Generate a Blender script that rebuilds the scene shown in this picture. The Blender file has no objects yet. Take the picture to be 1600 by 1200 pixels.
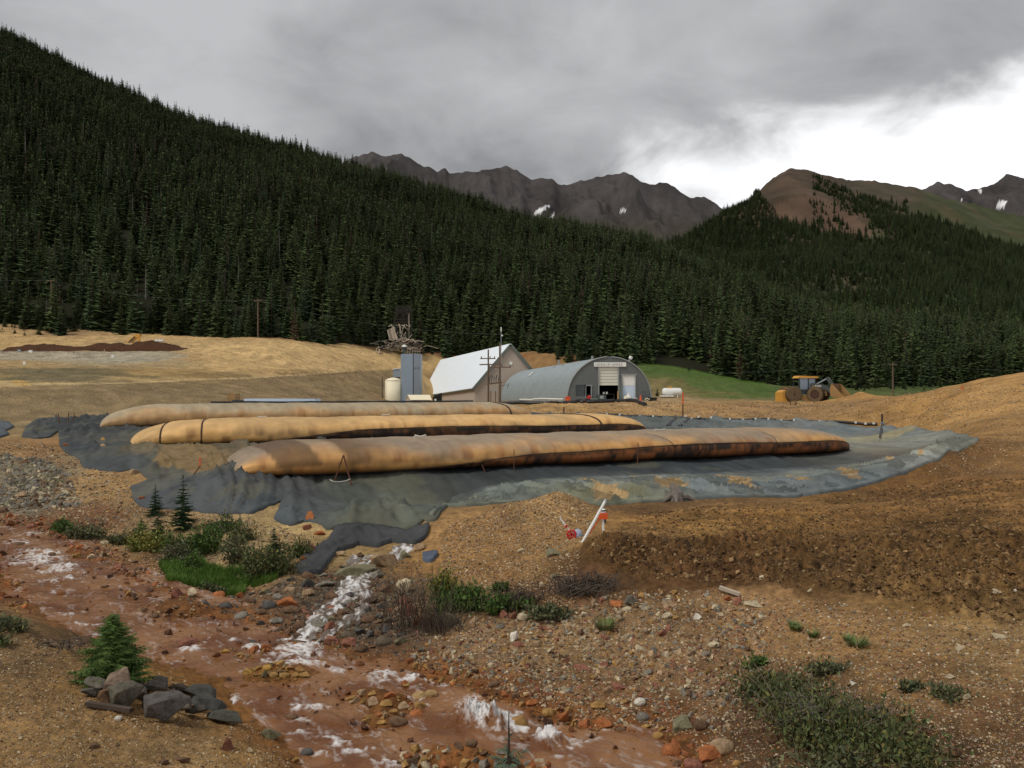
import bpy, bmesh, math, random
import numpy as np
from mathutils import Vector, Matrix, noise as mnoise

sc = bpy.context.scene
COL = sc.collection
R = math.radians
HZ, F, EYE = 615.0, 1280.0, 3.6        # horizon row, focal length in photo pixels, eye height over the bag floor

# ------------------------------------------------------------------ camera, sky, sun, exposure
cam_data = bpy.data.cameras.new('camera')
cam = bpy.data.objects.new('camera', cam_data); COL.objects.link(cam)
cam.location = (0, 0, EYE); cam.rotation_euler = (R(90), 0, 0)
cam_data.sensor_width = 36.0; cam_data.lens = 36.0 * F / 1600.0
cam_data.shift_y = (HZ - 600.0) / 1600.0
cam_data.clip_start = 0.1; cam_data.clip_end = 12000
sc.camera = cam
sc.view_settings.view_transform = 'Standard'; sc.view_settings.look = 'None'
sc.view_settings.exposure = 0.52; sc.view_settings.gamma = 1.0
sc.view_settings.use_curve_mapping = False
SUN_EL, SUN_AZ = 54.0, 238.0           # azimuth clockwise from +Y (view direction)
sd = bpy.data.lights.new('sun', 'SUN'); sd.energy = 1.5; sd.angle = R(22); sd.color = (1.0, 0.96, 0.9)
sun = bpy.data.objects.new('sun', sd); COL.objects.link(sun)
sdir = Vector((math.sin(R(SUN_AZ)) * math.cos(R(SUN_EL)), math.cos(R(SUN_AZ)) * math.cos(R(SUN_EL)), math.sin(R(SUN_EL))))
sun.rotation_euler = sdir.to_track_quat('Z', 'Y').to_euler()

world = bpy.data.worlds.new('World'); sc.world = world; world.use_nodes = True
wt = world.node_tree; wt.nodes.clear()
def WN(t, **k):
    n = wt.nodes.new(t)
    for a, b in k.items(): setattr(n, a, b)
    return n
def wmath(op, a, b=None, c=None, clamp=False):
    n = WN('ShaderNodeMath', operation=op, use_clamp=clamp)
    for i, v in enumerate((a, b, c)):
        if v is None: continue
        if isinstance(v, (int, float)): n.inputs[i].default_value = v
        else: wt.links.new(v, n.inputs[i])
    return n.outputs[0]
sky = WN('ShaderNodeTexSky', sky_type='NISHITA', sun_disc=False, sun_elevation=R(SUN_EL), sun_rotation=R(SUN_AZ))
tc = WN('ShaderNodeTexCoord'); sx = WN('ShaderNodeSeparateXYZ'); wt.links.new(tc.outputs['Generated'], sx.inputs[0])
dx, dy, dz = sx.outputs
hl = wmath('SQRT', wmath('ADD', wmath('MULTIPLY', dx, dx), wmath('ADD', wmath('MULTIPLY', dy, dy), 0.0001)))
el = wmath('DIVIDE', dz, hl); az = wmath('DIVIDE', dx, hl)
den = wmath('ADD', wmath('MAXIMUM', dz, 0.0), 0.30)
cmb = WN('ShaderNodeCombineXYZ')
wt.links.new(wmath('DIVIDE', dx, den), cmb.inputs[0]); wt.links.new(wmath('DIVIDE', dy, den), cmb.inputs[1]); cmb.inputs[2].default_value = 3.7
def wnoise(scale, detail, rough, dist=0.0):
    n = WN('ShaderNodeTexNoise'); n.inputs['Scale'].default_value = scale; n.inputs['Detail'].default_value = detail
    n.inputs['Roughness'].default_value = rough; n.inputs['Distortion'].default_value = dist
    wt.links.new(cmb.outputs[0], n.inputs['Vector']); return n.outputs['Fac']
n1 = wnoise(1.15, 7, 0.5, 0.35); n2 = wnoise(3.6, 6, 0.55, 0.4)
cl = wmath('ADD', wmath('MULTIPLY', n1, 0.62), wmath('MULTIPLY', n2, 0.38))
ramp = WN('ShaderNodeValToRGB'); wt.links.new(cl, ramp.inputs[0])
e = ramp.color_ramp.elements
e[0].position = 0.39; e[0].color = (0.25, 0.253, 0.262, 1)
e[1].position = 0.64; e[1].color = (0.55, 0.555, 0.565, 1)
m = e.new(0.5); m.color = (0.40, 0.404, 0.412, 1)
# cloud base lifts toward the right: a bright break under it, edge broken up by the cloud noise
edge = wmath('ADD', wmath('ADD', 0.225, wmath('MULTIPLY', az, 0.19)), wmath('MULTIPLY', wmath('SUBTRACT', cl, 0.5), 0.42))
gap = WN('ShaderNodeMapRange', interpolation_type='SMOOTHSTEP')
wt.links.new(wmath('SUBTRACT', edge, el), gap.inputs['Value'])
gap.inputs['From Min'].default_value = -0.035; gap.inputs['From Max'].default_value = 0.05
mixg = WN('ShaderNodeMix', data_type='RGBA'); wt.links.new(gap.outputs[0], mixg.inputs['Factor'])
wt.links.new(ramp.outputs[0], mixg.inputs['A']); mixg.inputs['B'].default_value = (1.25, 1.25, 1.26, 1)
bg1 = WN('ShaderNodeBackground'); wt.links.new(sky.outputs[0], bg1.inputs[0]); bg1.inputs[1].default_value = 0.07
bg2 = WN('ShaderNodeBackground'); wt.links.new(mixg.outputs['Result'], bg2.inputs[0]); bg2.inputs[1].default_value = 0.68
ms = WN('ShaderNodeMixShader'); ms.inputs[0].default_value = 0.96
wt.links.new(bg1.outputs[0], ms.inputs[1]); wt.links.new(bg2.outputs[0], ms.inputs[2])
wo = WN('ShaderNodeOutputWorld'); wt.links.new(ms.outputs[0], wo.inputs[0])
sc.cycles.max_bounces = 6; sc.cycles.diffuse_bounces = 3; sc.cycles.glossy_bounces = 3
sc.cycles.transmission_bounces = 3; sc.cycles.transparent_max_bounces = 4

# ------------------------------------------------------------------ small tools
rng = np.random.default_rng(11)
rnd = random.Random(5)
def S(r, g, b):
    f = lambda c: ((c / 255 + 0.055) / 1.055) ** 2.4 if c > 10 else c / 255 / 12.92
    return (f(r), f(g), f(b))

def _h(ix, iy, s):
    n = (ix.astype(np.int64) * 374761393 + iy.astype(np.int64) * 668265263 + s * 974711) & 0x7fffffff
    n = ((n ^ (n >> 13)) * 1274126177) & 0x7fffffff
    return ((n ^ (n >> 16)) & 0xffff) / 65535.0
def vn(x, y, s=0):
    x = np.asarray(x, float); y = np.asarray(y, float)
    ix = np.floor(x); iy = np.floor(y); fx = x - ix; fy = y - iy
    fx = fx * fx * fx * (fx * (fx * 6 - 15) + 10); fy = fy * fy * fy * (fy * (fy * 6 - 15) + 10)
    a = _h(ix, iy, s); b = _h(ix + 1, iy, s); c = _h(ix, iy + 1, s); d = _h(ix + 1, iy + 1, s)
    return (a + (b - a) * fx) * (1 - fy) + (c + (d - c) * fx) * fy - 0.5
def fbm(x, y, o=4, s=0, g=0.5):
    t = 0; a = 1.0
    for i in range(o):
        t = t + a * vn(np.asarray(x) * 2 ** i + 17.3 * i, np.asarray(y) * 2 ** i - 9.1 * i, s + i); a *= g
    return t
def smooth(a, b, x):
    t = np.clip((x - a) / (b - a), 0, 1); return t * t * (3 - 2 * t)

def mesh_obj(name, verts, faces, mats, parent=None, smooth_=False, mi=None, col=None, attrs=None):
    me = bpy.data.meshes.new(name)
    if isinstance(faces, np.ndarray):
        verts = np.asarray(verts, np.float32); nf, k = faces.shape
        me.vertices.add(len(verts)); me.vertices.foreach_set('co', verts.ravel())
        me.loops.add(nf * k); me.loops.foreach_set('vertex_index', faces.astype(np.int32).ravel())
        me.polygons.add(nf); me.polygons.foreach_set('loop_start', np.arange(0, nf * k, k, dtype=np.int32))
        me.update(calc_edges=True)
    else:
        me.from_pydata([tuple(v) for v in verts], [], faces)
    for m_ in (mats if isinstance(mats, (list, tuple)) else [mats]): me.materials.append(m_)
    if mi is not None: me.polygons.foreach_set('material_index', np.asarray(mi, np.int32))
    me.polygons.foreach_set('use_smooth', np.full(len(me.polygons), bool(smooth_)))
    if col is not None:
        a = me.color_attributes.new('Col', 'FLOAT_COLOR', 'POINT')
        c4 = np.ones((len(me.vertices), 4), np.float32); c4[:, :3] = col
        a.data.foreach_set('color', c4.ravel())
    for k_, v_ in (attrs or {}).items():
        a = me.attributes.new(k_, 'FLOAT', 'POINT'); a.data.foreach_set('value', np.asarray(v_, np.float32))
    me.update()
    o = bpy.data.objects.new(name, me); COL.objects.link(o)
    if parent is not None: o.parent = parent
    return o

def tag(o, label=None, cat=None, group=None, kind=None):
    if label: o['label'] = label
    if cat: o['category'] = cat
    if group: o['group'] = group
    if kind: o['kind'] = kind
    return o
def thing(name, label, cat, loc=(0, 0, 0), rz=0.0, group=None):
    o = bpy.data.objects.new(name, None); COL.objects.link(o)
    o.empty_display_size = 0.2
    o.location = loc; o.rotation_euler = (0, 0, rz)
    return tag(o, label, cat, group)

class MB:
    def __init__(s): s.v = []; s.f = []; s.c = []; s.cur = None
    def add(s, vs, fs):
        n = len(s.v); s.v += [tuple(v) for v in vs]; s.f += [tuple(i + n for i in f) for f in fs]
        if s.cur is not None: s.c += [s.cur] * len(vs)
    def box(s, c, d, rot=None, taper=1.0):
        c = Vector(c); hx, hy, hz = d[0] / 2, d[1] / 2, d[2] / 2
        p = []
        for z, t in ((-hz, 1), (hz, taper)):
            for x, y in ((-hx, -hy), (hx, -hy), (hx, hy), (-hx, hy)):
                q = Vector((x * t, y * t, z)); p.append((rot @ q if rot else q) + c)
        s.add(p, [(0, 3, 2, 1), (4, 5, 6, 7), (0, 1, 5, 4), (1, 2, 6, 5), (2, 3, 7, 6), (3, 0, 4, 7)])
    def bar(s, a, b, w, h=None):
        a, b = Vector(a), Vector(b); h = h or w
        q = (b - a).to_track_quat('Z', 'Y').to_matrix()
        s.box((a + b) / 2, (w, h, (b - a).length), q)
    def tube(s, pts, r, n=6, caps=True):
        pts = [Vector(p) for p in pts]; rs = r if isinstance(r, (list, tuple)) else [r] * len(pts)
        rings = []; ref = None
        for i, p in enumerate(pts):
            d = (pts[min(i + 1, len(pts) - 1)] - pts[max(i - 1, 0)])
            if d.length < 1e-9: d = Vector((0, 0, 1))
            d.normalize()
            if ref is None: ref = Vector((1, 0, 0)) if abs(d.x) < 0.8 else Vector((0, 1, 0))
            a = d.cross(ref).normalized(); b = d.cross(a)
            rings.append([p + (a * math.cos(2 * math.pi * k / n) + b * math.sin(2 * math.pi * k / n)) * rs[i] for k in range(n)])
        vs = [v for g in rings for v in g]; fs = []
        for i in range(len(pts) - 1):
            for k in range(n):
                fs.append((i * n + k, i * n + (k + 1) % n, (i + 1) * n + (k + 1) % n, (i + 1) * n + k))
        if caps: fs.append(tuple(range(n))[::-1]); fs.append(tuple((len(pts) - 1) * n + k for k in range(n)))
        s.add(vs, fs)
    def lathe(s, prof, c=(0, 0, 0), n=20, axis='Z'):
        vs = []; fs = []
        for r_, z in prof:
            for k in range(n):
                a = 2 * math.pi * k / n; p = (r_ * math.cos(a), r_ * math.sin(a), z)
                if axis == 'Y': p = (p[0], p[2], p[1])
                if axis == 'X': p = (p[2], p[0], p[1])
                vs.append(Vector(p) + Vector(c))
        for i in range(len(prof) - 1):
            for k in range(n): fs.append((i * n + k, i * n + (k + 1) % n, (i + 1) * n + (k + 1) % n, (i + 1) * n + k))
        fs.append(tuple(range(n))[::-1]); fs.append(tuple((len(prof) - 1) * n + k for k in range(n)))
        s.add(vs, fs)
    def prism(s, poly, a, b):      # poly: list of points (2D callables already 3D) pushed by vector b-a
        n = len(poly); A = [Vector(p) + Vector(a) for p in poly]; B = [Vector(p) + Vector(b) for p in poly]
        s.add(A + B, [tuple(range(n))[::-1], tuple(range(n, 2 * n))] + [(i, (i + 1) % n, n + (i + 1) % n, n + i) for i in range(n)])
    def build(s, name, m, parent=None, smooth_=False):
        return mesh_obj(name, s.v, s.f, m, parent, smooth_, col=(np.array(s.c) if s.c else None))

# ------------------------------------------------------------------ materials
def mat(name, col, rough=0.8, var=0.2, scale=4.0, bump=0.0, bscale=20.0, metal=0.0, attr=False, orand=0.0, spec=None, world_co=False, stretch=(1, 1, 1), tint=None, back=None):
    m = bpy.data.materials.new(name); m.use_nodes = True; t = m.node_tree; N = t.nodes; L = t.links
    b = N['Principled BSDF']; b.inputs['Roughness'].default_value = rough; b.inputs['Metallic'].default_value = metal
    if spec is not None: b.inputs['Specular IOR Level'].default_value = spec
    if world_co: co = N.new('ShaderNodeNewGeometry').outputs['Position']
    else: co = N.new('ShaderNodeTexCoord').outputs['Object']
    mp = N.new('ShaderNodeMapping'); mp.inputs['Scale'].default_value = stretch; L.new(co, mp.inputs[0]); co = mp.outputs[0]
    if attr:
        a = N.new('ShaderNodeAttribute'); a.attribute_name = 'Col'; base = a.outputs['Color']
    else:
        a = N.new('ShaderNodeRGB'); a.outputs[0].default_value = (*col, 1); base = a.outputs[0]
    nz = N.new('ShaderNodeTexNoise'); nz.inputs['Scale'].default_value = scale; nz.inputs['Detail'].default_value = 8; nz.inputs['Roughness'].default_value = 0.62
    L.new(co, nz.inputs['Vector'])
    mr = N.new('ShaderNodeMapRange'); mr.inputs['From Min'].default_value = 0.25; mr.inputs['From Max'].default_value = 0.75
    mr.inputs['To Min'].default_value = 1 - var; mr.inputs['To Max'].default_value = 1 + var; L.new(nz.outputs['Fac'], mr.inputs['Value'])
    f = mr.outputs[0]
    if orand:
        oi = N.new('ShaderNodeObjectInfo'); r2 = N.new('ShaderNodeMapRange')
        r2.inputs['To Min'].default_value = 1 - orand; r2.inputs['To Max'].default_value = 1 + orand; L.new(oi.outputs['Random'], r2.inputs['Value'])
        mm = N.new('ShaderNodeMath'); mm.operation = 'MULTIPLY'; L.new(f, mm.inputs[0]); L.new(r2.outputs[0], mm.inputs[1]); f = mm.outputs[0]
    mx = N.new('ShaderNodeVectorMath'); mx.operation = 'SCALE'; L.new(base, mx.inputs[0]); L.new(f, mx.inputs['Scale'])
    out = mx.outputs[0]
    if tint:                                  # second colour in patches
        n2 = N.new('ShaderNodeTexNoise'); n2.inputs['Scale'].default_value = tint[1]; n2.inputs['Detail'].default_value = 5; L.new(co, n2.inputs['Vector'])
        m2 = N.new('ShaderNodeMapRange'); m2.inputs['From Min'].default_value = tint[2]; m2.inputs['From Max'].default_value = tint[2] + 0.12; m2.inputs['To Max'].default_value = tint[3]
        L.new(n2.outputs['Fac'], m2.inputs['Value'])
        mi_ = N.new('ShaderNodeMix'); mi_.data_type = 'RGBA'; L.new(m2.outputs[0], mi_.inputs['Factor']); L.new(out, mi_.inputs['A']); mi_.inputs['B'].default_value = (*tint[0], 1)
        out = mi_.outputs['Result']
    L.new(out, b.inputs['Base Color'])
    if bump:
        n3 = N.new('ShaderNodeTexNoise'); n3.inputs['Scale'].default_value = bscale; n3.inputs['Detail'].default_value = 6; n3.inputs['Roughness'].default_value = 0.65; L.new(co, n3.inputs['Vector'])
        bp = N.new('ShaderNodeBump'); bp.inputs['Strength'].default_value = 1.0; bp.inputs['Distance'].default_value = bump
        L.new(n3.outputs['Fac'], bp.inputs['Height']); L.new(bp.outputs[0], b.inputs['Normal'])
    return m

M = {}
M['ground'] = mat('earth', (0, 0, 0), 0.95, 0.5, 7.0, 0.07, 11.0, attr=True, world_co=True, spec=0.2)
M['liner'] = mat('geotextile', (0, 0, 0), 0.75, 0.16, 3.0, 0.02, 1.2, attr=True, world_co=True, spec=0.18)
M['bag'] = mat('woven_bag_fabric', (0, 0, 0), 0.75, 0.16, 1.6, 0.012, 1.5, attr=True, spec=0.3, stretch=(1, 1, 1))
M['strap'] = mat('dark_strap', S(62, 44, 30), 0.8, 0.3)
M['stone'] = mat('stone', (0, 0, 0), 0.9, 0.48, 9.0, 0.035, 22.0, attr=True, world_co=True, spec=0.25)
M['wetstone'] = mat('wet_stone', (0, 0, 0), 0.45, 0.3, 6.0, 0.02, 12.0, attr=True, world_co=True)
M['needle'] = mat('spruce_needles', S(62, 74, 40), 0.88, 0.25, 0.8, orand=0.36, spec=0.2)
M['needle_blue'] = mat('fir_needles', S(58, 74, 46), 0.88, 0.25, 0.8, orand=0.3, spec=0.2)
M['needle_red'] = mat('dying_needles', S(78, 58, 44), 0.8, 0.4, 0.8, orand=0.25, spec=0.1)
M['needle_near'] = mat('young_spruce_needles', S(100, 124, 66), 0.7, 0.45, 5.0, spec=0.25)
M['needle_pale'] = mat('pale_blue_green_needles', S(112, 132, 112), 0.7, 0.3, 5.0, spec=0.2)
M['needle_near_dark'] = mat('dark_spruce_needles', S(48, 70, 42), 0.7, 0.4, 5.0, spec=0.25)
M['bark'] = mat('bark', S(74, 62, 52), 0.9, 0.35, 5)
M['deadwood'] = mat('dead_wood', S(112, 104, 96), 0.9, 0.35, 5)
M['leaf'] = mat('small_leaves', (0, 0, 0), 0.75, 0.2, 4, spec=0.2, attr=True)
M['willow'] = mat('willow_leaves', S(96, 112, 60), 0.7, 0.4, 4, spec=0.3)
M['shrub'] = mat('green_leaves', S(84, 112, 46), 0.7, 0.45, 4, spec=0.3)
M['shrub_yellow'] = mat('yellow_green_leaves', S(122, 130, 50), 0.7, 0.4, 4, spec=0.3)
M['shrub_grey'] = mat('grey_green_leaves', S(100, 112, 76), 0.7, 0.4, 4, spec=0.3)
M['grass'] = mat('grass_blades', S(92, 122, 48), 0.7, 0.35, 2.5, spec=0.3, world_co=True)
M['twig'] = mat('dry_twigs', S(78, 66, 55), 0.9, 0.35, 6)
M['stem'] = mat('stems', S(92, 80, 62), 0.9, 0.3, 6)
M['white_roof'] = mat('white_metal_roof', S(232, 240, 246), 0.45, 0.03, 0.6, spec=0.4)
M['taupe'] = mat('taupe_siding', S(176, 162, 148), 0.8, 0.05, 0.8)
M['trim'] = mat('green_grey_trim', S(92, 100, 92), 0.6, 0.1)
M['galv'] = mat('weathered_galvanised_steel', S(148, 158, 160), 0.5, 0.13, 0.6, metal=0.15, stretch=(1, 1, 1), tint=(S(128, 136, 136), 1.2, 0.55, 0.6))
M['front'] = mat('dark_grey_siding', S(104, 108, 108), 0.7, 0.1, 1.0)
M['front_trim'] = mat('pale_grey_trim', S(140, 144, 142), 0.6, 0.1, 1.0)
M['cream'] = mat('cream_paint', S(232, 222, 192), 0.6, 0.05, 0.8)
M['white'] = mat('white_paint', S(226, 226, 220), 0.55, 0.06, 1.5)
M['offwhite'] = mat('off_white_door', S(216, 214, 200), 0.6, 0.05, 1.0)
M['dark'] = mat('dark_interior', S(24, 22, 22), 0.9, 0.2)
M['black'] = mat('black_plastic_pipe', S(34, 34, 34), 0.55, 0.2)
M['blue_grey'] = mat('blue_grey_steel', S(128, 142, 156), 0.5, 0.07, 0.5)
M['blue_grey_pale'] = mat('pale_blue_grey_steel', S(146, 156, 168), 0.5, 0.07, 0.5)
M['pale_blue'] = mat('pale_blue_sheet', S(196, 212, 230), 0.5, 0.05)
M['letter'] = mat('dark_lettering', S(70, 74, 82), 0.7, 0.05)
M['pole'] = mat('weathered_pole', S(104, 84, 66), 0.9, 0.25, 3)
M['lumber'] = mat('grey_weathered_lumber', S(172, 158, 140), 0.9, 0.3, 1.2, orand=0.35)
M['lumber_dark'] = mat('dark_weathered_lumber', S(54, 47, 42), 0.9, 0.3, 1.2, orand=0.3)
M['yellow'] = mat('yellow_machine_paint', S(200, 146, 56), 0.5, 0.15, 1.5)
M['muddy_yellow'] = mat('muddy_yellow_paint', S(150, 116, 68), 0.7, 0.3, 1.5)
M['muddy'] = mat('muddy_steel', S(120, 92, 58), 0.85, 0.25, 1.5)
M['tyre'] = mat('muddy_tyre', S(100, 82, 58), 0.9, 0.25, 3)
M['hub'] = mat('rusty_hub', S(70, 44, 30), 0.8, 0.2)
M['machine_dark'] = mat('dark_green_steel', S(62, 70, 66), 0.6, 0.2)
M['glass'] = mat('cab_glass', S(120, 136, 150), 0.12, 0.05)
M['window_glass'] = mat('window_glass', S(70, 78, 80), 0.15, 0.2)
M['cab_dark'] = mat('dark_cab_frame', S(48, 52, 58), 0.5, 0.1)
M['red'] = mat('red_plastic', S(190, 40, 34), 0.5, 0.1)
M['orange'] = mat('orange_plastic', S(214, 84, 34), 0.55, 0.1)
M['rust'] = mat('rusty_iron', S(92, 58, 38), 0.85, 0.3)
M['soil'] = mat('dark_red_soil', S(76, 52, 36), 0.95, 0.35, 2.0, 0.1, 3.0, spec=0.1)
M['blue_tarp'] = mat('blue_grey_cloth', S(150, 162, 184), 0.7, 0.1)
M['rope'] = mat('pale_rope', S(190, 186, 172), 0.8, 0.1)
M['green_box'] = mat('green_plastic', S(90, 112, 78), 0.6, 0.15)
M['mtn'] = mat('mountain_rock', (0, 0, 0), 0.95, 0.22, 0.035, attr=True, world_co=True, spec=0.1)
# ------------------------------------------------------------------ the lie of the land
# survey points: photo column, photo row, distance (m) -> X, Y, Z of real ground
def P(px, py, D): return ((px - 800) / F * D, D, EYE - (py - HZ) / F * D)
def zwater(D): return -2.11 + 0.0364 * (np.minimum(D, 60) - 12.5)
def Dw(py): return 6.165 / ((py - HZ) / F + 0.0364)
NEAR_EDGE = [(-60, 872), (0, 895), (40, 945), (110, 985), (180, 1010), (235, 1032), (330, 1078), (385, 1125), (440, 1165), (470, 1200), (500, 1260)]
FAR_EDGE = [(-60, 800), (0, 810), (80, 825), (130, 862), (200, 895), (260, 922), (330, 945), (390, 965), (440, 988), (500, 1008), (560, 1022), (630, 1042), (700, 1062),
            (750, 1080), (810, 1108), (870, 1124), (930, 1134), (1000, 1138), (1045, 1152), (1080, 1190), (1110, 1260)]
pts = []
def a(px, py, D): pts.append(P(px, py, D))
def az_(X, Y, Z): pts.append((X, Y, Z))
for (px, py) in NEAR_EDGE + FAR_EDGE:
    D = Dw(py); x, y, z = P(px, py, D); pts.append((x, y, z + 0.03))
for (px, py) in [(20, 850), (70, 885), (150, 930), (230, 965), (320, 1005), (400, 1040), (470, 1075), (560, 1100), (650, 1130), (760, 1160), (850, 1165), (950, 1170), (1000, 1190),
                 (60, 850), (130, 900), (210, 930), (300, 965), (380, 1000), (450, 1030), (540, 1050), (620, 1075), (680, 1095), (760, 1110), (840, 1140), (650, 1200), (520, 1150), (900, 1210)]:
    D = Dw(py); x, y, z = P(px, py, D); pts.append((x, y, z - 0.24))
for (px, py) in [(590, 1105), (620, 1095), (565, 1085), (600, 1125), (440, 1048), (400, 1040), (470, 1055), (740, 1185), (790, 1190), (690, 1178), (270, 958), (300, 962), (610, 1110), (580, 1100), (420, 1044), (455, 1050)]:
    D = Dw(py); x, y, z = P(px, py, D); pts.append((x, y, z + (0.13 if px > 350 else 0.05)))
# near bank
for q in [(0, 1200, 10.2), (150, 1200, 10.4), (300, 1200, 10.8), (400, 1200, 11.4), (420, 1178, 12.1), (0, 960, 16.5), (0, 1080, 12.5), (100, 1100, 12.7), (200, 1060, 14.2), (300, 1092, 14.4), (150, 1010, 16.3),
          (-200, 1000, 15), (-300, 1200, 10)]: a(*q)
for u in (-1.0, -0.5, 0, 0.5, 1.0): az_(u * 5, 5, 0.4); az_(u * 3, 3, 1.3); az_(u * 7.5, 7.5, -0.6 - 0.5 * (abs(u) < 0.3))
az_(0.5, 10, -1.9); az_(2.2, 9.2, -2.2)
# cobble bank, right bottom
for q in [(700, 980, 18.0), (800, 960, 18.6), (900, 940, 18.8), (1000, 920, 19), (1120, 925, 18.5), (900, 1050, 16.3), (1000, 1050, 15.9), (1100, 1050, 15.3), (1000, 1000, 17.2), (1200, 1000, 16.4),
          (1300, 1000, 15.8), (1450, 1000, 15.2), (1600, 1000, 14.5), (1100, 1150, 13.2), (1250, 1150, 12.4), (1400, 1150, 11.7), (1600, 1200, 10.5), (1600, 1100, 12.3), (1250, 1080, 14.2), (1750, 1100, 12)]: a(*q)
# dark heap and ploughed field
for q in [(920, 880, 20.8), (950, 838, 22.2), (1050, 852, 22.2), (1200, 882, 20.3), (1350, 920, 18.2), (1500, 960, 16.5), (1100, 800, 27.5), (1300, 800, 27), (1600, 800, 26), (1600, 900, 19), (1000, 805, 28.5),
          (1200, 800, 27.2), (1050, 820, 26), (1800, 850, 23), (1400, 850, 22.5), (1250, 840, 24)]: a(*q)
# outer edge of the liner, right cut bank
for q in [(905, 792, 31), (1000, 787, 31.5), (1150, 780, 32), (1230, 779, 32.5), (1300, 771, 33.3), (1400, 746, 35.5), (1460, 723, 37.5), (1500, 706, 40), (1530, 688, 43), (1480, 748, 35), (1545, 742, 34.5),
          (1580, 702, 40), (1600, 650, 55), (1600, 600, 70), (1400, 622, 80), (1450, 612, 82), (1520, 597, 82), (1600, 582, 80), (1700, 572, 80), (1450, 640, 68), (1540, 650, 60), (1430, 650, 72), (1350, 665, 74), (1378, 666, 73), (1415, 668, 68), (1500, 666, 55),
          (1350, 613, 92), (1322, 621, 92), (1375, 622, 92), (1750, 700, 45), (1750, 640, 60)]: a(*q)
for X, Y, Z in [(50, 100, 2.2), (65, 110, 2.5), (80, 105, 4), (42, 97, 2.4), (48, 120, 2.4)]: az_(X, Y, Z)
# gravel berm behind the pit, level pads
for q in [(900, 632, 90), (1000, 630, 92), (1100, 628, 92), (1200, 628, 92), (1285, 629, 91), (900, 648, 84), (1000, 646, 84), (1200, 646, 84), (1300, 649, 82), (820, 650, 82), (900, 650.5, 80), (1000, 655, 79),
          (1100, 658, 78), (1200, 659, 77), (1300, 662, 75), (1390, 668, 70), (1460, 675, 60), (1510, 682, 50)]: a(*q)
for X, Y, Z in [(8, 100, 2.35), (20, 100, 2.4), (32, 99, 2.4), (7, 110, 2.5), (20, 112, 2.7), (0, 112, 2.3), (0, 130, 2.2), (4, 165, 2.1), (-6, 165, 1.8), (-20, 150, 2.0), (-20, 130, 2.2), (-8, 95, 2.3), (-25, 110, 2.3),
                (-14, 205, 2.6), (-3, 205, 3.0), (-10, 185, 2.2), (20, 150, 3.2), (25, 125, 3.2), (30, 125, 2.6), (40, 130, 2.4), (60, 150, 2.2)]: az_(X, Y, Z)
# green slope and valley edge on the right
for q in [(1000, 566, 190), (1100, 582, 190), (1200, 600, 190), (1300, 601, 200), (1400, 600, 200), (1600, 592, 200), (1050, 590, 160), (1120, 610, 150), (1200, 618, 150), (1800, 590, 200), (950, 560, 190)]: a(*q)
# left terraces
for q in [(-150, 655, 60), (0, 655, 62), (100, 652, 64), (200, 640, 70), (400, 632, 80), (0, 604, 72), (-150, 606, 72), (160, 601, 77), (400, 591, 110), (500, 585, 135), (560, 580, 168), (640, 577, 194), (700, 573, 214), (760, 570, 222), (500, 630, 104), (600, 630, 118), (640, 631, 150), (560, 631, 138),
          (0, 593, 84), (200, 592, 92), (0, 585, 104), (100, 582, 108), (250, 578, 112), (0, 566, 130), (120, 565, 132), (250, 566, 132), (0, 548, 150), (200, 548, 150), (300, 546, 152), (0, 506, 186), (130, 517, 186), (60, 525, 176),
          (250, 524, 180), (330, 527, 186), (470, 533, 186), (560, 541, 205), (620, 549, 218), (660, 554, 222), (740, 560, 222), (800, 560, 200), (850, 556, 190), (400, 528, 178), (500, 550, 170), (600, 560, 200), (450, 574, 140), (330, 556, 140), (680, 566, 216), (590, 571, 184), (660, 632, 170), (690, 632, 190), (720, 632, 205),
          (-200, 500, 186), (-200, 548, 150), (420, 545, 150)]: a(*q)
# pit floor under the bags
def floor_z(X, Y): return 0.045 * ((Y - 40.6 - 0.489 * X) * 0.9) - 0.06 - 0.16 * np.exp(-((Y - 44 - 0.489 * X) / 5.0) ** 2)
for X0, X1, Yc in ((-11.5, 21, 40.6), (-21, 8.5, 55.5), (-28, 0.5, 70)):
    for i in range(6):
        X = X0 + (X1 - X0) * i / 5
        for off in (0.4, 3.5, 7.0):
            Y = Yc + 0.489 * X + off; az_(X, Y, floor_z(X, Y))
# inner crest / foot of the front liner berm
for px, pc, pf, d in [(560, 748, 785, 0.5), (700, 743, 786, 0.9), (750, 738.5, 767, 1.1), (850, 729, 753, 1.2), (1000, 723, 746, 1.2), (1100, 720, 743, 1.2), (1200, 715.5, 736, 1.3), (1300, 709, 729, 1.6), (1375, 700, 722, 3.4)]:
    Db = 40.6 / (1 - 0.489 * (px - 800) / F)
    a(px, pc + 13, Db - d - .1); a(px, pf, Db - d - 1.5)
for q in [(850, 770, 35.5), (1000, 765, 37), (1150, 762, 37.5), (1300, 748, 40), (760, 780, 34.5), (700, 800, 32.5)]: a(*q)
for X, Y, Z in [(13.0, 32.4, -.75), (16.0, 34.2, -.55), (18.0, 35.6, -.4), (19.6, 36.6, -.2), (21.0, 38.2, .05), (22.6, 40.4, .35), (24.0, 42.0, .6)]: az_(X, Y, Z)
for q in [(1420, 716, 47.5), (1450, 697, 54), (1400, 692, 60), (1365, 693, 57)]: a(*q)
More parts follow.
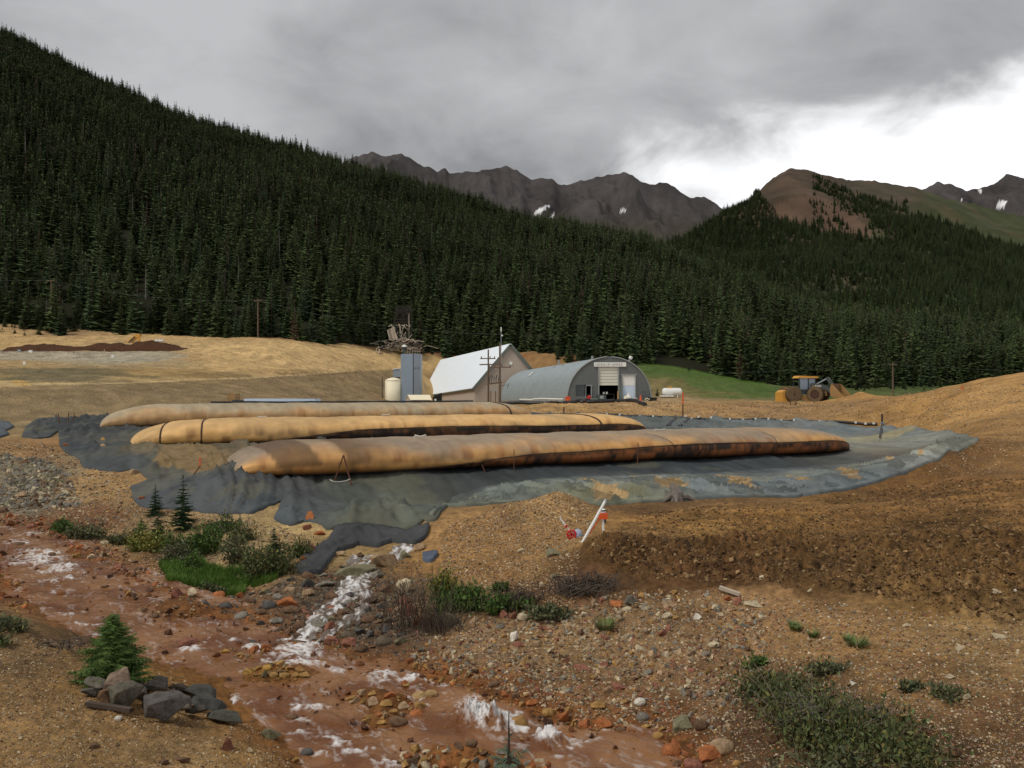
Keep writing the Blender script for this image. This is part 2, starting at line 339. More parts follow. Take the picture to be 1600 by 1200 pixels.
# left foot of the liner and the stony slope to the stream
for q in [(40, 690, 50), (100, 702, 46), (160, 725, 41.5), (215, 745, 38.5), (210, 785, 34), (0, 690, 47), (0, 740, 39), (0, 785, 34.2), (100, 765, 36), (300, 800, 32), (400, 800, 31.8), (470, 815, 30.2), (200, 850, 28.5), (300, 862, 26.8),
          (400, 880, 24.8), (450, 905, 23), (350, 930, 23.4), (560, 800, 30.3), (580, 850, 27.2), (640, 845, 27.4), (600, 872, 25.8), (680, 792, 31), (650, 858, 26.5), (560, 900, 23.6), (500, 960, 20.0), (530, 930, 21.6),
          (-150, 700, 48), (-150, 790, 34), (130, 800, 32.5), (350, 750, 35.0), (250, 725, 40), (300, 700, 45), (150, 690, 50), (90, 672, 57)]: a(*q)
# gravel heap by the tools
for q in [(760, 850, 25.6), (700, 862, 25.4), (872, 768, 29), (870, 850, 24), (935, 797, 28.6), (800, 900, 22), (700, 930, 20.6), (765, 800, 28.6), (820, 800, 27.6), (725, 830, 27.2), (650, 960, 19.6), (850, 778, 28.8), (895, 790, 28), (900, 835, 24.6)]: a(*q)

pts = np.array(pts)
CU, CV = pts[:, 0] / pts[:, 1], np.log(pts[:, 1])
C2 = 0.012 ** 2
def kern(d2): return np.sqrt(d2 + C2)
n_ = len(pts)
A_ = np.zeros((n_ + 3, n_ + 3))
A_[:n_, :n_] = kern((CU[:, None] - CU) ** 2 + (CV[:, None] - CV) ** 2) - 3e-4 * np.eye(n_)
A_[:n_, n_] = 1; A_[:n_, n_ + 1] = CU; A_[:n_, n_ + 2] = CV; A_[n_:, :n_] = A_[:n_, n_:].T
W_ = np.linalg.solve(A_, np.concatenate([pts[:, 2], [0, 0, 0]]))
# lookup grid, then bilinear
GU0, GU1, GNU = -1.7, 1.7, 681
GV0, GV1, GNV = math.log(2.6), math.log(230), 897
gu = np.linspace(GU0, GU1, GNU); gv = np.linspace(GV0, GV1, GNV)
GH = np.zeros((GNV, GNU))
for j in range(0, GNV, 23):
    vv = gv[j:j + 23]
    U, V = np.meshgrid(np.clip(gu, -0.95, 0.95), vv); U = U.ravel(); V = V.ravel()
    k_ = kern((U[:, None] - CU) ** 2 + (V[:, None] - CV) ** 2)
    GH[j:j + 23] = (k_ @ W_[:n_] + W_[n_] + W_[n_ + 1] * U + W_[n_ + 2] * V).reshape(len(vv), GNU)
def hbase(X, Y):
    X = np.asarray(X, float); Y = np.maximum(np.asarray(Y, float), 2.6)
    fu = np.clip((X / Y - GU0) / (GU1 - GU0) * (GNU - 1), 0, GNU - 1.001); fv = np.clip((np.log(Y) - GV0) / (GV1 - GV0) * (GNV - 1), 0, GNV - 1.001)
    i = fu.astype(int); j = fv.astype(int); fu = fu - i; fv = fv - j
    return (GH[j, i] * (1 - fu) + GH[j, i + 1] * fu) * (1 - fv) + (GH[j + 1, i] * (1 - fu) + GH[j + 1, i + 1] * fu) * fv
def inpoly(x, y, poly):
    x = np.asarray(x); y = np.asarray(y); c = np.zeros(x.shape, bool); n = len(poly)
    for i in range(n):
        x1, y1 = poly[i]; x2, y2 = poly[(i + 1) % n]
        if y1 == y2: continue
        k = ((y1 > y) != (y2 > y)) & (x < (x2 - x1) * (y - y1) / (y2 - y1) + x1); c ^= k
    return c
def pix(X, Y, Z): return 800 + X / Y * F, HZ + (EYE - Z) / Y * F
Draw = np.exp(np.linspace(math.log(6.0), math.log(228), 1500))
def hit0(px, py, fn=hbase):
    """distance along the sight line at which it meets the ground"""
    px = np.atleast_1d(np.asarray(px, float)); py = np.atleast_1d(np.asarray(py, float)); out = np.full(px.shape, np.nan)
    for s in range(0, len(px), 2000):
        u = (px[s:s + 2000, None] - 800) / F; v = (py[s:s + 2000, None] - HZ) / F
        z = EYE - v * Draw; below = z < fn(u * Draw, np.broadcast_to(Draw, z.shape))
        i = below.argmax(1); ok = below.any(1)
        out[s:s + 2000] = np.where(ok, Draw[i], np.nan)
    return out
def poly_world(pp, fn=hbase):
    dd = [q[2] if len(q) > 2 else np.nan for q in pp]; pp = np.array([q[:2] for q in pp], float); D = hit0(pp[:, 0], pp[:, 1], fn); D = np.where(np.isnan(dd), D, dd)
    return [((p[0] - 800) / F * d, d) for p, d in zip(pp, D) if not np.isnan(d)]
def segd(X, Y, line):                      # distance to a polyline
    d = np.full(np.shape(X), 1e9)
    for (x1, y1), (x2, y2) in zip(line[:-1], line[1:]):
        dx_, dy_ = x2 - x1, y2 - y1; t = np.clip(((X - x1) * dx_ + (Y - y1) * dy_) / (dx_ * dx_ + dy_ * dy_ + 1e-9), 0, 1)
        d = np.minimum(d, np.hypot(X - x1 - t * dx_, Y - y1 - t * dy_))
    return d
def edge_world(E_): return [((px - 800) / F * Dw(py), Dw(py)) for px, py in E_]
WNEAR, WFAR = edge_world(NEAR_EDGE), edge_world(FAR_EDGE)
WATER_POLY = WNEAR + WFAR[::-1]

DARK_W = poly_world([(915, 850), (960, 838), (1050, 846), (1130, 842), (1200, 832), (1300, 850), (1420, 838), (1880, 842), (1880, 1010), (1480, 968), (1370, 935), (1290, 925), (1180, 915), (1080, 905), (1000, 908), (930, 880)])
FIELD_W = poly_world([(960, 815), (1060, 795), (1280, 785), (1400, 765), (1500, 752), (1880, 748), (1880, 860), (1200, 850), (1000, 835)])
def softin(X, Y, poly, w):
    d = segd(X, Y, poly + poly[:1]); s = np.where(inpoly(X, Y, poly), d, -d)
    return smooth(-w, w, s)
def detail(X, Y):
    near = smooth(50, 25, Y)
    inw = inpoly(X, Y, WATER_POLY)
    d = 0.05 * fbm(X * 0.9, Y * 0.9, 3, 3) + near * (0.06 * fbm(X * 2.6, Y * 2.6, 3, 9) + 0.035 * fbm(X * 8, Y * 8, 2, 14))
    far = smooth(60, 90, Y)
    d = d + far * (0.24 * fbm(X * 0.22, Y * 0.22, 4, 21) + 0.12 * np.abs(fbm(X * 0.5, Y * 0.16, 3, 23)) + 0.10 * fbm(X * 1.1, Y * 1.1, 3, 25) + 0.1 * smooth(125, 150, Y) * fbm(X * 0.12, Y * 0.12, 3, 5))
    dk = softin(X, Y, DARK_W, 0.5)
    clod = np.abs(fbm(X * 2.2, Y * 2.2, 3, 31)) * 0.42 + 0.36 * np.maximum(fbm(X * 5.0, Y * 5.0, 3, 41), 0)
    d = d + dk * (clod - 0.04)
    fl = softin(X, Y, FIELD_W, 0.8)
    w = Y + 0.12 * X + 0.35 * fbm(X * 0.22, Y * 0.5, 2, 51)
    d = d + fl * (0.15 * fbm(X * 0.3, w * 2.0, 3, 61) + 0.10 * np.abs(fbm(X * 3.5, Y * 3.5, 3, 71)))
    d = d * np.where(inw, 1.5, 1.0)
    hp = smooth(70, 60, Y) * 0 + smooth(0.3, 0.0, np.abs(fbm(X * 0.35, Y * 0.35, 2, 81))) * 0.05 * far
    return d + hp
def h(X, Y): return hbase(X, Y) + detail(X, Y)
def ground_at(px, py):
    D = float(hit0([px], [py])[0]); X = (px - 800) / F * D
    return Vector((X, D, float(h(np.array([X]), np.array([D]))[0])))
def zg(X, Y): return float(h(np.array([X]), np.array([Y]))[0])

# ground colour survey: photo column, row, sRGB of the earth there; moist cut bank painted darker to stand for its shaded face
GC = """100,1150,144,114,74 0,1000,122,97,67 300,1180,152,122,82 150,1000,118,92,62 300,1065,150,112,60 0,1100,138,108,70 220,1130,144,112,72 400,1190,140,108,66
60,872,134,78,48 200,900,122,82,56 400,965,120,84,60 330,950,120,86,58 560,1030,110,84,62 700,1075,132,84,46 850,1128,140,84,44 1000,1145,126,80,46 450,1170,142,104,60 330,1082,150,112,60
850,1020,140,112,78 1000,1000,140,112,80 1100,1050,128,98,68 950,1085,124,92,60 750,1010,134,106,76 1150,960,152,118,80 620,1000,96,80,62 560,985,84,72,58 520,930,88,76,60 620,920,98,82,62 440,960,104,80,58
50,735,126,116,96 40,775,118,112,98 150,770,152,122,82 250,830,152,126,90 330,850,166,146,108 100,700,152,117,77 470,850,166,140,96 180,740,160,128,86 420,830,166,142,100 200,880,130,100,66 120,820,120,84,58
760,830,152,117,76 870,790,160,127,84 800,880,152,114,72 870,860,148,116,74 700,880,150,114,70 700,950,110,86,58 880,920,104,74,50
1000,870,88,62,36 1100,900,92,65,40 1200,870,100,73,43 1300,900,112,84,52 1450,930,122,94,57 1550,880,108,80,47 960,860,92,66,38 1400,860,110,82,48 1150,860,94,68,40 1500,850,100,74,44
1000,812,142,106,62 1200,815,128,95,54 1400,800,116,85,49 1550,780,132,98,57 1100,828,132,100,58 1500,815,100,74,42 1300,790,128,96,56 1590,810,124,92,54
1300,985,144,112,73 1500,1005,142,114,74 1550,1120,118,88,58 1300,1100,92,72,48 1200,1120,88,65,45 1580,1030,140,112,74 1450,1150,100,76,50 1420,1050,128,98,62
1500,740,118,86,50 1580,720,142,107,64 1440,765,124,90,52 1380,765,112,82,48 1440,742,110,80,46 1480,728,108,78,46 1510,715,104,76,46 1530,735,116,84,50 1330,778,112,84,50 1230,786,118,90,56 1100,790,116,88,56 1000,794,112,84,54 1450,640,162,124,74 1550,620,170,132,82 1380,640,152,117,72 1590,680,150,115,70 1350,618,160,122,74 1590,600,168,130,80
1100,640,152,120,80 1200,640,142,112,76 950,645,152,120,77 1000,632,162,132,94 1000,655,150,124,84 1300,640,140,110,74 860,642,160,128,84
1100,595,80,94,48 1050,580,74,90,46 1150,608,78,92,48 1090,614,118,103,70 1210,612,66,86,38 1300,604,70,84,40 1450,602,60,74,36 1350,600,95,92,55 1020,572,82,96,48 1060,600,112,100,66 1190,598,60,70,36
80,606,150,132,94 160,606,132,114,82 80,612,120,104,74 250,604,128,110,78 300,601,124,106,74 420,597,122,104,72 480,595,124,106,74 60,598,176,150,106 230,594,182,154,108 400,586,180,150,104 520,578,182,152,106 150,586,98,90,64 210,588,112,98,68 60,594,96,90,66 300,580,150,124,80 380,575,176,146,100 50,630,134,116,84 200,622,134,116,84 350,615,130,111,80 500,610,128,107,74 580,600,130,108,74 20,603,176,150,108 300,596,168,140,94 120,640,136,120,90
100,590,126,112,78 100,580,104,94,68 40,588,140,118,76 250,585,152,126,82 330,583,128,104,66 100,560,150,136,112 200,562,146,139,120 30,570,152,128,90 250,568,152,132,98
50,535,174,144,98 250,525,176,146,100 400,545,180,150,104 500,560,184,154,107 600,560,184,154,107 680,572,184,154,107 330,560,165,135,92 450,578,158,130,88 20,502,100,106,56 230,516,106,110,58 120,514,150,122,88
700,551,132,82,52 780,556,136,86,56 870,560,132,102,66 430,512,130,76,52 560,538,120,90,58 330,524,130,90,60 620,548,110,92,60"""
gpts = []; gcol = []
for q in GC.split():
    v = [float(c) for c in q.split(',')]; d = hit0([v[0]], [v[1]])[0]
    if np.isnan(d): continue
    gpts.append(((v[0] - 800) / F, math.log(d))); gcol.append(S(*v[2:]))
for X, Y, c in [(4, 112, (150, 128, 94)), (20, 112, (146, 124, 90)), (30, 98, (140, 112, 74)), (0, 150, (140, 118, 84)), (-20, 130, (140, 118, 84)), (0, 6, (146, 116, 76)), (-4, 7, (146, 116, 76)), (4, 7, (130, 100, 66)),
                (0, 226, (58, 48, 34)), (-60, 226, (58, 48, 34)), (-100, 220, (58, 48, 34)), (60, 226, (58, 48, 34)), (110, 226, (58, 48, 34)), (-30, 215, (58, 48, 34)), (30, 215, (58, 48, 34)),
                (0, 48, (80, 82, 80)), (-10, 60, (80, 82, 80)), (10, 60, (80, 82, 80))]:
    gpts.append((X / Y, math.log(Y))); gcol.append(S(*c))
gpts = np.array(gpts); gcol = np.array(gcol)
def idw(u, v, p, c, pw=4.0):
    out = np.zeros((len(u), 3))
    for s in range(0, len(u), 40000):
        d2 = (u[s:s + 40000, None] - p[:, 0]) ** 2 + (v[s:s + 40000, None] - p[:, 1]) ** 2
        w = 1.0 / (d2 ** (pw / 2) + 1e-9); out[s:s + 40000] = (w @ c) / w.sum(1)[:, None]
    return out

# ------------------------------------------------------------------ ground sheet
us = np.concatenate([np.linspace(-1.6, -0.70, 50)[:-1], np.linspace(-0.70, 0.70, 760), np.linspace(0.70, 1.6, 50)[1:]])
vs_ = np.concatenate([np.linspace(math.log(2.7), math.log(9.5), 60)[:-1], np.linspace(math.log(9.5), math.log(52), 420)[:-1], np.linspace(math.log(52), math.log(226), 190)])
U, V = np.meshgrid(us, vs_); Yg = np.exp(V); Xg = U * Yg
Zg = h(Xg.ravel(), Yg.ravel()).reshape(Xg.shape)
nr, nc = Xg.shape
idx = np.arange(nr * nc).reshape(nr, nc)
quads = np.stack([idx[:-1, :-1], idx[:-1, 1:], idx[1:, 1:], idx[1:, :-1]], -1).reshape(-1, 4)
wu = U.ravel() + 0.022 * fbm(Xg.ravel() * 1.1, Yg.ravel() * 1.1, 3, 101) * smooth(90, 40, Yg.ravel()) + 0.015 * fbm(U.ravel() * 25, V.ravel() * 25, 3, 111)
wv = V.ravel() + 0.05 * fbm(U.ravel() * 22, V.ravel() * 22, 4, 121)
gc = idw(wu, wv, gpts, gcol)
xr, yr = Xg.ravel(), Yg.ravel()
inw = inpoly(xr, yr, WATER_POLY); dwe = segd(xr, yr, WATER_POLY + WATER_POLY[:1])
rust = np.array(S(120, 78, 42)); k = np.where(inw, 1.0, smooth(0.9, 0.0, dwe + 0.35 * fbm(xr * 2, yr * 2, 2, 131)))[:, None] * 0.7
gc = gc * (1 - k) + rust * k
pxv, pyv = pix(xr, yr, Zg.ravel())
def paint(poly, c, amt, wob=4.0, only=58):
    global gc
    m_ = inpoly(pxv + wob * 3 * fbm(xr * .12, yr * .12, 3, 171), pyv + wob * .5 * fbm(xr * .3, yr * .3, 3, 173), poly) & (yr > only); gc[m_] = gc[m_] * (1 - amt) + np.array(S(*c)) * amt
paint([(-300, 604), (0, 604), (160, 600.5), (400, 591), (560, 580), (650, 575), (650, 640), (0, 660), (-300, 660)], (126, 107, 78), .8, 1.5)
paint([(200, 600), (400, 592), (560, 580.5), (560, 592), (400, 603), (200, 612)], (116, 97, 68), .45, 2)
paint([(430, 581), (470, 583), (520, 583), (560, 579), (560, 582), (500, 587.5), (440, 585)], (108, 88, 58), .8, 1.5)
paint([(-300, 601), (160, 598), (400, 589), (560, 578.5), (560, 580), (400, 591), (160, 600.5), (-300, 604)], (182, 158, 116), .7, .8)
paint([(10, 592), (40, 582), (110, 581), (165, 590), (120, 598), (40, 598)], (100, 92, 70), .6, 3); paint([(170, 592), (300, 583), (420, 578), (430, 584), (300, 592), (200, 598)], (128, 108, 74), .45, 3)
paint([(20, 594), (45, 595), (50, 602), (22, 602)], (176, 144, 84), .8, 1)
paint([(-300, 549), (40, 549), (260, 548), (300, 556), (240, 565), (0, 562), (-300, 562)], (150, 142, 124), .7, 2); paint([(-300, 546), (70, 546.5), (80, 550), (-300, 551)], (104, 98, 90), .8, 1)
paint([(300, 545), (420, 535), (560, 545), (680, 562), (690, 574), (560, 578), (430, 577), (330, 570)], (190, 160, 112), .5, 6)
paint([(400, 505), (450, 503), (472, 512), (470, 522), (430, 524), (405, 520)], (126, 76, 52), .7, 3); paint([(665, 545), (760, 548), (830, 556), (780, 566), (700, 560)], (136, 84, 54), .7, 4)
g2 = 1 + 0.5 * fbm(xr * 0.8, yr * 0.8, 5, 141) + (0.34 + 0.6 * softin(xr, yr, DARK_W, .5) + 0.3 * softin(xr, yr, FIELD_W, .8)) * fbm(xr * 5, yr * 5, 3, 151) * smooth(60, 25, yr) + 0.26 * fbm(U.ravel() * 60, V.ravel() * 130, 4, 161) * smooth(60, 90, yr)
lum = gc.mean(1, keepdims=True); gc = lum + (gc - lum) * 1.0
_w = yr + 0.12 * xr + 0.35 * fbm(xr * 0.22, yr * 0.5, 2, 51)
g2 = g2 + softin(xr, yr, FIELD_W, .8) * (0.7 * fbm(xr * 0.3, _w * 2.0, 3, 61) + .25 * fbm(xr * .6, _w * 6, 2, 66))
gc = np.clip(gc * g2[:, None] * np.where(yr > 60, 1.12, 1.0)[:, None] * np.array([0.98, 0.975, 0.94]), 0.01, 0.9)
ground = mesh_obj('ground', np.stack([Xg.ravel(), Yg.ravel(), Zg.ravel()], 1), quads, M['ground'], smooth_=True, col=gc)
tag(ground, kind='structure')

# ------------------------------------------------------------------ forested hill, red mountain, far ridge
def lerp_tab(tab, x):
    t = np.array(tab, float); return np.interp(x, t[:, 0], t[:, 1])
def slope_mesh(name, cols, rows, base_D, base_z, ridge_D, ridge_py, shape, amp, seed, color, back=0.25, ridged=False, crest=0.12):
    px = np.linspace(cols[0], cols[1], cols[2]); t = np.linspace(0, 1 + back, rows)
    PX, T = np.meshgrid(px, t); u = (PX - 800) / F
    D0 = lerp_tab(base_D, PX); D1 = lerp_tab(ridge_D, PX); z0 = lerp_tab(base_z, PX); z1 = EYE + (HZ - lerp_tab(ridge_py, PX)) / F * D1
    D = D0 + (D1 - D0) * T
    tt = np.clip(T, 0, 1); Z = z0 + (z1 - z0) * tt ** shape
    Z = np.where(T > 1, z1 - (T - 1) * (z1 - z0) * 1.4, Z)
    X = u * D
    nz = fbm(X / amp[1], D / amp[1], 5, seed)
    if ridged: nz = 0.5 - np.abs(fbm(X / amp[1], D / amp[1] * 0.5, 5, seed)) * 2.2 + 0.3 * fbm(X / amp[1] * 4, D / amp[1] * 4, 3, seed + 3)
    Z = Z + amp[0] * nz * np.clip(T * 2, 0, 1) * (0.25 + 0.75 * np.clip(np.abs(1 - T) * 6, 0, 1)) + (amp[0] * crest * fbm(PX / 9.0, T * 3, 3, seed + 7) * smooth(0.8, 1, T))
    r_, c_ = X.shape; ii = np.arange(r_ * c_).reshape(r_, c_)
    q = np.stack([ii[:-1, :-1], ii[:-1, 1:], ii[1:, 1:], ii[1:, :-1]], -1).reshape(-1, 4)
    o = mesh_obj(name, np.stack([X.ravel(), D.ravel(), Z.ravel()], 1), q, M['mtn'], smooth_=not ridged, col=color(PX.ravel(), T.ravel(), X.ravel(), D.ravel(), Z.ravel()))
    tag(o, kind='structure')
    def at(pxq, tq):
        fi = np.clip((pxq - cols[0]) / (cols[1] - cols[0]) * (c_ - 1), 0, c_ - 1.001); fj = np.clip(tq / (1 + back) * (r_ - 1), 0, r_ - 1.001)
        i = fi.astype(int); j = fj.astype(int); a_ = fi - i; b_ = fj - j
        def g(Q): return (Q[j, i] * (1 - a_) + Q[j, i + 1] * a_) * (1 - b_) + (Q[j + 1, i] * (1 - a_) + Q[j + 1, i + 1] * a_) * b_
        return g(X), g(D), g(Z)
    return o, at
def flat_col(c, var, sc_):
    def f(PX, T, X, D, Z): return np.array(S(*c)) * (1 + var * fbm(X / sc_, D / sc_, 4, 7))[:, None]
    return f
HILL_RIDGE = [(-500, -190), (-200, -40), (0, 58), (150, 135), (300, 205), (450, 246), (600, 284), (700, 318), (800, 355), (900, 372), (1000, 388), (1100, 432), (1200, 478), (1300, 515), (1450, 548), (1600, 566), (1900, 580), (2200, 585)]
HILL_RD = [(-500, 900), (0, 760), (600, 650), (1000, 600), (1300, 480), (1600, 420), (2200, 400)]
def base_py(px): return lerp_tab([(-500, 495), (0, 503), (130, 517), (330, 527), (470, 533), (560, 541), (660, 554), (750, 560), (850, 556), (1000, 566), (1100, 582), (1200, 600), (1300, 601), (1600, 592), (2200, 590)], px)
BASE_Z = [(p_, EYE + (HZ - float(base_py(p_))) / F * float(np.interp(p_, [-500, 500, 570, 620, 760, 840, 870, 2200], [188, 188, 215, 222, 222, 196, 188, 188])) - 0.6) for p_ in range(-500, 2201, 25)]
HBD = [(-500, 188), (500, 188), (570, 215), (620, 222), (760, 222), (840, 196), (870, 188), (2200, 188)]
hill, hill_at = slope_mesh('hillside', (-500, 2200, 200), 60, HBD, BASE_Z, HILL_RD, HILL_RIDGE, 0.95, (14, 90), 201, flat_col((38, 38, 25), 0.3, 20))

def mtn_col(PX, T, X, D, Z):
    py = HZ + (EYE - Z) / D * F
    wx = PX + 16 * fbm(X / 60, D / 60, 4, 301); wy = py + 9 * fbm(X / 45, D / 45, 4, 305)
    c = np.tile(np.array(S(66, 66, 48)), (len(PX), 1))
    red = np.array(S(74, 62, 50)); scree = np.array(S(98, 78, 65)); green = np.array(S(62, 67, 43)); brown = np.array(S(70, 63, 51))
    def blend(c, m_, col): return c * (1 - m_[:, None]) + col * m_[:, None]
    c = blend(c, smooth(1420, 1300, wx) * smooth(395, 360, wy), red)
    c = blend(c, inpoly(wx, wy, [(1200, 320), (1260, 300), (1330, 330), (1365, 372), (1300, 360), (1225, 345)]).astype(float) * 0.75, scree)
    c = blend(c, smooth(1290, 1340, wx) * smooth(345, 300, wy), brown)
    c = blend(c, smooth(1400, 1470, wx) * smooth(292, 320, wy), green)
    c = blend(c, smooth(0.16, 0.02, np.abs(fbm(X / 110, D / 300, 3, 311))) * 0.35, scree)
    return c * (1 + 0.35 * fbm(X / 40, D / 40, 4, 321))[:, None]
MT_RIDGE = [(700, 470), (900, 420), (1000, 398), (1040, 388), (1100, 358), (1130, 340), (1170, 315), (1200, 288), (1218, 272), (1235, 262), (1260, 263), (1285, 270), (1330, 279), (1342, 276), (1356, 277), (1376, 279), (1400, 285), (1440, 293), (1480, 308), (1560, 332), (1650, 352), (1800, 380), (2200, 420)]
mtn, mtn_at = slope_mesh('mountain', (700, 2200, 420), 130, [(700, 620), (2200, 520)], [(700, 20), (1300, 14), (2200, 20)], [(700, 900), (1040, 1000), (1235, 1500), (1650, 1500), (2200, 1300)], MT_RIDGE, 1.05, (30, 150), 331, mtn_col)
def ridge_col(PX, T, X, D, Z):
    py = HZ + (EYE - Z) / D * F
    c = np.tile(np.array(S(70, 66, 65)), (len(PX), 1)) * (1 + 0.5 * fbm(X / 70, D / 160, 5, 341))[:, None]
    lo = smooth(320, 372, py)[:, None] * 0.8; c = c * (1 - lo) + np.array(S(66, 62, 52)) * lo
    sn = np.zeros(len(PX), bool)
    wx = PX + 3 * fbm(X / 20, D / 20, 3, 351); wy = py + 2.5 * fbm(X / 25, D / 25, 3, 352)
    for pl in [[(832, 336), (840, 328), (858, 319), (857, 324), (846, 331), (834, 338)], [(853, 342), (866, 333), (868, 336), (856, 343)], [(968, 328), (978, 327), (978, 331), (969, 331)],
               [(1556, 322), (1566, 312), (1574, 315), (1570, 322), (1560, 326)], [(1528, 296), (1533, 297), (1534, 303), (1530, 301)], [(1500, 311), (1504, 311), (1503, 314)]]:
        sn |= inpoly(wx, wy, pl)
    c[sn] = 0.72
    return c
FR = [(300, 330), (480, 275), (540, 245), (555, 240), (570, 233), (580, 230), (592, 236), (620, 246), (640, 250), (670, 256), (684, 262), (690, 259), (696, 257), (702, 265), (720, 269), (745, 271), (770, 268), (790, 265), (808, 272), (830, 279), (848, 275), (862, 276),
      (878, 285), (892, 284), (905, 279), (930, 271), (950, 267), (972, 270), (1000, 281), (1020, 282), (1030, 280), (1045, 284), (1070, 297), (1100, 311), (1130, 326), (1170, 345), (1250, 360), (1380, 345), (1430, 300), (1450, 290), (1465, 284), (1485, 289), (1510, 296), (1530, 295), (1545, 286), (1562, 279), (1580, 276), (1600, 278), (1660, 290), (1800, 320), (2000, 360)]
ridge, ridge_at = slope_mesh('far_ridge', (300, 2000, 900), 150, [(300, 1500), (2000, 1800)], [(300, 60), (2000, 60)], [(300, 2600), (1000, 2500), (2000, 3000)], FR, 0.9, (85, 230), 361, ridge_col, ridged=True, crest=0.05)

# ------------------------------------------------------------------ stream
wv_ = np.linspace(math.log(9.2), math.log(38), 760); wu_ = np.linspace(-0.72, 0.36, 720)
U2, V2 = np.meshgrid(wu_, wv_); Y2 = np.exp(V2); X2 = U2 * Y2
FOAM = [(55, 872, 40, 14, .9), (90, 888, 30, 9, .8), (30, 848, 28, 5, .7), (60, 832, 28, 4, .5), (15, 882, 25, 5, .6), (115, 902, 22, 3.5, .9), (75, 908, 25, 4, .6), (85, 925, 18, 3, .5), (100, 962, 28, 5, .5), (130, 975, 34, 4, .5), (160, 990, 30, 6, .4),
        (312, 1011, 18, 5, .9), (390, 1014, 22, 7, 1), (368, 1000, 18, 3, .5), (480, 1015, 38, 14, 1), (470, 1035, 48, 6, .8), (430, 1030, 34, 6, .6), (540, 1042, 26, 5, .6), (370, 1088, 40, 8, .9), (320, 1065, 22, 3, .5), (355, 1085, 18, 4, .8),
        (590, 1058, 20, 12, 1), (640, 1062, 28, 7, .8), (680, 1070, 28, 6, .7), (625, 1095, 22, 5, .5), (490, 1102, 36, 8, .8), (480, 1120, 24, 5, .7), (660, 1098, 18, 5, .7), (520, 1160, 40, 7, .8), (560, 1172, 30, 6, .6), (600, 1195, 30, 7, .8), (500, 1180, 26, 5, .7), (450, 1150, 20, 6, .7),
        (745, 1120, 26, 26, 1.25), (775, 1132, 40, 22, 1.3), (800, 1142, 24, 10, 1), (860, 1152, 38, 11, 1.1), (845, 1158, 24, 8, 1), (905, 1165, 30, 6, .5), (700, 1125, 22, 4, .6), (930, 1150, 24, 3, .4), (890, 1178, 18, 4, .5)]
def foam_field(X, Y):
    px = 800 + X / Y * F; py = HZ + (EYE - zwater(Y)) / Y * F
    f = np.zeros(X.shape)
    for cx, cy, rx, ry, s in FOAM:
        f = np.maximum(f, s * np.exp(-(((px - cx) / rx) ** 2 + ((py - cy) / ry) ** 2)))
    return f
_wj = 0.35 * fbm(X2 * 1.2, Y2 * 1.2, 3, 399)
fl_ = foam_field(X2 + _wj, Y2 + 1.2 * _wj)
# flow runs from upper left to lower right
fx_, fy_ = 0.62, -0.78
al = X2 * fx_ + Y2 * fy_; ac = X2 * (-fy_) + Y2 * fx_
wx_ = 0.5 * fbm(X2 * 0.7, Y2 * 0.7, 3, 403)
streak = fbm(al * 1.6 + wx_, ac * 5.5 + 2 * wx_, 4, 405); fine = fbm(al * 9, ac * 16, 3, 411)
rid = 1 - 3.0 * np.abs(fbm(al * 1.7 + 1.5 * wx_, ac * 4.6 + 3 * wx_, 4, 409))
rid2 = 1 - 3.0 * np.abs(fbm(al * 4.2 + wx_, ac * 5.5 + 2 * wx_, 3, 413))
arcs = 0.5 - np.abs(fbm(al * 2.6 + 1.2 * wx_, ac * 1.5 + wx_, 4, 407)) * 2.4
foam = smooth(0.30, 1.15, np.maximum(rid, rid2) * 0.62 + fl_ * 0.72 + fine * 0.5 - 0.16) * smooth(0.06, 0.45, fl_)
foam = np.maximum(foam, 0.30 * smooth(0.7, 1.0, rid + .4 * fine) * smooth(-.25, .3, streak))
foam = np.maximum(foam, 0.3 * smooth(0.26, 0.55, streak * .7 + arcs * .45 + 0.3 * fine - 0.06))
wave = 0.075 * fbm(al * 1.6 + wx_, ac * 2.2, 4, 421) + 0.016 * fbm(X2 * 7, Y2 * 7, 2, 431)
Z2 = zwater(Y2) + wave + 0.015 * foam * (0.6 + fine) + 0.06 * fl_ * (0.3 + np.abs(streak)) 
big = np.maximum.reduce([np.exp(-(((X2 - ((px - 800) / F * Dw(py))) / .26) ** 2 + ((Y2 - Dw(py)) / .24) ** 2)) * s for px, py, s in ((742, 1122, .30), (772, 1134, .24), (860, 1156, .14))])
Z2 = Z2 + big * (0.35 + 2.2 * np.abs(fbm(X2 * 9, Y2 * 9, 4, 441)))
msk = inpoly(X2, Y2, [(x_ - 0.0, y_) for x_, y_ in WATER_POLY]) | (segd(X2, Y2, WATER_POLY + WATER_POLY[:1]) < 0.6)
ii = np.arange(X2.size).reshape(X2.shape); km = msk[:-1, :-1]
q = np.stack([ii[:-1, :-1], ii[:-1, 1:], ii[1:, 1:], ii[1:, :-1]], -1)[km]
used, inv = np.unique(q, return_inverse=True)
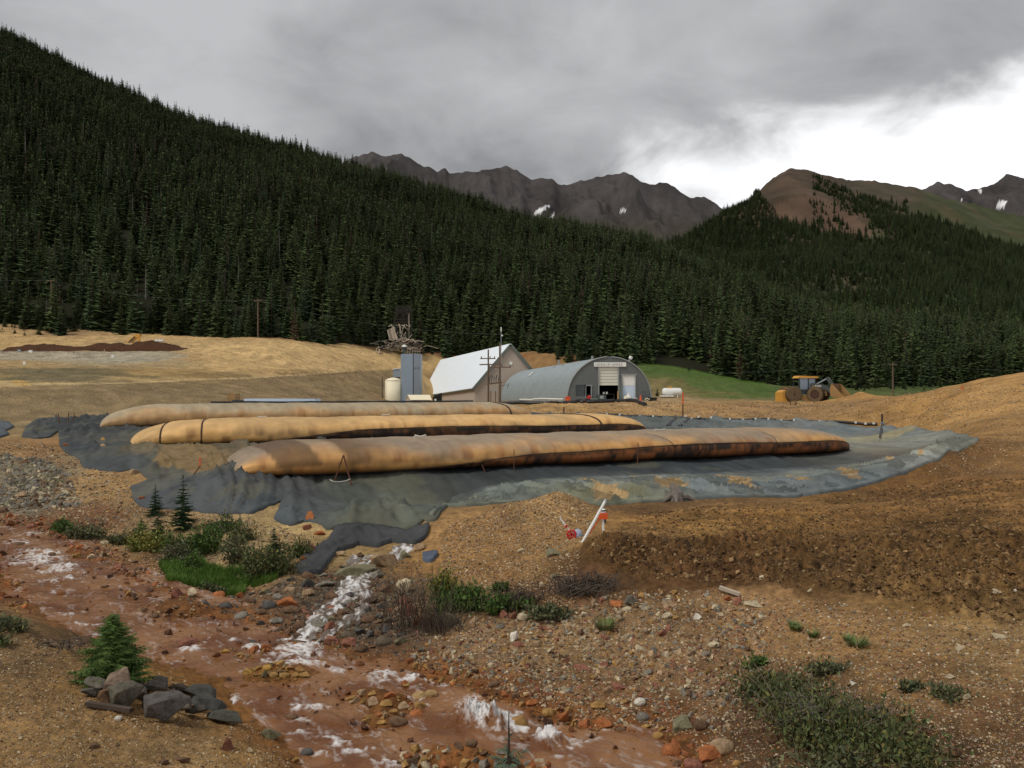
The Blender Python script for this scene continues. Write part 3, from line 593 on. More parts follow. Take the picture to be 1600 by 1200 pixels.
def water_mat(name, c_deep, c_silt):
    m = bpy.data.materials.new(name); m.use_nodes = True; t = m.node_tree; N = t.nodes; L = t.links; b = N['Principled BSDF']
    at = N.new('ShaderNodeAttribute'); at.attribute_name = 'foam'; co = N.new('ShaderNodeNewGeometry')
    nz = N.new('ShaderNodeTexNoise'); nz.inputs['Scale'].default_value = 0.9; nz.inputs['Detail'].default_value = 6; L.new(co.outputs['Position'], nz.inputs['Vector'])
    mx = N.new('ShaderNodeMix'); mx.data_type = 'RGBA'; mx.inputs['A'].default_value = (*c_deep, 1); mx.inputs['B'].default_value = (*c_silt, 1)
    mr = N.new('ShaderNodeMapRange'); mr.inputs['From Min'].default_value = .38; mr.inputs['From Max'].default_value = .62; L.new(nz.outputs['Fac'], mr.inputs['Value']); L.new(mr.outputs[0], mx.inputs['Factor'])
    mf = N.new('ShaderNodeMix'); mf.data_type = 'RGBA'; L.new(at.outputs['Fac'], mf.inputs['Factor']); L.new(mx.outputs['Result'], mf.inputs['A']); mf.inputs['B'].default_value = (.70, .68, .66, 1)
    L.new(mf.outputs['Result'], b.inputs['Base Color'])
    rr = N.new('ShaderNodeMapRange'); rr.inputs['To Min'].default_value = .12; rr.inputs['To Max'].default_value = .8; L.new(at.outputs['Fac'], rr.inputs['Value']); L.new(rr.outputs[0], b.inputs['Roughness'])
    b.inputs['IOR'].default_value = 1.33
    n3 = N.new('ShaderNodeTexNoise'); n3.inputs['Scale'].default_value = 11; n3.inputs['Detail'].default_value = 5; L.new(co.outputs['Position'], n3.inputs['Vector'])
    bp = N.new('ShaderNodeBump'); bp.inputs['Distance'].default_value = .035; L.new(n3.outputs['Fac'], bp.inputs['Height']); L.new(bp.outputs[0], b.inputs['Normal'])
    return m
M['water'] = water_mat('rusty_water', S(108, 66, 36), S(142, 101, 66))
M['clearwater'] = water_mat('tumbling_water', S(96, 80, 66), S(120, 108, 96))
wat = mesh_obj('stream_water', np.stack([X2.ravel(), Y2.ravel(), Z2.ravel()], 1)[used], inv.reshape(-1, 4), M['water'], smooth_=True, attrs={'foam': foam.ravel()[used]})
tag(wat, kind='structure')
# ------------------------------------------------------------------ geotextile liner
LINER_PX = [(186, 652), (140, 654), (90, 654), (58, 655), (40, 668), (33, 684), (55, 686), (76, 684), (92, 675), (93, 697), (101, 708), (122, 717), (131, 731), (160, 736), (186, 739), (205, 735), (220, 741), (234, 752),
            (203, 762), (206, 780), (216, 792), (238, 797), (270, 796), (313, 802), (345, 805), (370, 805), (389, 806), (414, 796), (440, 786), (428, 812), (454, 823), (474, 816), (496, 817), (512, 829), (530, 823), (562, 820), (600, 825), (630, 832), (650, 825), (662, 816), (680, 818),
            (700, 808, 30.9), (730, 803, 31.0), (800, 793, 31.4), (850, 790, 31.6), (905, 791, 31.1), (950, 789), (1000, 786), (1080, 782), (1150, 779), (1230, 778), (1270, 774), (1300, 770), (1340, 763), (1400, 745), (1430, 733), (1460, 722), (1500, 706), (1530, 688),
            (1512, 681), (1460, 675), (1390, 667), (1300, 661), (1200, 658), (1100, 656.5), (1000, 654), (900, 650), (820, 649), (700, 645), (500, 643), (300, 646)]
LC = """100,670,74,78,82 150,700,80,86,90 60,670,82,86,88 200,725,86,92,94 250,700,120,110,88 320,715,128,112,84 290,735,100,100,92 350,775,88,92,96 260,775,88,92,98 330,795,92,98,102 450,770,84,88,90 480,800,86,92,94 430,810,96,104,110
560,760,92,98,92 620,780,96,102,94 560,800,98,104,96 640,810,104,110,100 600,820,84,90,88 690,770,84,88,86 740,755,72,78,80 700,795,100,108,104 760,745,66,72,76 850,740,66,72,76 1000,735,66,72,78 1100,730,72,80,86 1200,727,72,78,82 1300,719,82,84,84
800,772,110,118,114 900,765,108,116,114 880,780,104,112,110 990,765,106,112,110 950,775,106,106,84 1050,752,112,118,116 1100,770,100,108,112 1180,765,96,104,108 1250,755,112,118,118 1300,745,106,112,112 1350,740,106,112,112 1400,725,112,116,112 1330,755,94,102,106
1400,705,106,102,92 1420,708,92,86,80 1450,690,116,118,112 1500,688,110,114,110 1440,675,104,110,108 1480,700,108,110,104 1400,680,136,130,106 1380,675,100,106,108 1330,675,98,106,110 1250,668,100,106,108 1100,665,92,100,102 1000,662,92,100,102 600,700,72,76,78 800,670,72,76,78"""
lp = []; lcol = []
for q in LC.split():
    v = [float(c) for c in q.split(',')]; d = hit0([v[0]], [v[1]])[0]
    if np.isnan(d): continue
    lp.append(((v[0] - 800) / F, math.log(d))); lcol.append(S(*v[2:]))
lp = np.array(lp); lcol = np.array(lcol)
SOIL_ON = [[(925, 772), (960, 765), (990, 783), (930, 789)], [(1020, 752), (1060, 755), (1080, 778), (1030, 775)], [(1120, 745), (1155, 752), (1185, 772), (1150, 770)], [(1222, 745), (1262, 757), (1285, 768), (1245, 763)], [(1308, 733), (1340, 745), (1345, 757), (1318, 752)], [(1370, 721), (1400, 722), (1396, 726), (1374, 726)],
           [(985, 748), (1035, 749), (1010, 757), (990, 753)], [(905, 750), (935, 752), (930, 760), (905, 757)], [(250, 700), (340, 700), (370, 735), (300, 742), (240, 730)], [(1420, 712), (1440, 710), (1438, 716)]]
def cloth(name, poly, step, lift, fold, seed, color, label, cat, group=None, ragged=0.05, zfn=None, soil=None):
    poly = [(x + ragged * float(vn(x * 1.3, y * 1.3, seed)), y + ragged * 1.5 * float(vn(x * 1.3, y * 1.3, seed + 1))) for x, y in poly]
    xs = [p[0] for p in poly]; ys = [p[1] for p in poly]
    gx = np.arange(min(xs) - step, max(xs) + 2 * step, step); gy = np.arange(min(ys) - step, max(ys) + 2 * step, step)
    X, Y = np.meshgrid(gx, gy); ii = np.arange(X.size).reshape(X.shape)
    ins = inpoly(X, Y, poly); cells = ins[:-1, :-1] & ins[1:, :-1] & ins[:-1, 1:] & ins[1:, 1:]
    q = np.stack([ii[:-1, :-1], ii[:-1, 1:], ii[1:, 1:], ii[1:, :-1]], -1)[cells]
    used, inv = np.unique(q, return_inverse=True); x = X.ravel()[used].copy(); y = Y.ravel()[used].copy()
    d = np.full(len(x), 1e9); bx = x.copy(); by = y.copy()
    pl = poly + poly[:1]
    for (x1, y1), (x2, y2) in zip(pl[:-1], pl[1:]):
        ex, ey = x2 - x1, y2 - y1; t = np.clip(((x - x1) * ex + (y - y1) * ey) / (ex * ex + ey * ey + 1e-9), 0, 1)
        qx, qy = x1 + t * ex, y1 + t * ey; dd = np.hypot(x - qx, y - qy); m_ = dd < d
        d[m_] = dd[m_]; bx[m_] = qx[m_]; by[m_] = qy[m_]
    cnt = np.bincount(inv.ravel(), minlength=len(x)); bnd = cnt < 4
    x[bnd] = bx[bnd]; y[bnd] = by[bnd]
    # folds run down the slope, gathered and broken by noise
    w = 0.9 * fbm(x * 0.14, y * 0.14, 2, seed + 5)
    g1 = 0.5 - np.abs(fbm((x + 0.45 * y) * 0.55 + w, y * 0.10 + w, 4, seed + 6)) * 2.0
    g2 = 0.5 - np.abs(fbm((x - 0.3 * y) * 1.3 + w, y * 0.22, 3, seed + 8)) * 2.0
    g3 = 0.5 - np.abs(fbm((x + 0.5 * y) * 1.7 + w, y * 0.13, 3, seed + 10)) * 2.0
    fo = np.clip(g1, 0, 1) ** 3 * 9 + np.clip(g2, 0, 1) ** 4 * 7 + np.clip(g3, 0, 1) ** 3 * 6 * np.clip(.5 + 2 * fbm(x * .2, y * .2, 2, seed + 13), 0, 1) + 0.25 * np.abs(fbm(x * 1.3 + y * .6, y * .5, 3, seed + 9))
    amp = fold * (0.5 + 1.0 * np.clip(fbm(x * 0.12, y * 0.12, 2, seed + 11) + 0.4, 0, 1)) * smooth(0, 0.5, d) * (1 - 0.85 * smooth(4.0, 1.0, np.abs(y - 40.0 - 0.489 * x) - 1.2) * smooth(-12, -6, x))
    z = (zfn or h)(x, y) + lift + amp * fo
    z[bnd] += 0.02
    c = color(x, y, fo, d)
    n = len(x)
    # cloth thickness: a skirt turned down at the edge
    V = np.stack([x, y, z], 1)
    e1 = np.concatenate([np.stack([inv.reshape(-1, 4)[:, k], inv.reshape(-1, 4)[:, (k + 1) % 4]], 1) for k in range(4)])
    key = np.sort(e1, 1); kk = key[:, 0] * n + key[:, 1]; _, ix, ct = np.unique(kk, return_index=True, return_counts=True)
    be = e1[ix[ct == 1]]; bv = np.unique(be); mp = -np.ones(n, int); mp[bv] = n + np.arange(len(bv))
    lowv = V[bv].copy(); lowv[:, 2] -= lift + 0.12
    V = np.concatenate([V, lowv]); c = np.concatenate([c, c[bv] * 0.8])
    sk = np.stack([be[:, 1], be[:, 0], mp[be[:, 0]], mp[be[:, 1]]], 1)
    o = mesh_obj(name, V, np.concatenate([inv.reshape(-1, 4), sk]), M['liner'], smooth_=True, col=c)
    return tag(o, label, cat, group)
soil_polys = [poly_world(p) for p in SOIL_ON]
def liner_col(x, y, fo, d):
    u = x / y + 0.02 * fbm(x * 0.5, y * 0.5, 3, 501); v = np.log(y) + 0.02 * fbm(x * 0.6, y * 0.6, 3, 505)
    c = idw(u, v, lp, lcol)
    c = c * (1 + 0.26 * fbm(x * 0.9, y * 0.9, 4, 511) + 0.34 * fbm((x + 0.45 * y) * 2.0, y * 0.2, 4, 515))[:, None]  # streaks along the folds paint their light and dark sides into the cloth
    du = smooth(0.15, 0.5, fbm(x * 0.45, y * 0.45, 4, 521))[:, None] * 0.5
    c = c * (1 - du) + np.array(S(116, 116, 100)) * du
    for p in soil_polys:
        if len(p) < 3: continue
        s_ = (softin(x, y, p, 0.45) + 0.55 * fbm(x * 2.2, y * 2.2, 4, 531)); s_ = smooth(0.45, 0.62, s_)[:, None]
        c = c * (1 - s_) + np.array(S(146, 124, 90)) * (1 + 0.35 * fbm(x * 5, y * 5, 3, 541))[:, None] * s_
    return np.clip(c * np.array([.72, .70, .66]) * (1 + .38 * smooth(46, 58, y) * smooth(3, 14, x) + .3 * smooth(16, 22, x))[:, None], 0.01, 0.8)  # rear and right slopes brightened in colour to look lit
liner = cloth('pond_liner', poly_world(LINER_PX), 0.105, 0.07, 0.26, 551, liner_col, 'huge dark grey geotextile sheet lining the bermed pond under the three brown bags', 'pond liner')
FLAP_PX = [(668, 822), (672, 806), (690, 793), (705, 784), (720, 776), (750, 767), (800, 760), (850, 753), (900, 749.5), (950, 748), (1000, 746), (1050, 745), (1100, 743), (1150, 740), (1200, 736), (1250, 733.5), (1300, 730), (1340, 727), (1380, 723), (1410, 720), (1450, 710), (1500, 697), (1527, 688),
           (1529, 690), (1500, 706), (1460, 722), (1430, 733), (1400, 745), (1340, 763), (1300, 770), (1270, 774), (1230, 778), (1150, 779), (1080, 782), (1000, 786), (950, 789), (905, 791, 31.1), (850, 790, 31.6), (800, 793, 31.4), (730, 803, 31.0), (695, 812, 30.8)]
def flap_col(x, y, fo, d): return liner_col(x, y, fo, d) * (1.5 + 0.6 * fbm((x + 0.5 * y) * 1.7, y * .13, 4, 577))[:, None]  # fold light and dark painted in as streaks here too
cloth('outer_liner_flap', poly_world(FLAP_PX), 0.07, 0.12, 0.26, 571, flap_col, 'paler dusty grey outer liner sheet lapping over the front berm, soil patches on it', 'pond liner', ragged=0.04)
def plain_col(cc, s):
    def f(x, y, fo, d): return np.array(S(*cc)) * (1 + 0.3 * fbm(x * 0.9, y * 0.9, 4, s) + 0.2 * fbm(x * 4, y * 1, 3, s + 3))[:, None]
    return f
cloth('loose_cloth', poly_world([(526, 826), (560, 823), (600, 827), (636, 834), (655, 826), (672, 822), (668, 838), (650, 852), (612, 848), (590, 856), (560, 853), (545, 858), (528, 862), (516, 878), (500, 898), (478, 901), (460, 893), (470, 878), (490, 862), (512, 848), (520, 836)]), 0.07, 0.13, 0.28, 601,
      plain_col((66, 67, 68), 603), 'dark grey flap of cloth hanging from the liner down over the outfall stones', 'geotextile flap', ragged=0.05)
cloth('loose_cloth', poly_world([(660, 866), (676, 864), (684, 868), (676, 878), (668, 882), (660, 878)]), 0.05, 0.1, 0.12, 611, plain_col((84, 94, 108), 613), 'small blue-grey scrap of cloth half buried at the foot of the gravel heap', 'geotextile scrap', ragged=0.03)
cloth('loose_cloth', poly_world([(-30, 662), (0, 660), (14, 662), (22, 668), (8, 674), (14, 680), (0, 684), (-30, 690)]), 0.12, 0.1, 0.25, 621, plain_col((86, 92, 96), 623), 'separate grey cloth piece on the stony slope at the far left', 'geotextile scrap', ragged=0.1)

# ------------------------------------------------------------------ the three dewatering bags
AX = np.array([0.8984, 0.4392]); PR = np.array([-0.4392, 0.8984])
def make_bag(label, s0, L, yc, W, H, seam_f, colfn, Ll, Lr, straps, seed, dip=0.0, sag=None):
    x0 = s0; base = np.array([x0, yc + 0.489 * x0])
    z0 = float(floor_z(base[0], base[1])) - 0.02
    root = thing('dewatering_bag', label, 'dewatering bag', (base[0], base[1], z0), group='dewatering bags lying in the lined pond')
    ns, nt = 420, 56
    s = np.concatenate([np.linspace(0, 1, 40)[:-1] ** 1.5 * 5, np.linspace(5, L - 6, 330)[:-1], L - 6 + 6 * (1 - (1 - np.linspace(0, 1, 42)) ** 1.5)])
    th = np.linspace(-math.pi / 2 - math.pi, math.pi / 2, nt + 1)[:-1]; th = np.linspace(0, 2 * math.pi, nt + 1)[:-1]
    def sect(sv, t):
        el = np.clip(sv / Ll, 0, 1); er = np.clip((L - sv) / Lr, 0, 1)
        e = (1 - (1 - el) ** 2.3) ** 0.5 * (1 - (1 - er) ** 2.2) ** 0.46
        wv = W / 2 * (0.52 + 0.48 * (1 - (1 - el) ** 2) ** 0.5) * (0.45 + 0.55 * (1 - (1 - er) ** 2) ** 0.5)
        hh = H * (0.06 + 0.94 * e) * (1 + 0.05 * vn(sv * 0.22, seed, seed) + 0.03 * vn(sv * 0.7, seed, seed + 1)) - (sag(sv) if sag else 0)
        c, sn = np.cos(t), np.sin(t)
        yy = -wv * np.sign(c) * np.abs(c) ** 0.62
        mid = 0.43 * hh
        zz = np.where(sn >= 0, mid + (hh - mid) * np.abs(sn) ** 0.88, mid - mid * np.abs(sn) ** 0.62)
        pinch = 0
        for sp in straps:
            pinch = pinch + 0.035 * np.exp(-((sv - sp[0] - sp[1] * yy) / 0.14) ** 2)
        bulge = 0.035 * fbm(sv * 0.5 + 0 * t, t * 1.1, 3, seed + 5) + 0.016 * fbm(sv * 2.2, t * .7, 3, seed + 6) + 0.05 * np.clip(1 - np.minimum(sv / 5, (L - sv) / 5), 0, 1) * (0.3 - np.abs(fbm(sv * .5, t * 2.2, 3, seed + 9))) - pinch
        yy = yy * (1 + bulge * 0.7) ; zz = zz * (1 + bulge)
        return yy, zz, hh
    Sg, Tg = np.meshgrid(s, th, indexing='ij')
    yy, zz, hh = sect(Sg, Tg); yy = yy + W / 2
    drop = 0.0
    slope = 0.0
    X = AX[0] * Sg + PR[0] * yy; Y = AX[1] * Sg + PR[1] * yy; Z = zz + 0.0
    n = len(s); ii = np.arange(n * nt).reshape(n, nt)
    q = np.stack([ii[:-1, :], ii[1:, :], np.roll(ii, -1, 1)[1:, :], np.roll(ii, -1, 1)[:-1, :]], -1).reshape(-1, 4)
    Vv = np.stack([X.ravel(), Y.ravel(), Z.ravel()], 1)
    capc = np.array([Vv[:nt].mean(0), Vv[-nt:].mean(0)]); nV = len(Vv); Vv = np.concatenate([Vv, capc])
    cap0 = np.stack([ii[0], np.roll(ii[0], -1), np.full(nt, nV), np.full(nt, nV)], 1)
    fz = (Z / hh).ravel(); col = colfn(Sg.ravel(), np.clip(fz, 0, 1), seam_f(Sg.ravel()), np.cos(Tg.ravel()), Tg.ravel(), L)
    col = np.concatenate([col, col[[0, -1]]])
    faces = [tuple(f) for f in q] + [(int(ii[0, k]), nV, int(ii[0, (k + 1) % nt])) for k in range(nt)] + [(int(ii[-1, (k + 1) % nt]), nV + 1, int(ii[-1, k])) for k in range(nt)]
    body = mesh_obj('bag_body', Vv, faces, M['bag'], root, True, col=np.clip(col, 0.005, 0.9))
    def on(sv, f):                                # point on the near flank at height fraction f
        tt = np.linspace(-math.pi / 2, math.pi / 2, 240); y_, z_, h_ = sect(np.full(240, sv), tt)
        k = np.abs(z_ / h_ - f).argmin(); y_ = y_[k] + W / 2
        return (AX[0] * sv + PR[0] * y_ + 0.39 * -0.0, AX[1] * sv + PR[1] * y_ - 0.02, z_[k])
    sm = MB(); sm.tube([on(sv, float(seam_f(np.array([sv]))[0])) for sv in np.linspace(Ll * 0.75, L - 0.4, 120)], 0.028, 5)
    sm.build('seam', M['strap'], root)
    straps = list(straps) + [(sv, .02 * math.sin(sv * 7), .011, 'cross_seam', 'strap') for sv in np.arange(6.2, L - 4, 4.57) if all(abs(sv - q[0]) > .8 for q in straps)]
    for sp in straps:
        tt = np.linspace(-1.3, 2.2, 40); b_ = MB(); pl = []
        for t_ in tt:
            y_, z_, _ = sect(np.array([sp[0] + 0.0]), np.array([t_])); y_ = float(y_[0]); sv = sp[0] + sp[1] * y_
            y2, z2, _ = sect(np.array([sv]), np.array([t_])); y2 = float(y2[0]) + W / 2
            pl.append((AX[0] * sv + PR[0] * y2, AX[1] * sv + PR[1] * y2 - 0.01 * math.cos(t_), float(z2[0]) + 0.01))
        b_.tube(pl, sp[2], 6); b_.build(sp[3], M[sp[4]], root)
    return root, on
def mixc(c, m, col): return c * (1 - m[:, None]) + np.array(col) * m[:, None]
def bagcol(top, mid, low, dark, seed, dust, dk):
    def f(s, fz, sf, ct, t, L):
        n = len(s); c = np.tile(np.array(mid), (n, 1))
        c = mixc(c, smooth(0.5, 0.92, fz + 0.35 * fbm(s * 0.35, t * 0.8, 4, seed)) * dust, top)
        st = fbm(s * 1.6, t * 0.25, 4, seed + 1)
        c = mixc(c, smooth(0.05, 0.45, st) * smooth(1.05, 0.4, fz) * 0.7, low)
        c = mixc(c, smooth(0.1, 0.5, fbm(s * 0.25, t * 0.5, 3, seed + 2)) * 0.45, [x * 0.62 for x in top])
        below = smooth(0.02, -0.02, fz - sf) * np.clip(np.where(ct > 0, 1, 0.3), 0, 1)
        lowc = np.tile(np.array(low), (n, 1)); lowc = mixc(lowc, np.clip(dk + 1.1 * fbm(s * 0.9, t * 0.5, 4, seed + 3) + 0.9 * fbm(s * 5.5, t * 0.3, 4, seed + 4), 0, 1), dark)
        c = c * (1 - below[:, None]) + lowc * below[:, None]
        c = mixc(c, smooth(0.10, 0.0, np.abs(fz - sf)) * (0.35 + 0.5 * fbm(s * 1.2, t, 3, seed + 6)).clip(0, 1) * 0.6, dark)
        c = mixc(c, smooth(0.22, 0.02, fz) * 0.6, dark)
        return c * (1 + 0.2 * fbm(s * 2, t * 3, 4, seed + 7) + 0.10 * fbm(s * 5.0, t * 0.35, 4, seed + 8))[:, None]
    return f
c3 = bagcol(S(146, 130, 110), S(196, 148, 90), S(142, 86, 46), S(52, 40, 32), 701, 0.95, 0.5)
def bag3col(s, fz, sf, ct, t, L):
    c = c3(s, fz, sf, ct, t, L)
    e = smooth(7.5, 5.0, s)
    band = smooth(0.05, 0.3, fbm(s * 0.9 + 0.35 * np.sin(t), t * 0.12, 3, 711) + 0.12)
    c = mixc(c, e * band * 0.75, S(84, 62, 42)); c = mixc(c, e * smooth(0.45, 0.15, fz) * (1 - band) * 0.7, S(176, 112, 52))
    return c
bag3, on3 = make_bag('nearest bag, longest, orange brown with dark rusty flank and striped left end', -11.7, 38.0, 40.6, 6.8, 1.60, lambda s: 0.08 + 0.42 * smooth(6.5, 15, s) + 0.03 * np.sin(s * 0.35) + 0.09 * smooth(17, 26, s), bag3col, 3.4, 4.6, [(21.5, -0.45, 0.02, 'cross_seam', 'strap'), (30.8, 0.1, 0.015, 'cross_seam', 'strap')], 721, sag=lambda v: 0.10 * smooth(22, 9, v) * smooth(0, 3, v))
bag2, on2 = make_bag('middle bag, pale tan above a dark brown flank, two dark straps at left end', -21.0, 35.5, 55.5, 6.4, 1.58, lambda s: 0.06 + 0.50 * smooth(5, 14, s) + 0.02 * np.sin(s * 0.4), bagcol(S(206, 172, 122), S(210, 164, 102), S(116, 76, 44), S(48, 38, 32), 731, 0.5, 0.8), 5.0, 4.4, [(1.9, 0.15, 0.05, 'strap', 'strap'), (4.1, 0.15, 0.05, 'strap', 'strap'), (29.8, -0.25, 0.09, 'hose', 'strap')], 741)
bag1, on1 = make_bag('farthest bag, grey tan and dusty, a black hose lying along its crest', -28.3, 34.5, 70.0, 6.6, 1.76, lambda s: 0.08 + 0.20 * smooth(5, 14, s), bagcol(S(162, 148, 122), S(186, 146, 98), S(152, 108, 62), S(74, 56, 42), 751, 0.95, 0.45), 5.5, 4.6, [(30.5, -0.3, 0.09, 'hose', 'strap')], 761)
for on_, bg_, sv, sc_ in ((on3, bag3, 9.0, 1.0), (on2, bag2, 7.2, .8), (on2, bag2, 15.5, .8), (on3, bag3, 24.0, .7)):
    q = on_(sv, 0.985); w = MB(); w.tube([(q[0] - .5, q[1] + 1.0, q[2] - .02), (q[0] - .45, q[1] + 1.0, q[2] + .14 * sc_), (q[0] - .2, q[1] + .9, q[2] + .10 * sc_), (q[0] + .1, q[1] + .8, q[2] + .16 * sc_)], [.10 * sc_, .06 * sc_, .03, .05 * sc_], 6); w.build('fill_port', M['rope'], bg_)
hs = MB(); hs.tube([(lambda p: (bag1.location.x + p[0] - 0.9, bag1.location.y + p[1] + 2.2, bag1.location.z + p[2] + 0.12))(on1(sv, 0.97)) for sv in np.linspace(7.5, 29.5, 40)], 0.07, 6)
tag(hs.build('crest_hose', M['black']), 'black hose lying along the crest of the farthest bag', 'hose')

# ------------------------------------------------------------------ buildings
def px3(px, py, D): return Vector(P(px, py, D))
# white roofed barn
b0 = Vector((-0.4, 165, 1.7)); barn = thing('barn', 'taupe sided barn with large bright white metal roof beside grey arched hut', 'barn', b0)
pk, el_, er_ = px3(797, 538, 165) - b0, px3(741, 604, 165) - b0, px3(853, 604, 165) - b0
pk2, el2, er2 = px3(689, 563, 203) - b0, px3(660, 617, 203) - b0, px3(745, 617, 203) - b0
gl, gr_ = Vector((el_.x, 0, 0)), Vector((er_.x, 0, 0)); gl2, gr2 = Vector((el2.x, el2.y, 0)), Vector((er2.x, er2.y, 0))
w = MB(); w.add([gl, gr_, er_, pk, el_], [(0, 1, 2, 3, 4)]); w.build('gable_wall', M['taupe'], barn)
w = MB(); w.add([gl2, gl, el_, el2], [(0, 1, 2, 3)]); w.add([gr_, gr2, er2, er_], [(0, 1, 2, 3)]); w.add([gr2, gl2, el2, pk2, er2], [(0, 1, 2, 3, 4)]); w.build('wall', M['taupe'], barn)
def slab(mb, quad, t):
    n = (Vector(quad[1]) - Vector(quad[0])).cross(Vector(quad[3]) - Vector(quad[0])).normalized()
    if n.z < 0: n = -n
    mb.add([Vector(p) + n * 0.02 for p in quad] + [Vector(p) + n * t for p in quad], [(0, 1, 2, 3), (4, 5, 6, 7), (0, 1, 5, 4), (1, 2, 6, 5), (2, 3, 7, 6), (3, 0, 4, 7)])
fwd = Vector((0.1, -0.35, 0))
qa, qb, qc, qd = el_ + fwd + Vector((-.35, 0, -.42)), pk + fwd, pk2, el2 + Vector((-.3, 0, -.42)); NR = 12; rv = []
for lay in (0.0, 0.14):
    for i in range(NR + 1):
        for j in range(NR + 1): rv.append(qa.lerp(qb, j / NR).lerp(qd.lerp(qc, j / NR), i / NR) + Vector((-.6, -.1, .8)) * (lay + .02))
n1_ = (NR + 1) ** 2; rf = [(o_ + i * (NR + 1) + j, o_ + i * (NR + 1) + j + 1, o_ + (i + 1) * (NR + 1) + j + 1, o_ + (i + 1) * (NR + 1) + j) for o_ in (0, n1_) for i in range(NR) for j in range(NR)]
for i in range(NR):
    for e0, e1 in (((i, 0), (i + 1, 0)), ((i, NR), (i + 1, NR)), ((0, i), (0, i + 1)), ((NR, i), (NR, i + 1))): p_, q_ = e0[0] * (NR + 1) + e0[1], e1[0] * (NR + 1) + e1[1]; rf.append((p_, q_, q_ + n1_, p_ + n1_))
w = MB(); w.add(rv, rf); w.build('roof', M['white_roof'], barn)
w = MB(); slab(w, [pk + fwd, er_ + fwd + Vector((.35, 0, -.42)), er2 + Vector((.3, 0, -.42)), pk2], 0.14); w.build('roof', M['white_roof'], barn)
w = MB()
for i in range(1, 19):
    t_ = i / 19; a_ = (el_ + fwd + Vector((-.35, 0, -.42))).lerp(el2 + Vector((-.3, 0, -.42)), t_); c_ = (pk + fwd).lerp(pk2, t_)
    w.bar(a_ + Vector((0, 0, .17)), c_ + Vector((0, 0, .17)), 0.06)
tag(w.build('roof_rib', M['white_roof'], barn), kind='stuff')
for p, q in ((el_ + Vector((-.4, 0, -.46)), pk), (er_ + Vector((.4, 0, -.46)), pk)):
    w = MB(); w.bar(p + fwd * 1.3 - Vector((0, 0, .12)), q + fwd * 1.3 - Vector((0, 0, .12)), 0.12, 0.55); w.build('barge_board', M['trim'], barn)
w = MB(); w.bar(el_ + fwd + Vector((-.38, 0, -.5)), el2 + Vector((-.33, 0, -.5)), 0.12, 0.18); w.build('gutter', M['trim'], barn)
v_ = px3(798.5, 567.5, 165) - b0; w = MB(); w.box((v_.x, -0.06, v_.z), (0.55, 0.1, 0.6)); w.build('vent', M['white'], barn)
w = MB(); w.box((gl.x * .55 + gl2.x * .45 - .45, gl2.y * .45, 0.8), (0.06, 2.2, 1.6)); 
w = MB()
for i in range(1, 24): 
    x_ = gl.x + (gr_.x - gl.x) * i / 24; ht = el_.z + (pk.z - el_.z) * (1 - abs(i / 12 - 1)) - 0.3; w.box((x_, -0.012, ht / 2), (0.05, 0.03, ht))
tag(w.build('siding_rib', M['taupe'], barn), kind='stuff')

# grey arched hut
Dn = 110.0; kq = Dn / F; q0 = Vector(((952 - 800) * kq, Dn, EYE - (627 - HZ) * kq)); hut = thing('arched_hut', 'grey corrugated steel arched hut with white sign and half open white door', 'hut', q0)
rw, rh = 65.5 * kq, 69.0 * kq; far = Vector(((827 - 800) / F * 162 - q0.x, 52, -0.3))
def arch(t, k=1.0): return Vector((-rw * k * math.cos(t), 0, rh * k * math.sin(t) ** 0.92 if math.sin(t) > 0 else 0))
NA = 36; NL = 120; vs2 = []; 
for j in range(NL + 1):
    k = 1.0 + (0.008 if j % 2 else -0.004) ; off = far * (j / NL)
    for i in range(NA + 1): vs2.append(arch(math.pi * i / NA, k) + off)
w = MB(); w.add(vs2, [(j * (NA + 1) + i, j * (NA + 1) + i + 1, (j + 1) * (NA + 1) + i + 1, (j + 1) * (NA + 1) + i) for j in range(NL) for i in range(NA)])
w.build('roof_shell', M['galv'], hut)
w = MB(); w.add([arch(math.pi * i / NA, 0.99) + far * 0.999 for i in range(NA + 1)], [tuple(range(NA + 1))]); w.build('rear_wall', M['front'], hut)
w = MB(); w.tube([arch(math.pi * i / NA, 1.005) + Vector((0, -0.05, 0)) for i in range(NA + 1)], 0.09, 6); w.build('arch_rim', M['front_trim'], hut)
def fx(px): return (px - 952) * kq
def fz(py): return (627 - py) * kq
# front wall with true openings (built as vertical strips around them)
OPEN = [(915, 924, 603, 627), (935.5, 966.5, 574, 627), (972, 993, 586, 627), (901, 914, 603, 618)]
cutx = sorted(set([952 - 65.2 + 130.4 * i / 48 for i in range(49)] + [o[0] for o in OPEN] + [o[1] for o in OPEN]))
w = MB()
for xa, xb in zip(cutx[:-1], cutx[1:]):
    def top(px): c_ = max(-1, min(1, (px - 952) / 65.5)); return rh * 0.985 * max(0.0, (1 - c_ * c_)) ** 0.46
    ta, tb = top(xa), top(xb); xm = (xa + xb) / 2; spans = [(0.0, None)]
    op = [o for o in OPEN if o[0] - .01 <= xm <= o[1] + .01]
    lo = 0.0
    for o in op:
        zb, zt = fz(o[3]), fz(o[2])
        if zb > 0.05: w.add([(fx(xa), 0.05, 0), (fx(xb), 0.05, 0), (fx(xb), 0.05, zb), (fx(xa), 0.05, zb)], [(0, 1, 2, 3)])
        lo = zt
    w.add([(fx(xa), 0.05, lo), (fx(xb), 0.05, lo), (fx(xb), 0.05, max(tb, lo)), (fx(xa), 0.05, max(ta, lo))], [(0, 1, 2, 3)])
w.build('front_wall', M['front'], hut)
w = MB()
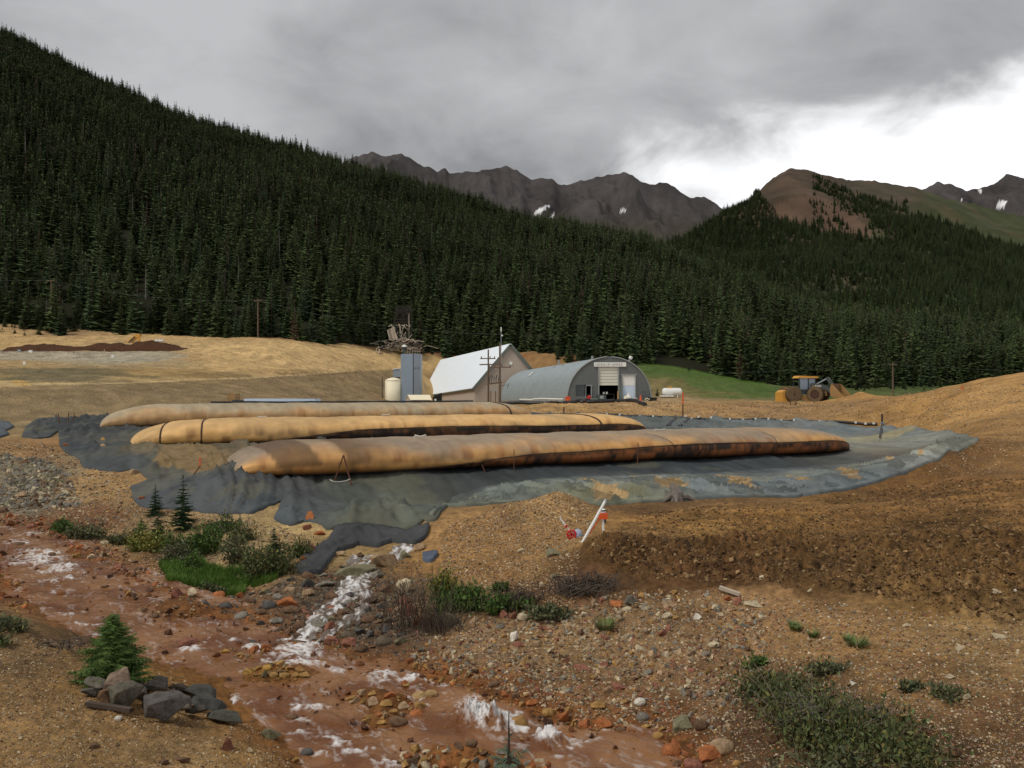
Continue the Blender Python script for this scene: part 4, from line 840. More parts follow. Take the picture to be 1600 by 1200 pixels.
for i in range(1, 44):
    px = 952 - 65.2 + 130.4 * i / 44; t_ = rh * 0.97 * max(0.0, 1 - ((px - 952) / 65.5) ** 2) ** 0.46
    lo = max([fz(o[2]) for o in OPEN if o[0] <= px <= o[1]] + [0.0])
    if t_ > lo + .1: w.box((fx(px), 0.03, (lo + t_) / 2), (0.10, 0.05, t_ - lo))
tag(w.build('siding_rib', M['front'], hut), kind='stuff')
w = MB(); w.box((fx(943), 9, 1.2), (9, 0.1, 4.6)); w.box((fx(943), 4.6, 0.02), (10, 9, 0.04)); w.build('dark_interior', M['dark'], hut)
w = MB(); w.box((fx(951), 0.16, (fz(574) + fz(602)) / 2), (31 * kq, 0.1, 28 * kq)); 
dr = w.build('roller_door', M['offwhite'], hut); w = MB()
for i in range(1, 6): w.box((fx(951), 0.095, fz(574 + 28 * i / 6)), (31 * kq, 0.03, 0.04))
w.build('door_joint', M['front_trim'], dr)
dr2 = MB(); dr2.box((fx(982.5), 0.16, fz(627) / 2 + fz(586) / 2), (21 * kq, 0.1, 41 * kq)); dr2 = dr2.build('sectional_door', M['pale_blue'], hut); dr2['label'] = 'closed white sectional door with bluish lower half'
w = MB(); w.box((fx(982.5), 0.10, fz(594.5)), (20.6 * kq, 0.04, 16 * kq)); w.build('upper_panel', M['white'], dr2)
for nm, o in (('door_frame', OPEN[1]), ('door_frame', OPEN[2]), ('door_frame', OPEN[0]), ('window_frame', OPEN[3])):
    w = MB(); zb, zt = fz(o[3]), fz(o[2]); t_ = 0.14
    w.box((fx(o[0]), 0.0, (zb + zt) / 2), (t_, 0.16, zt - zb)); w.box((fx(o[1]), 0.0, (zb + zt) / 2), (t_, 0.16, zt - zb)); w.box(((fx(o[0]) + fx(o[1])) / 2, -0.002, zt + t_ / 2), (fx(o[1]) - fx(o[0]) + 2 * t_, 0.165, t_))
    if nm == 'window_frame':
        for k in range(1, 4): w.box((fx(o[0] + 13 * k / 4), 0.0, (zb + zt) / 2), (0.05, 0.1, zt - zb))
        w.box((fx(907.5), 0.002, (zb + zt) / 2), (13 * kq, 0.1, 0.05))
    f_ = w.build(nm, M['front_trim'] if nm == 'door_frame' else M['cab_dark'], hut)
    if nm == 'window_frame': w = MB(); w.box((fx(907.5), 0.12, (zb + zt) / 2), (13 * kq, 0.03, zt - zb)); w.build('pane', M['window_glass'], f_)
sg = MB(); sg.box((fx(953), -0.12, fz(569.5)), (50 * kq, 0.08, 6.6 * kq)); sg = sg.build('sign', M['white'], hut)
w = MB(); r_ = random.Random(3)                 # the words on it cannot be made out: pale worn strokes only
x_ = fx(930.5)
while x_ < fx(974):
    if fx(953.5) < x_ < fx(955.5): x_ += 0.2; continue
    k = r_.random(); hgt = r_.uniform(.22, .34); zc = fz(569.8)
    w.cur = None; w.box((x_, -0.165, zc), (0.045, 0.01, hgt)); 
    if k > .3: w.box((x_ + .10, -0.165, zc + hgt / 2 - .03), (0.16, 0.008, 0.045))
    if k > .55: w.box((x_ + .10, -0.165, zc - hgt / 2 + .03), (0.16, 0.008, 0.045))
    if k < .6: w.box((x_ + .17, -0.165, zc), (0.04, 0.012, hgt * .8))
    x_ += r_.uniform(.25, .33)
tag(w.build('lettering', M['letter'], sg), kind='stuff')
w = MB(); w.tube([(fx(981), 0.3, fz(568)), (fx(986), 0.3, fz(559))], 0.12, 8); pp = w.build('flue', M['front_trim'], hut)
w = MB(); w.tube([(fx(985), 0.3, fz(560.5)), (fx(987), 0.3, fz(557))], 0.24, 8); w.build('flue_cap', M['white'], pp)
for px, j, hh_ in ((0.42, 0.06, 0.5), (0.40, 0.40, 0.9), (0.36, 0.30, 0.3)):
    p_ = arch(math.pi * px) + far * j; w = MB(); w.tube([p_ - Vector((0, 0, .1)), p_ + Vector((0, 0, hh_))], 0.14, 8); w.build('roof_vent', M['front_trim'], hut)
for px, j, w_, h_ in ((0.27, 0.62, .9, .5), (0.36, 0.40, .6, .35), (0.37, 0.20, .35, .5), (0.32, 0.43, .35, .6)):
    t_ = math.pi * px; p_ = arch(t_, 1.012) + far * j; tg = (arch(t_ + .05) - arch(t_ - .05)).normalized(); fd = far.normalized()
    w = MB(); nn = Vector((-math.cos(t_), 0, math.sin(t_))) * 0.05
    w.add([p_ + tg * h_ + fd * w_ + nn, p_ - tg * h_ + fd * w_ * .3 + nn, p_ - tg * h_ - fd * w_ + nn, p_ + tg * h_ - fd * w_ * .3 + nn], [(0, 1, 2, 3)]); w.build('roof_patch', M['white'] if j > .5 else M['front_trim'], hut)

# silo tower, tank, hopper, shed
Ds = 148.0; ks = Ds / F
t0 = Vector(((642 - 800) * ks, Ds, EYE - (632 - HZ) * ks)); tw = thing('silo_tower', 'tall blue-grey steel tower with letters beside the cream tank', 'tower', t0)
HT = (632 - 553) * ks
def sx_(px): return (px - 642) * ks
w = MB(); w.add([(sx_(626), 0.3, 0), (sx_(646), -0.9, 0), (sx_(646), -0.9, HT), (sx_(626), 0.3, HT), (sx_(626), 3, 0), (sx_(646), 3, 0), (sx_(646), 3, HT), (sx_(626), 3, HT)], [(0, 1, 2, 3), (1, 5, 6, 2), (5, 4, 7, 6), (4, 0, 3, 7), (3, 2, 6, 7)]); w.build('tower_body', M['blue_grey'], tw)
w = MB(); w.box((sx_(646.6), -0.55, HT / 2), (0.16, 0.6, HT * .99)); w.build('corner_recess', M['cab_dark'], tw)
w = MB(); w.add([(sx_(647.4), -0.9, 0), (sx_(657), -0.1, 0), (sx_(657), -0.1, HT), (sx_(647.4), -0.9, HT), (sx_(647.4), 3, 0), (sx_(657), 3, 0), (sx_(657), 3, HT), (sx_(647.4), 3, HT)], [(0, 1, 2, 3), (1, 5, 6, 2), (5, 4, 7, 6), (4, 0, 3, 7), (3, 2, 6, 7)]); w.build('tower_bay', M['blue_grey_pale'], tw)
def text(body, size, m, parent, loc, rot):
    cu = bpy.data.curves.new('lettering', 'FONT'); cu.body = body; cu.size = size; cu.extrude = 0.01; cu.align_x = 'CENTER'; cu.materials.append(m)
    tmp = bpy.data.objects.new('lettering_source', cu); COL.objects.link(tmp); bpy.context.view_layer.update()
    me = bpy.data.meshes.new_from_object(tmp.evaluated_get(bpy.context.evaluated_depsgraph_get())); bpy.data.objects.remove(tmp); me.name = 'lettering'
    if not me.materials: me.materials.append(m)
    o = bpy.data.objects.new('lettering', me); COL.objects.link(o); o.parent = parent; o.location = loc; o.rotation_euler = rot; return o
text('A L E', 0.52, M['letter'], tw, (sx_(652), -0.56, HT - 24 * ks), (R(90), 0, math.atan2(0.8, sx_(657) - sx_(647.4))))
w = MB()
for x_ in (637, 641, 645, 649, 653, 656.5): w.bar((sx_(x_), -0.4, HT), (sx_(x_), -0.4, HT + .9), 0.06)
for z_ in (.45, .9): w.bar((sx_(637), -0.4, HT + z_), (sx_(656.5), -0.4, HT + z_), 0.05)
w.build('railing', M['lumber'], tw)
w = MB(); w.bar((sx_(631), 0.6, HT), (sx_(631), 0.6, HT + 1.3), 0.35); w.box((sx_(631), .6, HT + .5), (.55, .5, .25)); fv = w.build('filter_vent', M['machine_dark'], tw)
w = MB(); w.lathe([(.1, 1.25), (.48, 1.3), (.4, 1.55), (.1, 1.7)], (sx_(631), .6, HT), 10); w.build('vent_cap', M['white'], fv)
w = MB()
for z_ in np.arange(0.4, 3.8, .4): w.bar((sx_(658.5), 1, z_), (sx_(663.5), 1, z_), 0.05)
for x_ in (658.5, 663.5): w.bar((sx_(x_), 1, 0), (sx_(x_), 1, 4.0), 0.06)
w.build('cage_ladder', M['galv'], tw)
ct = thing('storage_tank', 'cream cylindrical tank with domed lid beside blue-grey tower', 'tank', ((613.5 - 800) * ks, Ds, t0.z))
rt = 13.3 * ks; ht = 37 * ks
w = MB(); w.lathe([(rt * .98, 0), (rt, .1), (rt, ht)], (0, 1, 0), 28); w.build('tank_shell', M['cream'], ct, True)
w = MB(); w.lathe([(rt * 1.02, ht), (rt * .97, ht + .12), (rt * .6, ht + .45), (rt * .2, ht + .6)], (0, 1, 0), 28); w.build('domed_lid', M['cream'], ct, True)
w = MB(); w.bar((-16 * ks, -.2, 0), (-16 * ks, -.2, 43 * ks), .14); w.bar((-16 * ks, -.2, 30 * ks), (-13 * ks, 0, 30 * ks), .08); w.bar((-16 * ks, -.2, 12 * ks), (-13 * ks, 0, 12 * ks), .08); w.build('standpipe', M['cab_dark'], ct)
hp = thing('feed_hopper', 'small pinkish grey hopper behind the cream tank', 'hopper', ((620 - 800) / F * 154, 154, t0.z))
k4 = 154 / F
w = MB(); w.box((0, 0, 48 * k4), (10 * k4, 1.2, 12 * k4)); w.build('bin', M['blue_grey_pale'], hp)
w = MB(); w.box((0, 0, 55 * k4), (12 * k4, 1.4, .15), Matrix.Rotation(R(-8), 3, 'Y')); w.build('lid', M['white'], hp)
w = MB(); w.box((0, .2, 21 * k4), (8 * k4, 1.0, 42 * k4)); w.build('support', M['pole'], hp)
k5 = 136 / F; sh = thing('pump_shed', 'small low shed with cream gabled roof in front of blue-grey tower', 'shed', ((657 - 800) * k5, 136, EYE - (632 - HZ) * k5))
def sh_(px): return (px - 657) * k5
w = MB(); hw = 7.5 * k5; rz = 14.5 * k5
w.add([(sh_(633), .8, 0), (sh_(644), -.8, 0), (sh_(644), -.8, hw), (sh_(638.5), 0, rz * .93), (sh_(633), .8, hw)], [(0, 1, 2, 3, 4)]); w.add([(sh_(644), -.8, 0), (sh_(674), -.8, 0), (sh_(674), -.8, hw), (sh_(644), -.8, hw)], [(0, 1, 2, 3)])
w.add([(sh_(674), -.8, 0), (sh_(669), .8, 0), (sh_(669), .8, hw), (sh_(671), 0, rz * .93), (sh_(674), -.8, hw)], [(0, 1, 2, 3, 4)]); w.build('wall', M['taupe'], sh)
w = MB(); slab(w, [(sh_(642.5), -1.0, hw - .08), (sh_(675.5), -1.0, hw - .08), (sh_(672), 0, rz), (sh_(637), 0, rz)], .08); slab(w, [(sh_(637), 0, rz), (sh_(672), 0, rz), (sh_(668), 1.0, hw), (sh_(631.5), 1.0, hw)], .08); w.build('roof', M['cream'], sh)
for x_ in (644, 673.5): w = MB(); w.bar((sh_(x_), -.84, 0), (sh_(x_), -.84, hw), .12); w.build('corner_post', M['white'], sh)
ln = thing('lean_to', 'dark open lean-to with round white lamp beside barn wall', 'lean-to', ((679 - 800) * k5, 138, EYE - (632 - HZ) * k5))
w = MB(); w.add([(-.5, 0, 0), (.9, 0, 0), (.9, 0, 1.9), (-.5, 0, 1.2), (-.5, 2, 0), (.9, 2, 0), (.9, 2, 1.9), (-.5, 2, 1.2)], [(0, 1, 2, 3), (1, 5, 6, 2), (4, 0, 3, 7), (3, 2, 6, 7)]); w.build('shell', M['dark'], ln)
w = MB(); w.lathe([(.02, -.05), (.2, -.04), (.2, .04), (.02, .06)], (-.05, -.08, .75), 12, 'Y'); w.build('lamp', M['white'], ln)
# long pale blue trailer behind the farthest bag
k6 = 78 / F; tr = thing('low_trailer', 'long low trailer with pale blue cover behind the farthest bag', 'trailer', ((437 - 800) * k6, 78, zg((437 - 800) * k6, 78)))
zt = EYE - (622.5 - HZ) * k6 - tr.location.z
w = MB(); w.box((0.3, 0, zt - .28), (110 * k6, 2.2, .5)); w.lathe([(1.1, -.25), (1.1, .25)], (58 * k6 - .8, 0, zt - .28), 18); w.build('cover', M['pale_blue'], tr)
w = MB(); w.box((0, 0, zt - .62), (118 * k6, 2.0, .12)); w.build('deck', M['cab_dark'], tr)
for x_ in (-2.4, 2.2):
    w = MB(); w.lathe([(.1, -1.0), (.32, -1.0), (.32, 1.0), (.1, 1.0)], (x_, 0, .3), 14, 'Y'); w.build('wheel', M['tyre'], tr)
w = MB(); w.box((-63 * k6, 0, zt - .35), (14 * k6, 1.6, .4)); w.build('dark_bundle', M['cab_dark'], tr)
w = MB(); w.box((-54 * k6, -1.12, zt - .27), (.1, .03, .22)); w.box((-53 * k6, -1.12, zt - .22), (.12, .032, .1)); w.build('mark', M['letter'], tr)
ob = thing('plank_stack', 'small pale orange stack left of the low trailer', 'plank stack', ((365 - 800) * k6, 78, zg((365 - 800) * k6, 78)))
for i in range(3): w = MB(); w.box((0, 0, .25 + .28 * i), (.75, 1.5, .24)); w.build('plank', M['muddy_yellow'], ob)
# ------------------------------------------------------------------ machines, poles, tanks, site clutter
# wheel loader, articulated: body side-on, bucket turned toward the pit
lx, ly = (1250 - 800) / F * 97, 97.0
ld = thing('wheel_loader', 'muddy yellow wheel loader with grey cab and raised empty bucket on gravel pad', 'loader', (lx, ly, zg(lx, ly) + 0.05), R(4))
kl = 97 / F
def L_(px): return (px - 1250) * kl
zb_ = EYE - ld.location.z
def Lz(py): return zb_ - (py - HZ) * kl
def wheel(parent, x, y, z, r, wd):
    w = MB(); w.lathe([(r * .55, -wd / 2), (r * .93, -wd / 2), (r, -wd * .36), (r, wd * .36), (r * .93, wd / 2), (r * .55, wd / 2)], (x, y, z), 22, 'Y')
    t = w.build('tyre', M['tyre'], parent); 
    w = MB()
    for k in range(22):
        a_ = 2 * math.pi * k / 22; m_ = Matrix.Rotation(-a_, 3, 'Y'); w.box(Vector((x, y, z)) + m_ @ Vector((r * 1.0, 0, 0)), (.09, wd * .95, .1), m_ @ Matrix.Rotation(R(18), 3, 'X'))
    tag(w.build('tread', M['tyre'], t), kind='stuff')
    w = MB(); w.lathe([(.12, -wd * .5), (r * .54, -wd * .42), (r * .54, wd * .42), (.12, wd * .5)], (x, y, z), 16, 'Y'); w.build('rim', M['hub'], t)
for y_ in (-1.1, 1.1): wheel(ld, L_(1233), y_, .9, .9, .65)
w = MB(); w.prism([(L_(1215), 0, Lz(630)), (L_(1225.5), 0, Lz(631)), (L_(1225.5), 0, Lz(609)), (L_(1221), 0, Lz(609.5)), (L_(1215.5), 0, Lz(613))], (0, -.95, 0), (0, .95, 0)); w.build('counterweight', M['yellow'], ld)
w = MB(); w.prism([(L_(1225), 0, Lz(618)), (L_(1244), 0, Lz(617)), (L_(1244), 0, Lz(606)), (L_(1225), 0, Lz(608))], (0, -.85, 0), (0, .85, 0)); w.build('engine_hood', M['cab_dark'], ld)
w = MB(); w.box((L_(1234), -.87, Lz(615)), (L_(1243) - L_(1227), .12, .5)); w.box((L_(1234), 0, Lz(606.5)), (1.2, 1.8, .12)); w.build('hood_grille', M['muddy_yellow'], ld)
w = MB(); w.prism([(L_(1226), 0, Lz(624)), (L_(1262), 0, Lz(626)), (L_(1262), 0, Lz(617)), (L_(1226), 0, Lz(618))], (0, -.9, 0), (0, .9, 0)); w.build('rear_frame', M['muddy_yellow'], ld)
w = MB(); w.prism([(L_(1236), 0, Lz(622)), (L_(1258), 0, Lz(628)), (L_(1258), 0, Lz(625.5)), (L_(1236), 0, Lz(619))], (0, -1.3, 0), (0, -.95, 0)); w.build('step', M['muddy_yellow'], ld)
# cab with glazing
cx0, cx1, cz0, cz1 = L_(1243.5), L_(1272), Lz(616), Lz(591)
cab = MB(); cab.prism([(cx0, 0, cz0), (cx1 - .5, 0, cz0), (cx1 - .5, 0, cz0 + .55), (cx0, 0, cz0 + .55)], (0, -.8, 0), (0, .8, 0))
for x_, y_ in ((cx0 + .06, -.78), (cx0 + .06, .78), (cx0 + 1.15, -.78), (cx0 + 1.15, .78), (cx1 - .08, -.7), (cx1 - .08, .7)): cab.bar((x_ - (.3 if x_ > cx1 - .2 else 0), y_, cz0), (x_, y_, cz1), .13)
cab = cab.build('cab', M['cab_dark'], ld)
w = MB(); w.box(((cx0 + cx0 + 1.15) / 2, -.79, (cz0 + .55 + cz1) / 2), (1.05, .03, cz1 - cz0 - .6)); w.build('side_glass', M['glass'], cab)
w = MB(); w.box(((cx0 + 1.15 + cx1) / 2 - .1, -.77, (cz0 + .2 + cz1) / 2), (.75, .03, cz1 - cz0 - .3)); w.build('door_glass', M['glass'], cab)
w = MB(); w.add([(cx1 - .35, -.7, cz0 + .1), (cx1 - .35, .7, cz0 + .1), (cx1 - .03, .7, cz1), (cx1 - .03, -.7, cz1)], [(0, 1, 2, 3)]); w.build('windscreen', M['window_glass'], cab)
w = MB(); w.prism([(cx0 - .1, 0, cz1), (cx1 + .2, 0, cz1), (cx1 + .1, 0, cz1 + .2), (cx0 + .1, 0, cz1 + .28)], (0, -.9, 0), (0, .9, 0)); w.build('cab_roof', M['yellow'], ld)
w = MB(); w.prism([(L_(1264), 0, Lz(618)), (L_(1271), 0, Lz(616)), (L_(1266), 0, Lz(603)), (L_(1264), 0, Lz(603))], (0, -1.2, 0), (0, -.85, 0)); w.build('front_fender', M['yellow'], ld)
fr = bpy.data.objects.new('front_frame', None)
# front half turned about the hinge
Hn = Vector((L_(1264), 0, 0)); Rt = Matrix.Rotation(R(-42), 3, 'Z')
def G(x, y, z): return Rt @ Vector((x, y, z)) + Hn
def gprism(mb, poly, y0, y1): mb.prism([G(x, 0, z) for x, z in poly], Rt @ Vector((0, y0, 0)), Rt @ Vector((0, y1, 0)))
w = MB(); gprism(w, [(.0, .8), (2.3, .7), (2.3, 1.3), (.9, 1.9), (0, 1.7)], -.6, .6); w.build('front_frame', M['muddy'], ld)
def wheel2(x, y):
    r, wd = .9, .62; c = G(x, y, .9); w = MB(); vs = []; n = 22
    prof = [(r * .55, -wd / 2), (r * .93, -wd / 2), (r, -wd * .36), (r, wd * .36), (r * .93, wd / 2), (r * .55, wd / 2)]
    for p, q in prof:
        for k in range(n): a_ = 2 * math.pi * k / n; vs.append(Rt @ Vector((p * math.cos(a_), q, p * math.sin(a_))) + c)
    w.add(vs, [(i * n + k, i * n + (k + 1) % n, (i + 1) * n + (k + 1) % n, (i + 1) * n + k) for i in range(len(prof) - 1) for k in range(n)]); t = w.build('tyre', M['tyre'], ld)
    w = MB()
    for k in range(n):
        a_ = 2 * math.pi * k / n; m_ = Rt @ Matrix.Rotation(-a_, 3, 'Y'); w.box(c + m_ @ Vector((r, 0, 0)), (.09, wd * .95, .1), m_)
    tag(w.build('tread', M['tyre'], t), kind='stuff')
    w = MB(); w.tube([c + Rt @ Vector((0, -wd * .44, 0)), c + Rt @ Vector((0, wd * .44, 0))], r * .5, 16); w.build('rim', M['hub'], t)
wheel2(1.15, -1.05); wheel2(1.15, 1.05)
for y_ in (-.65, .65):
    w = MB(); gprism(w, [(.3, 2.0), (.6, 2.25), (2.3, 1.9), (3.3, .95), (3.1, .75), (2.1, 1.45), (.5, 1.75)], y_ - .09, y_ + .09); arm = w.build('lift_arm', M['machine_dark'], ld)
o = text('844K', .36, M['white'], ld, G(1.35, -.76, 1.75), (R(90), 0, R(-42)))
w = MB(); w.bar(G(.7, 0, 2.0), G(2.1, 0, 2.75), .14); w.build('tilt_cylinder', M['galv'], ld)
w = MB(); gprism(w, [(2.0, 2.9), (2.3, 2.95), (3.3, 1.5), (3.1, 1.3), (2.2, 2.4)], -.12, .12); w.build('bell_crank', M['machine_dark'], ld)
bp_ = [(3.15, 2.15), (2.95, 1.5), (3.05, .75), (3.5, .45), (4.6, .5)]     # bucket profile: back, floor, lip
w = MB(); inner = [(x + .06, z + .05) for x, z in bp_]
for (x1, z1), (x2, z2) in zip(bp_[:-1], bp_[1:]):
    w.add([G(x1, -1.75, z1), G(x2, -1.75, z2), G(x2, 1.75, z2), G(x1, 1.75, z1)], [(0, 1, 2, 3)])
bk = w.build('bucket', M['muddy'], ld)
for y_ in (-1.75, 1.75): w = MB(); gprism(w, [(3.15, 2.15), (2.95, 1.5), (3.05, .75), (3.5, .45), (4.6, .5), (4.45, .75)], y_ - .04, y_ + .04); w.build('side_plate', M['muddy_yellow'], bk)

# excavator seen only by its folded yellow boom behind the soil heap
ex = px3(197, 540, 160); exz = zg(ex.x, ex.y); ke = 160 / F
exo = thing('excavator', 'yellow excavator boom folded behind the dark red soil heap', 'excavator', (ex.x, ex.y + 2.5, exz))
def E_(px, py): return ((px - 197) * ke, 0, EYE - (py - HZ) * ke - exz)
w = MB(); w.prism([E_(183, 541), E_(186, 535), E_(204, 521), E_(208, 520), E_(210.5, 523), E_(206, 526), E_(192, 538)], (0, -.25, 0), (0, .25, 0)); w.build('boom', M['yellow'], exo)
w = MB(); w.prism([E_(206, 521.5), E_(210.5, 522), E_(209, 536), E_(206.5, 536)], (0, -.2, 0), (0, .2, 0)); w.build('dipper', M['yellow'], exo)
w = MB(); w.bar(Vector(E_(190, 537)) + Vector((0, -.4, 0)), Vector(E_(203, 525)) + Vector((0, -.4, 0)), .2); w.build('hydraulic_ram', M['machine_dark'], exo)
# dark red soil heap on the terrace
hp_ = []; nx_, ny_ = 150, 26; xs = np.linspace(18, 292, nx_)
topz = np.interp(xs, [18, 40, 62, 85, 100, 115, 135, 150, 165, 180, 200, 215, 232, 245, 262, 275, 290], [543, 540, 537.5, 540, 541, 543, 541, 536.5, 538, 537, 540, 534.5, 533, 535, 538, 543, 545])
VV = []
for j in range(ny_):
    t_ = j / (ny_ - 1); yy = 149 + 9 * t_
    for i in range(nx_):
        X = (xs[i] - 800) / F * 152; g_ = zg(X, yy) if i % 6 == 0 or i == 0 else g_
        base = g_; zt_ = EYE - (topz[i] - HZ) / F * 152
        prof = max(0, math.sin(math.pi * t_)) ** .7
        VV.append((X, yy, base - .1 + max(0, zt_ - base + .2) * prof * (1 + .35 * float(vn(X * .9, yy * .9, 5))) + .25 * prof * float(vn(X * 3, yy * 3, 8))))
ii = np.arange(nx_ * ny_).reshape(ny_, nx_)
sh_o = mesh_obj('soil_heap', np.array(VV), np.stack([ii[:-1, :-1], ii[:-1, 1:], ii[1:, 1:], ii[1:, :-1]], -1).reshape(-1, 4), M['soil'], smooth_=True)
tag(sh_o, 'long low heap of dark red soil on the upper terrace by the yellow boom', 'soil heap')
def small_box(name, px, py, D, wpx, hpx, m, label, cat, lidm=None):
    k = D / F; p = px3(px, py, D); z = zg(p.x, p.y); o = thing(name, label, cat, (p.x, p.y, z), R(rnd.uniform(-15, 15)))
    w = MB(); w.box((0, 0, hpx * k / 2), (wpx * k, wpx * k * .6, hpx * k), None, .94); w.build('body', M[m], o)
    w = MB(); w.box((0, 0, hpx * k + .03), (wpx * k * 1.02, wpx * k * .62, .07)); w.build('lid', M[lidm or m], o); return o
small_box('white_crate', 48, 548.5, 148, 5, 3, 'white', 'white crate on the terrace at the left end of the soil heap', 'crate')
small_box('grey_crate', 30, 548.5, 148, 4.5, 3, 'galv', 'grey crate on the terrace left of the white crate', 'crate')
small_box('white_bag', 176, 555, 140, 3.5, 4, 'white', 'small white bag on the grey terrace strip below the soil heap', 'bag')
small_box('white_pipe_end', 249, 533, 165, 12, 3, 'white', 'white slab lying on tan earth right of the soil heap', 'slab')
small_box('white_bucket', 38, 568, 125, 3.5, 4.5, 'white', 'white bucket on the tan terrace slope at far left', 'bucket')

# poles and wires
def pole(name, px, ytop, ybot, D, r, label, arms=(), group=None):
    k = D / F; p = px3(px, ybot, D); z = zg(p.x, p.y); h_ = EYE - (ytop - HZ) * k - z; o = thing(name, label, 'utility pole', (p.x, p.y, z), group=group)
    w = MB(); w.tube([(0, 0, -.2), (0, 0, h_)], [r, r * .7], 8); w.build('post', M['pole'], o)
    for dz_, x0, x1 in arms:
        w = MB(); w.bar((x0, -.12, h_ - dz_), (x1, -.12, h_ - dz_), .14); ca = w.build('crossarm', M['pole'], o)
        for x_ in (x0 + .15, (x0 + x1) / 2 + .3, x1 - .15):
            w = MB(); w.lathe([(.03, 0), (.07, .05), (.07, .18), (.03, .24)], (x_, -.12, h_ - dz_ + .07), 8); w.build('insulator', M['cab_dark'], ca)
    return o, p.x, p.y, z + h_
pa = pole('utility_pole', 80, 437, 496, 182, .16, 'weathered pole with one crossarm left of the forest edge spruces', [(.3, -1.0, 1.3)])
pb = pole('utility_pole', 403, 467, 525, 180, .16, 'bare weathered pole beside spruces above the tan dirt hump', [(.4, -.9, .9)])
pc = pole('utility_pole', 1395, 566, 618, 150, .17, 'weathered pole standing in the valley right of the loader', [(.5, -.7, .7)])
p1 = pole('utility_pole', 763, 546, 631, 112, .14, 'reddish left pole of the pair before the barn', [(1.25, -1.1, 1.0)])
p2 = pole('utility_pole', 781, 536, 634, 110, .16, 'taller grey right pole of the pair, between barn and arched hut', [(3.25, -1.5, 1.5)])
kf = 110 / F; pf = thing('transformer_rack', 'rack of brackets, beam and switchgear hung between the paired poles', 'switch rack', (p1[1], p1[2] - .3, zg(p1[1], p1[2])))
wd_ = p2[1] - p1[1]
w = MB(); w.bar((-1.2, -.15, 63 * kf), (wd_ + .3, -.15, 63.5 * kf), .12, .16); w.build('crossbeam', M['pole'], pf)
w = MB(); w.bar((-.2, -.1, 32 * kf), (wd_ + .3, -.1, 35 * kf), .14, .2); w.build('crossbeam', M['pole'], pf)
for i in range(5):
    x_ = .15 + i * (wd_ - .2) / 4.6; w = MB(); w.bar((x_, -.1, 33 * kf), (x_ + .06, -.12, (44 + 3 * (i % 2)) * kf), .06); w.bar((x_ - .06, -.1, 38 * kf), (x_ + .22, -.1, (47 - 2 * (i % 3)) * kf), .07); w.build('cutout_switch', M['cab_dark'], pf)
w = MB(); w.box((.75, -.1, 22 * kf), (1.0, .3, .16)); w.build('panel', M['galv'], pf)
for x_ in (.35, 1.0): w = MB(); w.bar((x_, -.1, 0), (x_, -.1, 21 * kf), .12); w.build('leg', M['pole'], pf)
w = MB(); w.bar((wd_, -.1, 30 * kf), (wd_ + 1.2, -.1, 30.5 * kf), .05); w.bar((wd_ + 1.0, -.1, 25 * kf), (wd_ + 1.25, -.1, 34 * kf), .07); w.build('bracket', M['cab_dark'], pf)
an = thing('antenna_mast', 'thin antenna mast with small white lamp rising above the barn ridge', 'antenna', tuple(px3(783, 632, 128)[:2]) + (zg(*px3(783, 632, 128)[:2]),))
ka = 128 / F; w = MB(); w.tube([(0, 0, 0), (0, 0, 118 * ka)], .05, 6); w.build('mast', M['galv'], an)
w = MB(); w.box((.15, 0, 106 * ka), (.25, .2, .2)); w.build('lamp', M['white'], an)
w = MB(); w.tube([(0, 0, 112 * ka), (0, 0, 119 * ka)], .09, 6); w.build('aerial', M['white'], an)
def wire(p, q, sag, label):
    p, q = Vector(p), Vector(q); w = MB(); w.tube([p.lerp(q, t / 16) - Vector((0, 0, sag * 4 * (t / 16) * (1 - t / 16))) for t in range(17)], .013, 4)
    tag(w.build('power_line', M['trim']), label, 'power line')
wire((pa[1], pa[2], pa[3] - .1), (-150, 190, pa[3] + 2.2), .5, 'sagging power line from the left pole out past the left edge')
wire((pa[1], pa[2], pa[3] - .2), (pb[1], pb[2], pb[3] - .2), 1.6, 'sagging power line between the left pole and the pole on the dirt hump')
wire((pb[1], pb[2], pb[3] - .3), (p2[1], p2[2] + 45, p2[3] + 4.4), 1.6, 'power line from the dirt hump pole along the forest toward the barn')
wire((pc[1], pc[2], pc[3] - .3), (pc[1] - 75, 170, pc[3] - 2.0), .9, 'power line running from the valley pole toward the green slope')
wire((pc[1], pc[2], pc[3] - .3), (160, 190, pc[3] - .6), .9, 'power line running from the valley pole out past the right edge')

# propane tank
k7 = 122 / F; p = px3(1050, 622, 122); pt = thing('propane_tank', 'white horizontal propane tank on legs right of the arched hut', 'propane tank', (p.x, p.y, zg(p.x, p.y)))
zc = EYE - (612.5 - HZ) * k7 - pt.location.z; hl_ = 15.5 * k7; rr = 6.3 * k7
w = MB(); w.lathe([(.05, -hl_), (rr * .6, -hl_ * .97), (rr * .92, -hl_ * .86), (rr, -hl_ * .7), (rr, hl_ * .7), (rr * .92, hl_ * .86), (rr * .6, hl_ * .97), (.05, hl_)], (0, 0, zc), 18, 'X'); w.build('tank_shell', M['white'], pt, True)
for x_ in (-.8, .7): w = MB(); w.box((x_, 0, zc / 2 - rr * .35), (.14, .9, zc - rr * .5)); w.build('leg', M['white'], pt)
w = MB(); w.box((-.35, 0, zc + rr + .08), (.55, .4, .26)); w.build('valve_cover', M['yellow'], pt)
bt = thing('skiff', 'low white trough on the ground beside the propane tank', 'trough', (p.x - .95, p.y - .9, zg(p.x, p.y)))
w = MB(); w.prism([(-1.0, 0, .0), (.85, 0, .0), (1.0, 0, .22), (-1.1, 0, .22)], (0, -.35, 0.1), (0, .35, 0.1)); w.build('hull', M['white'], bt)
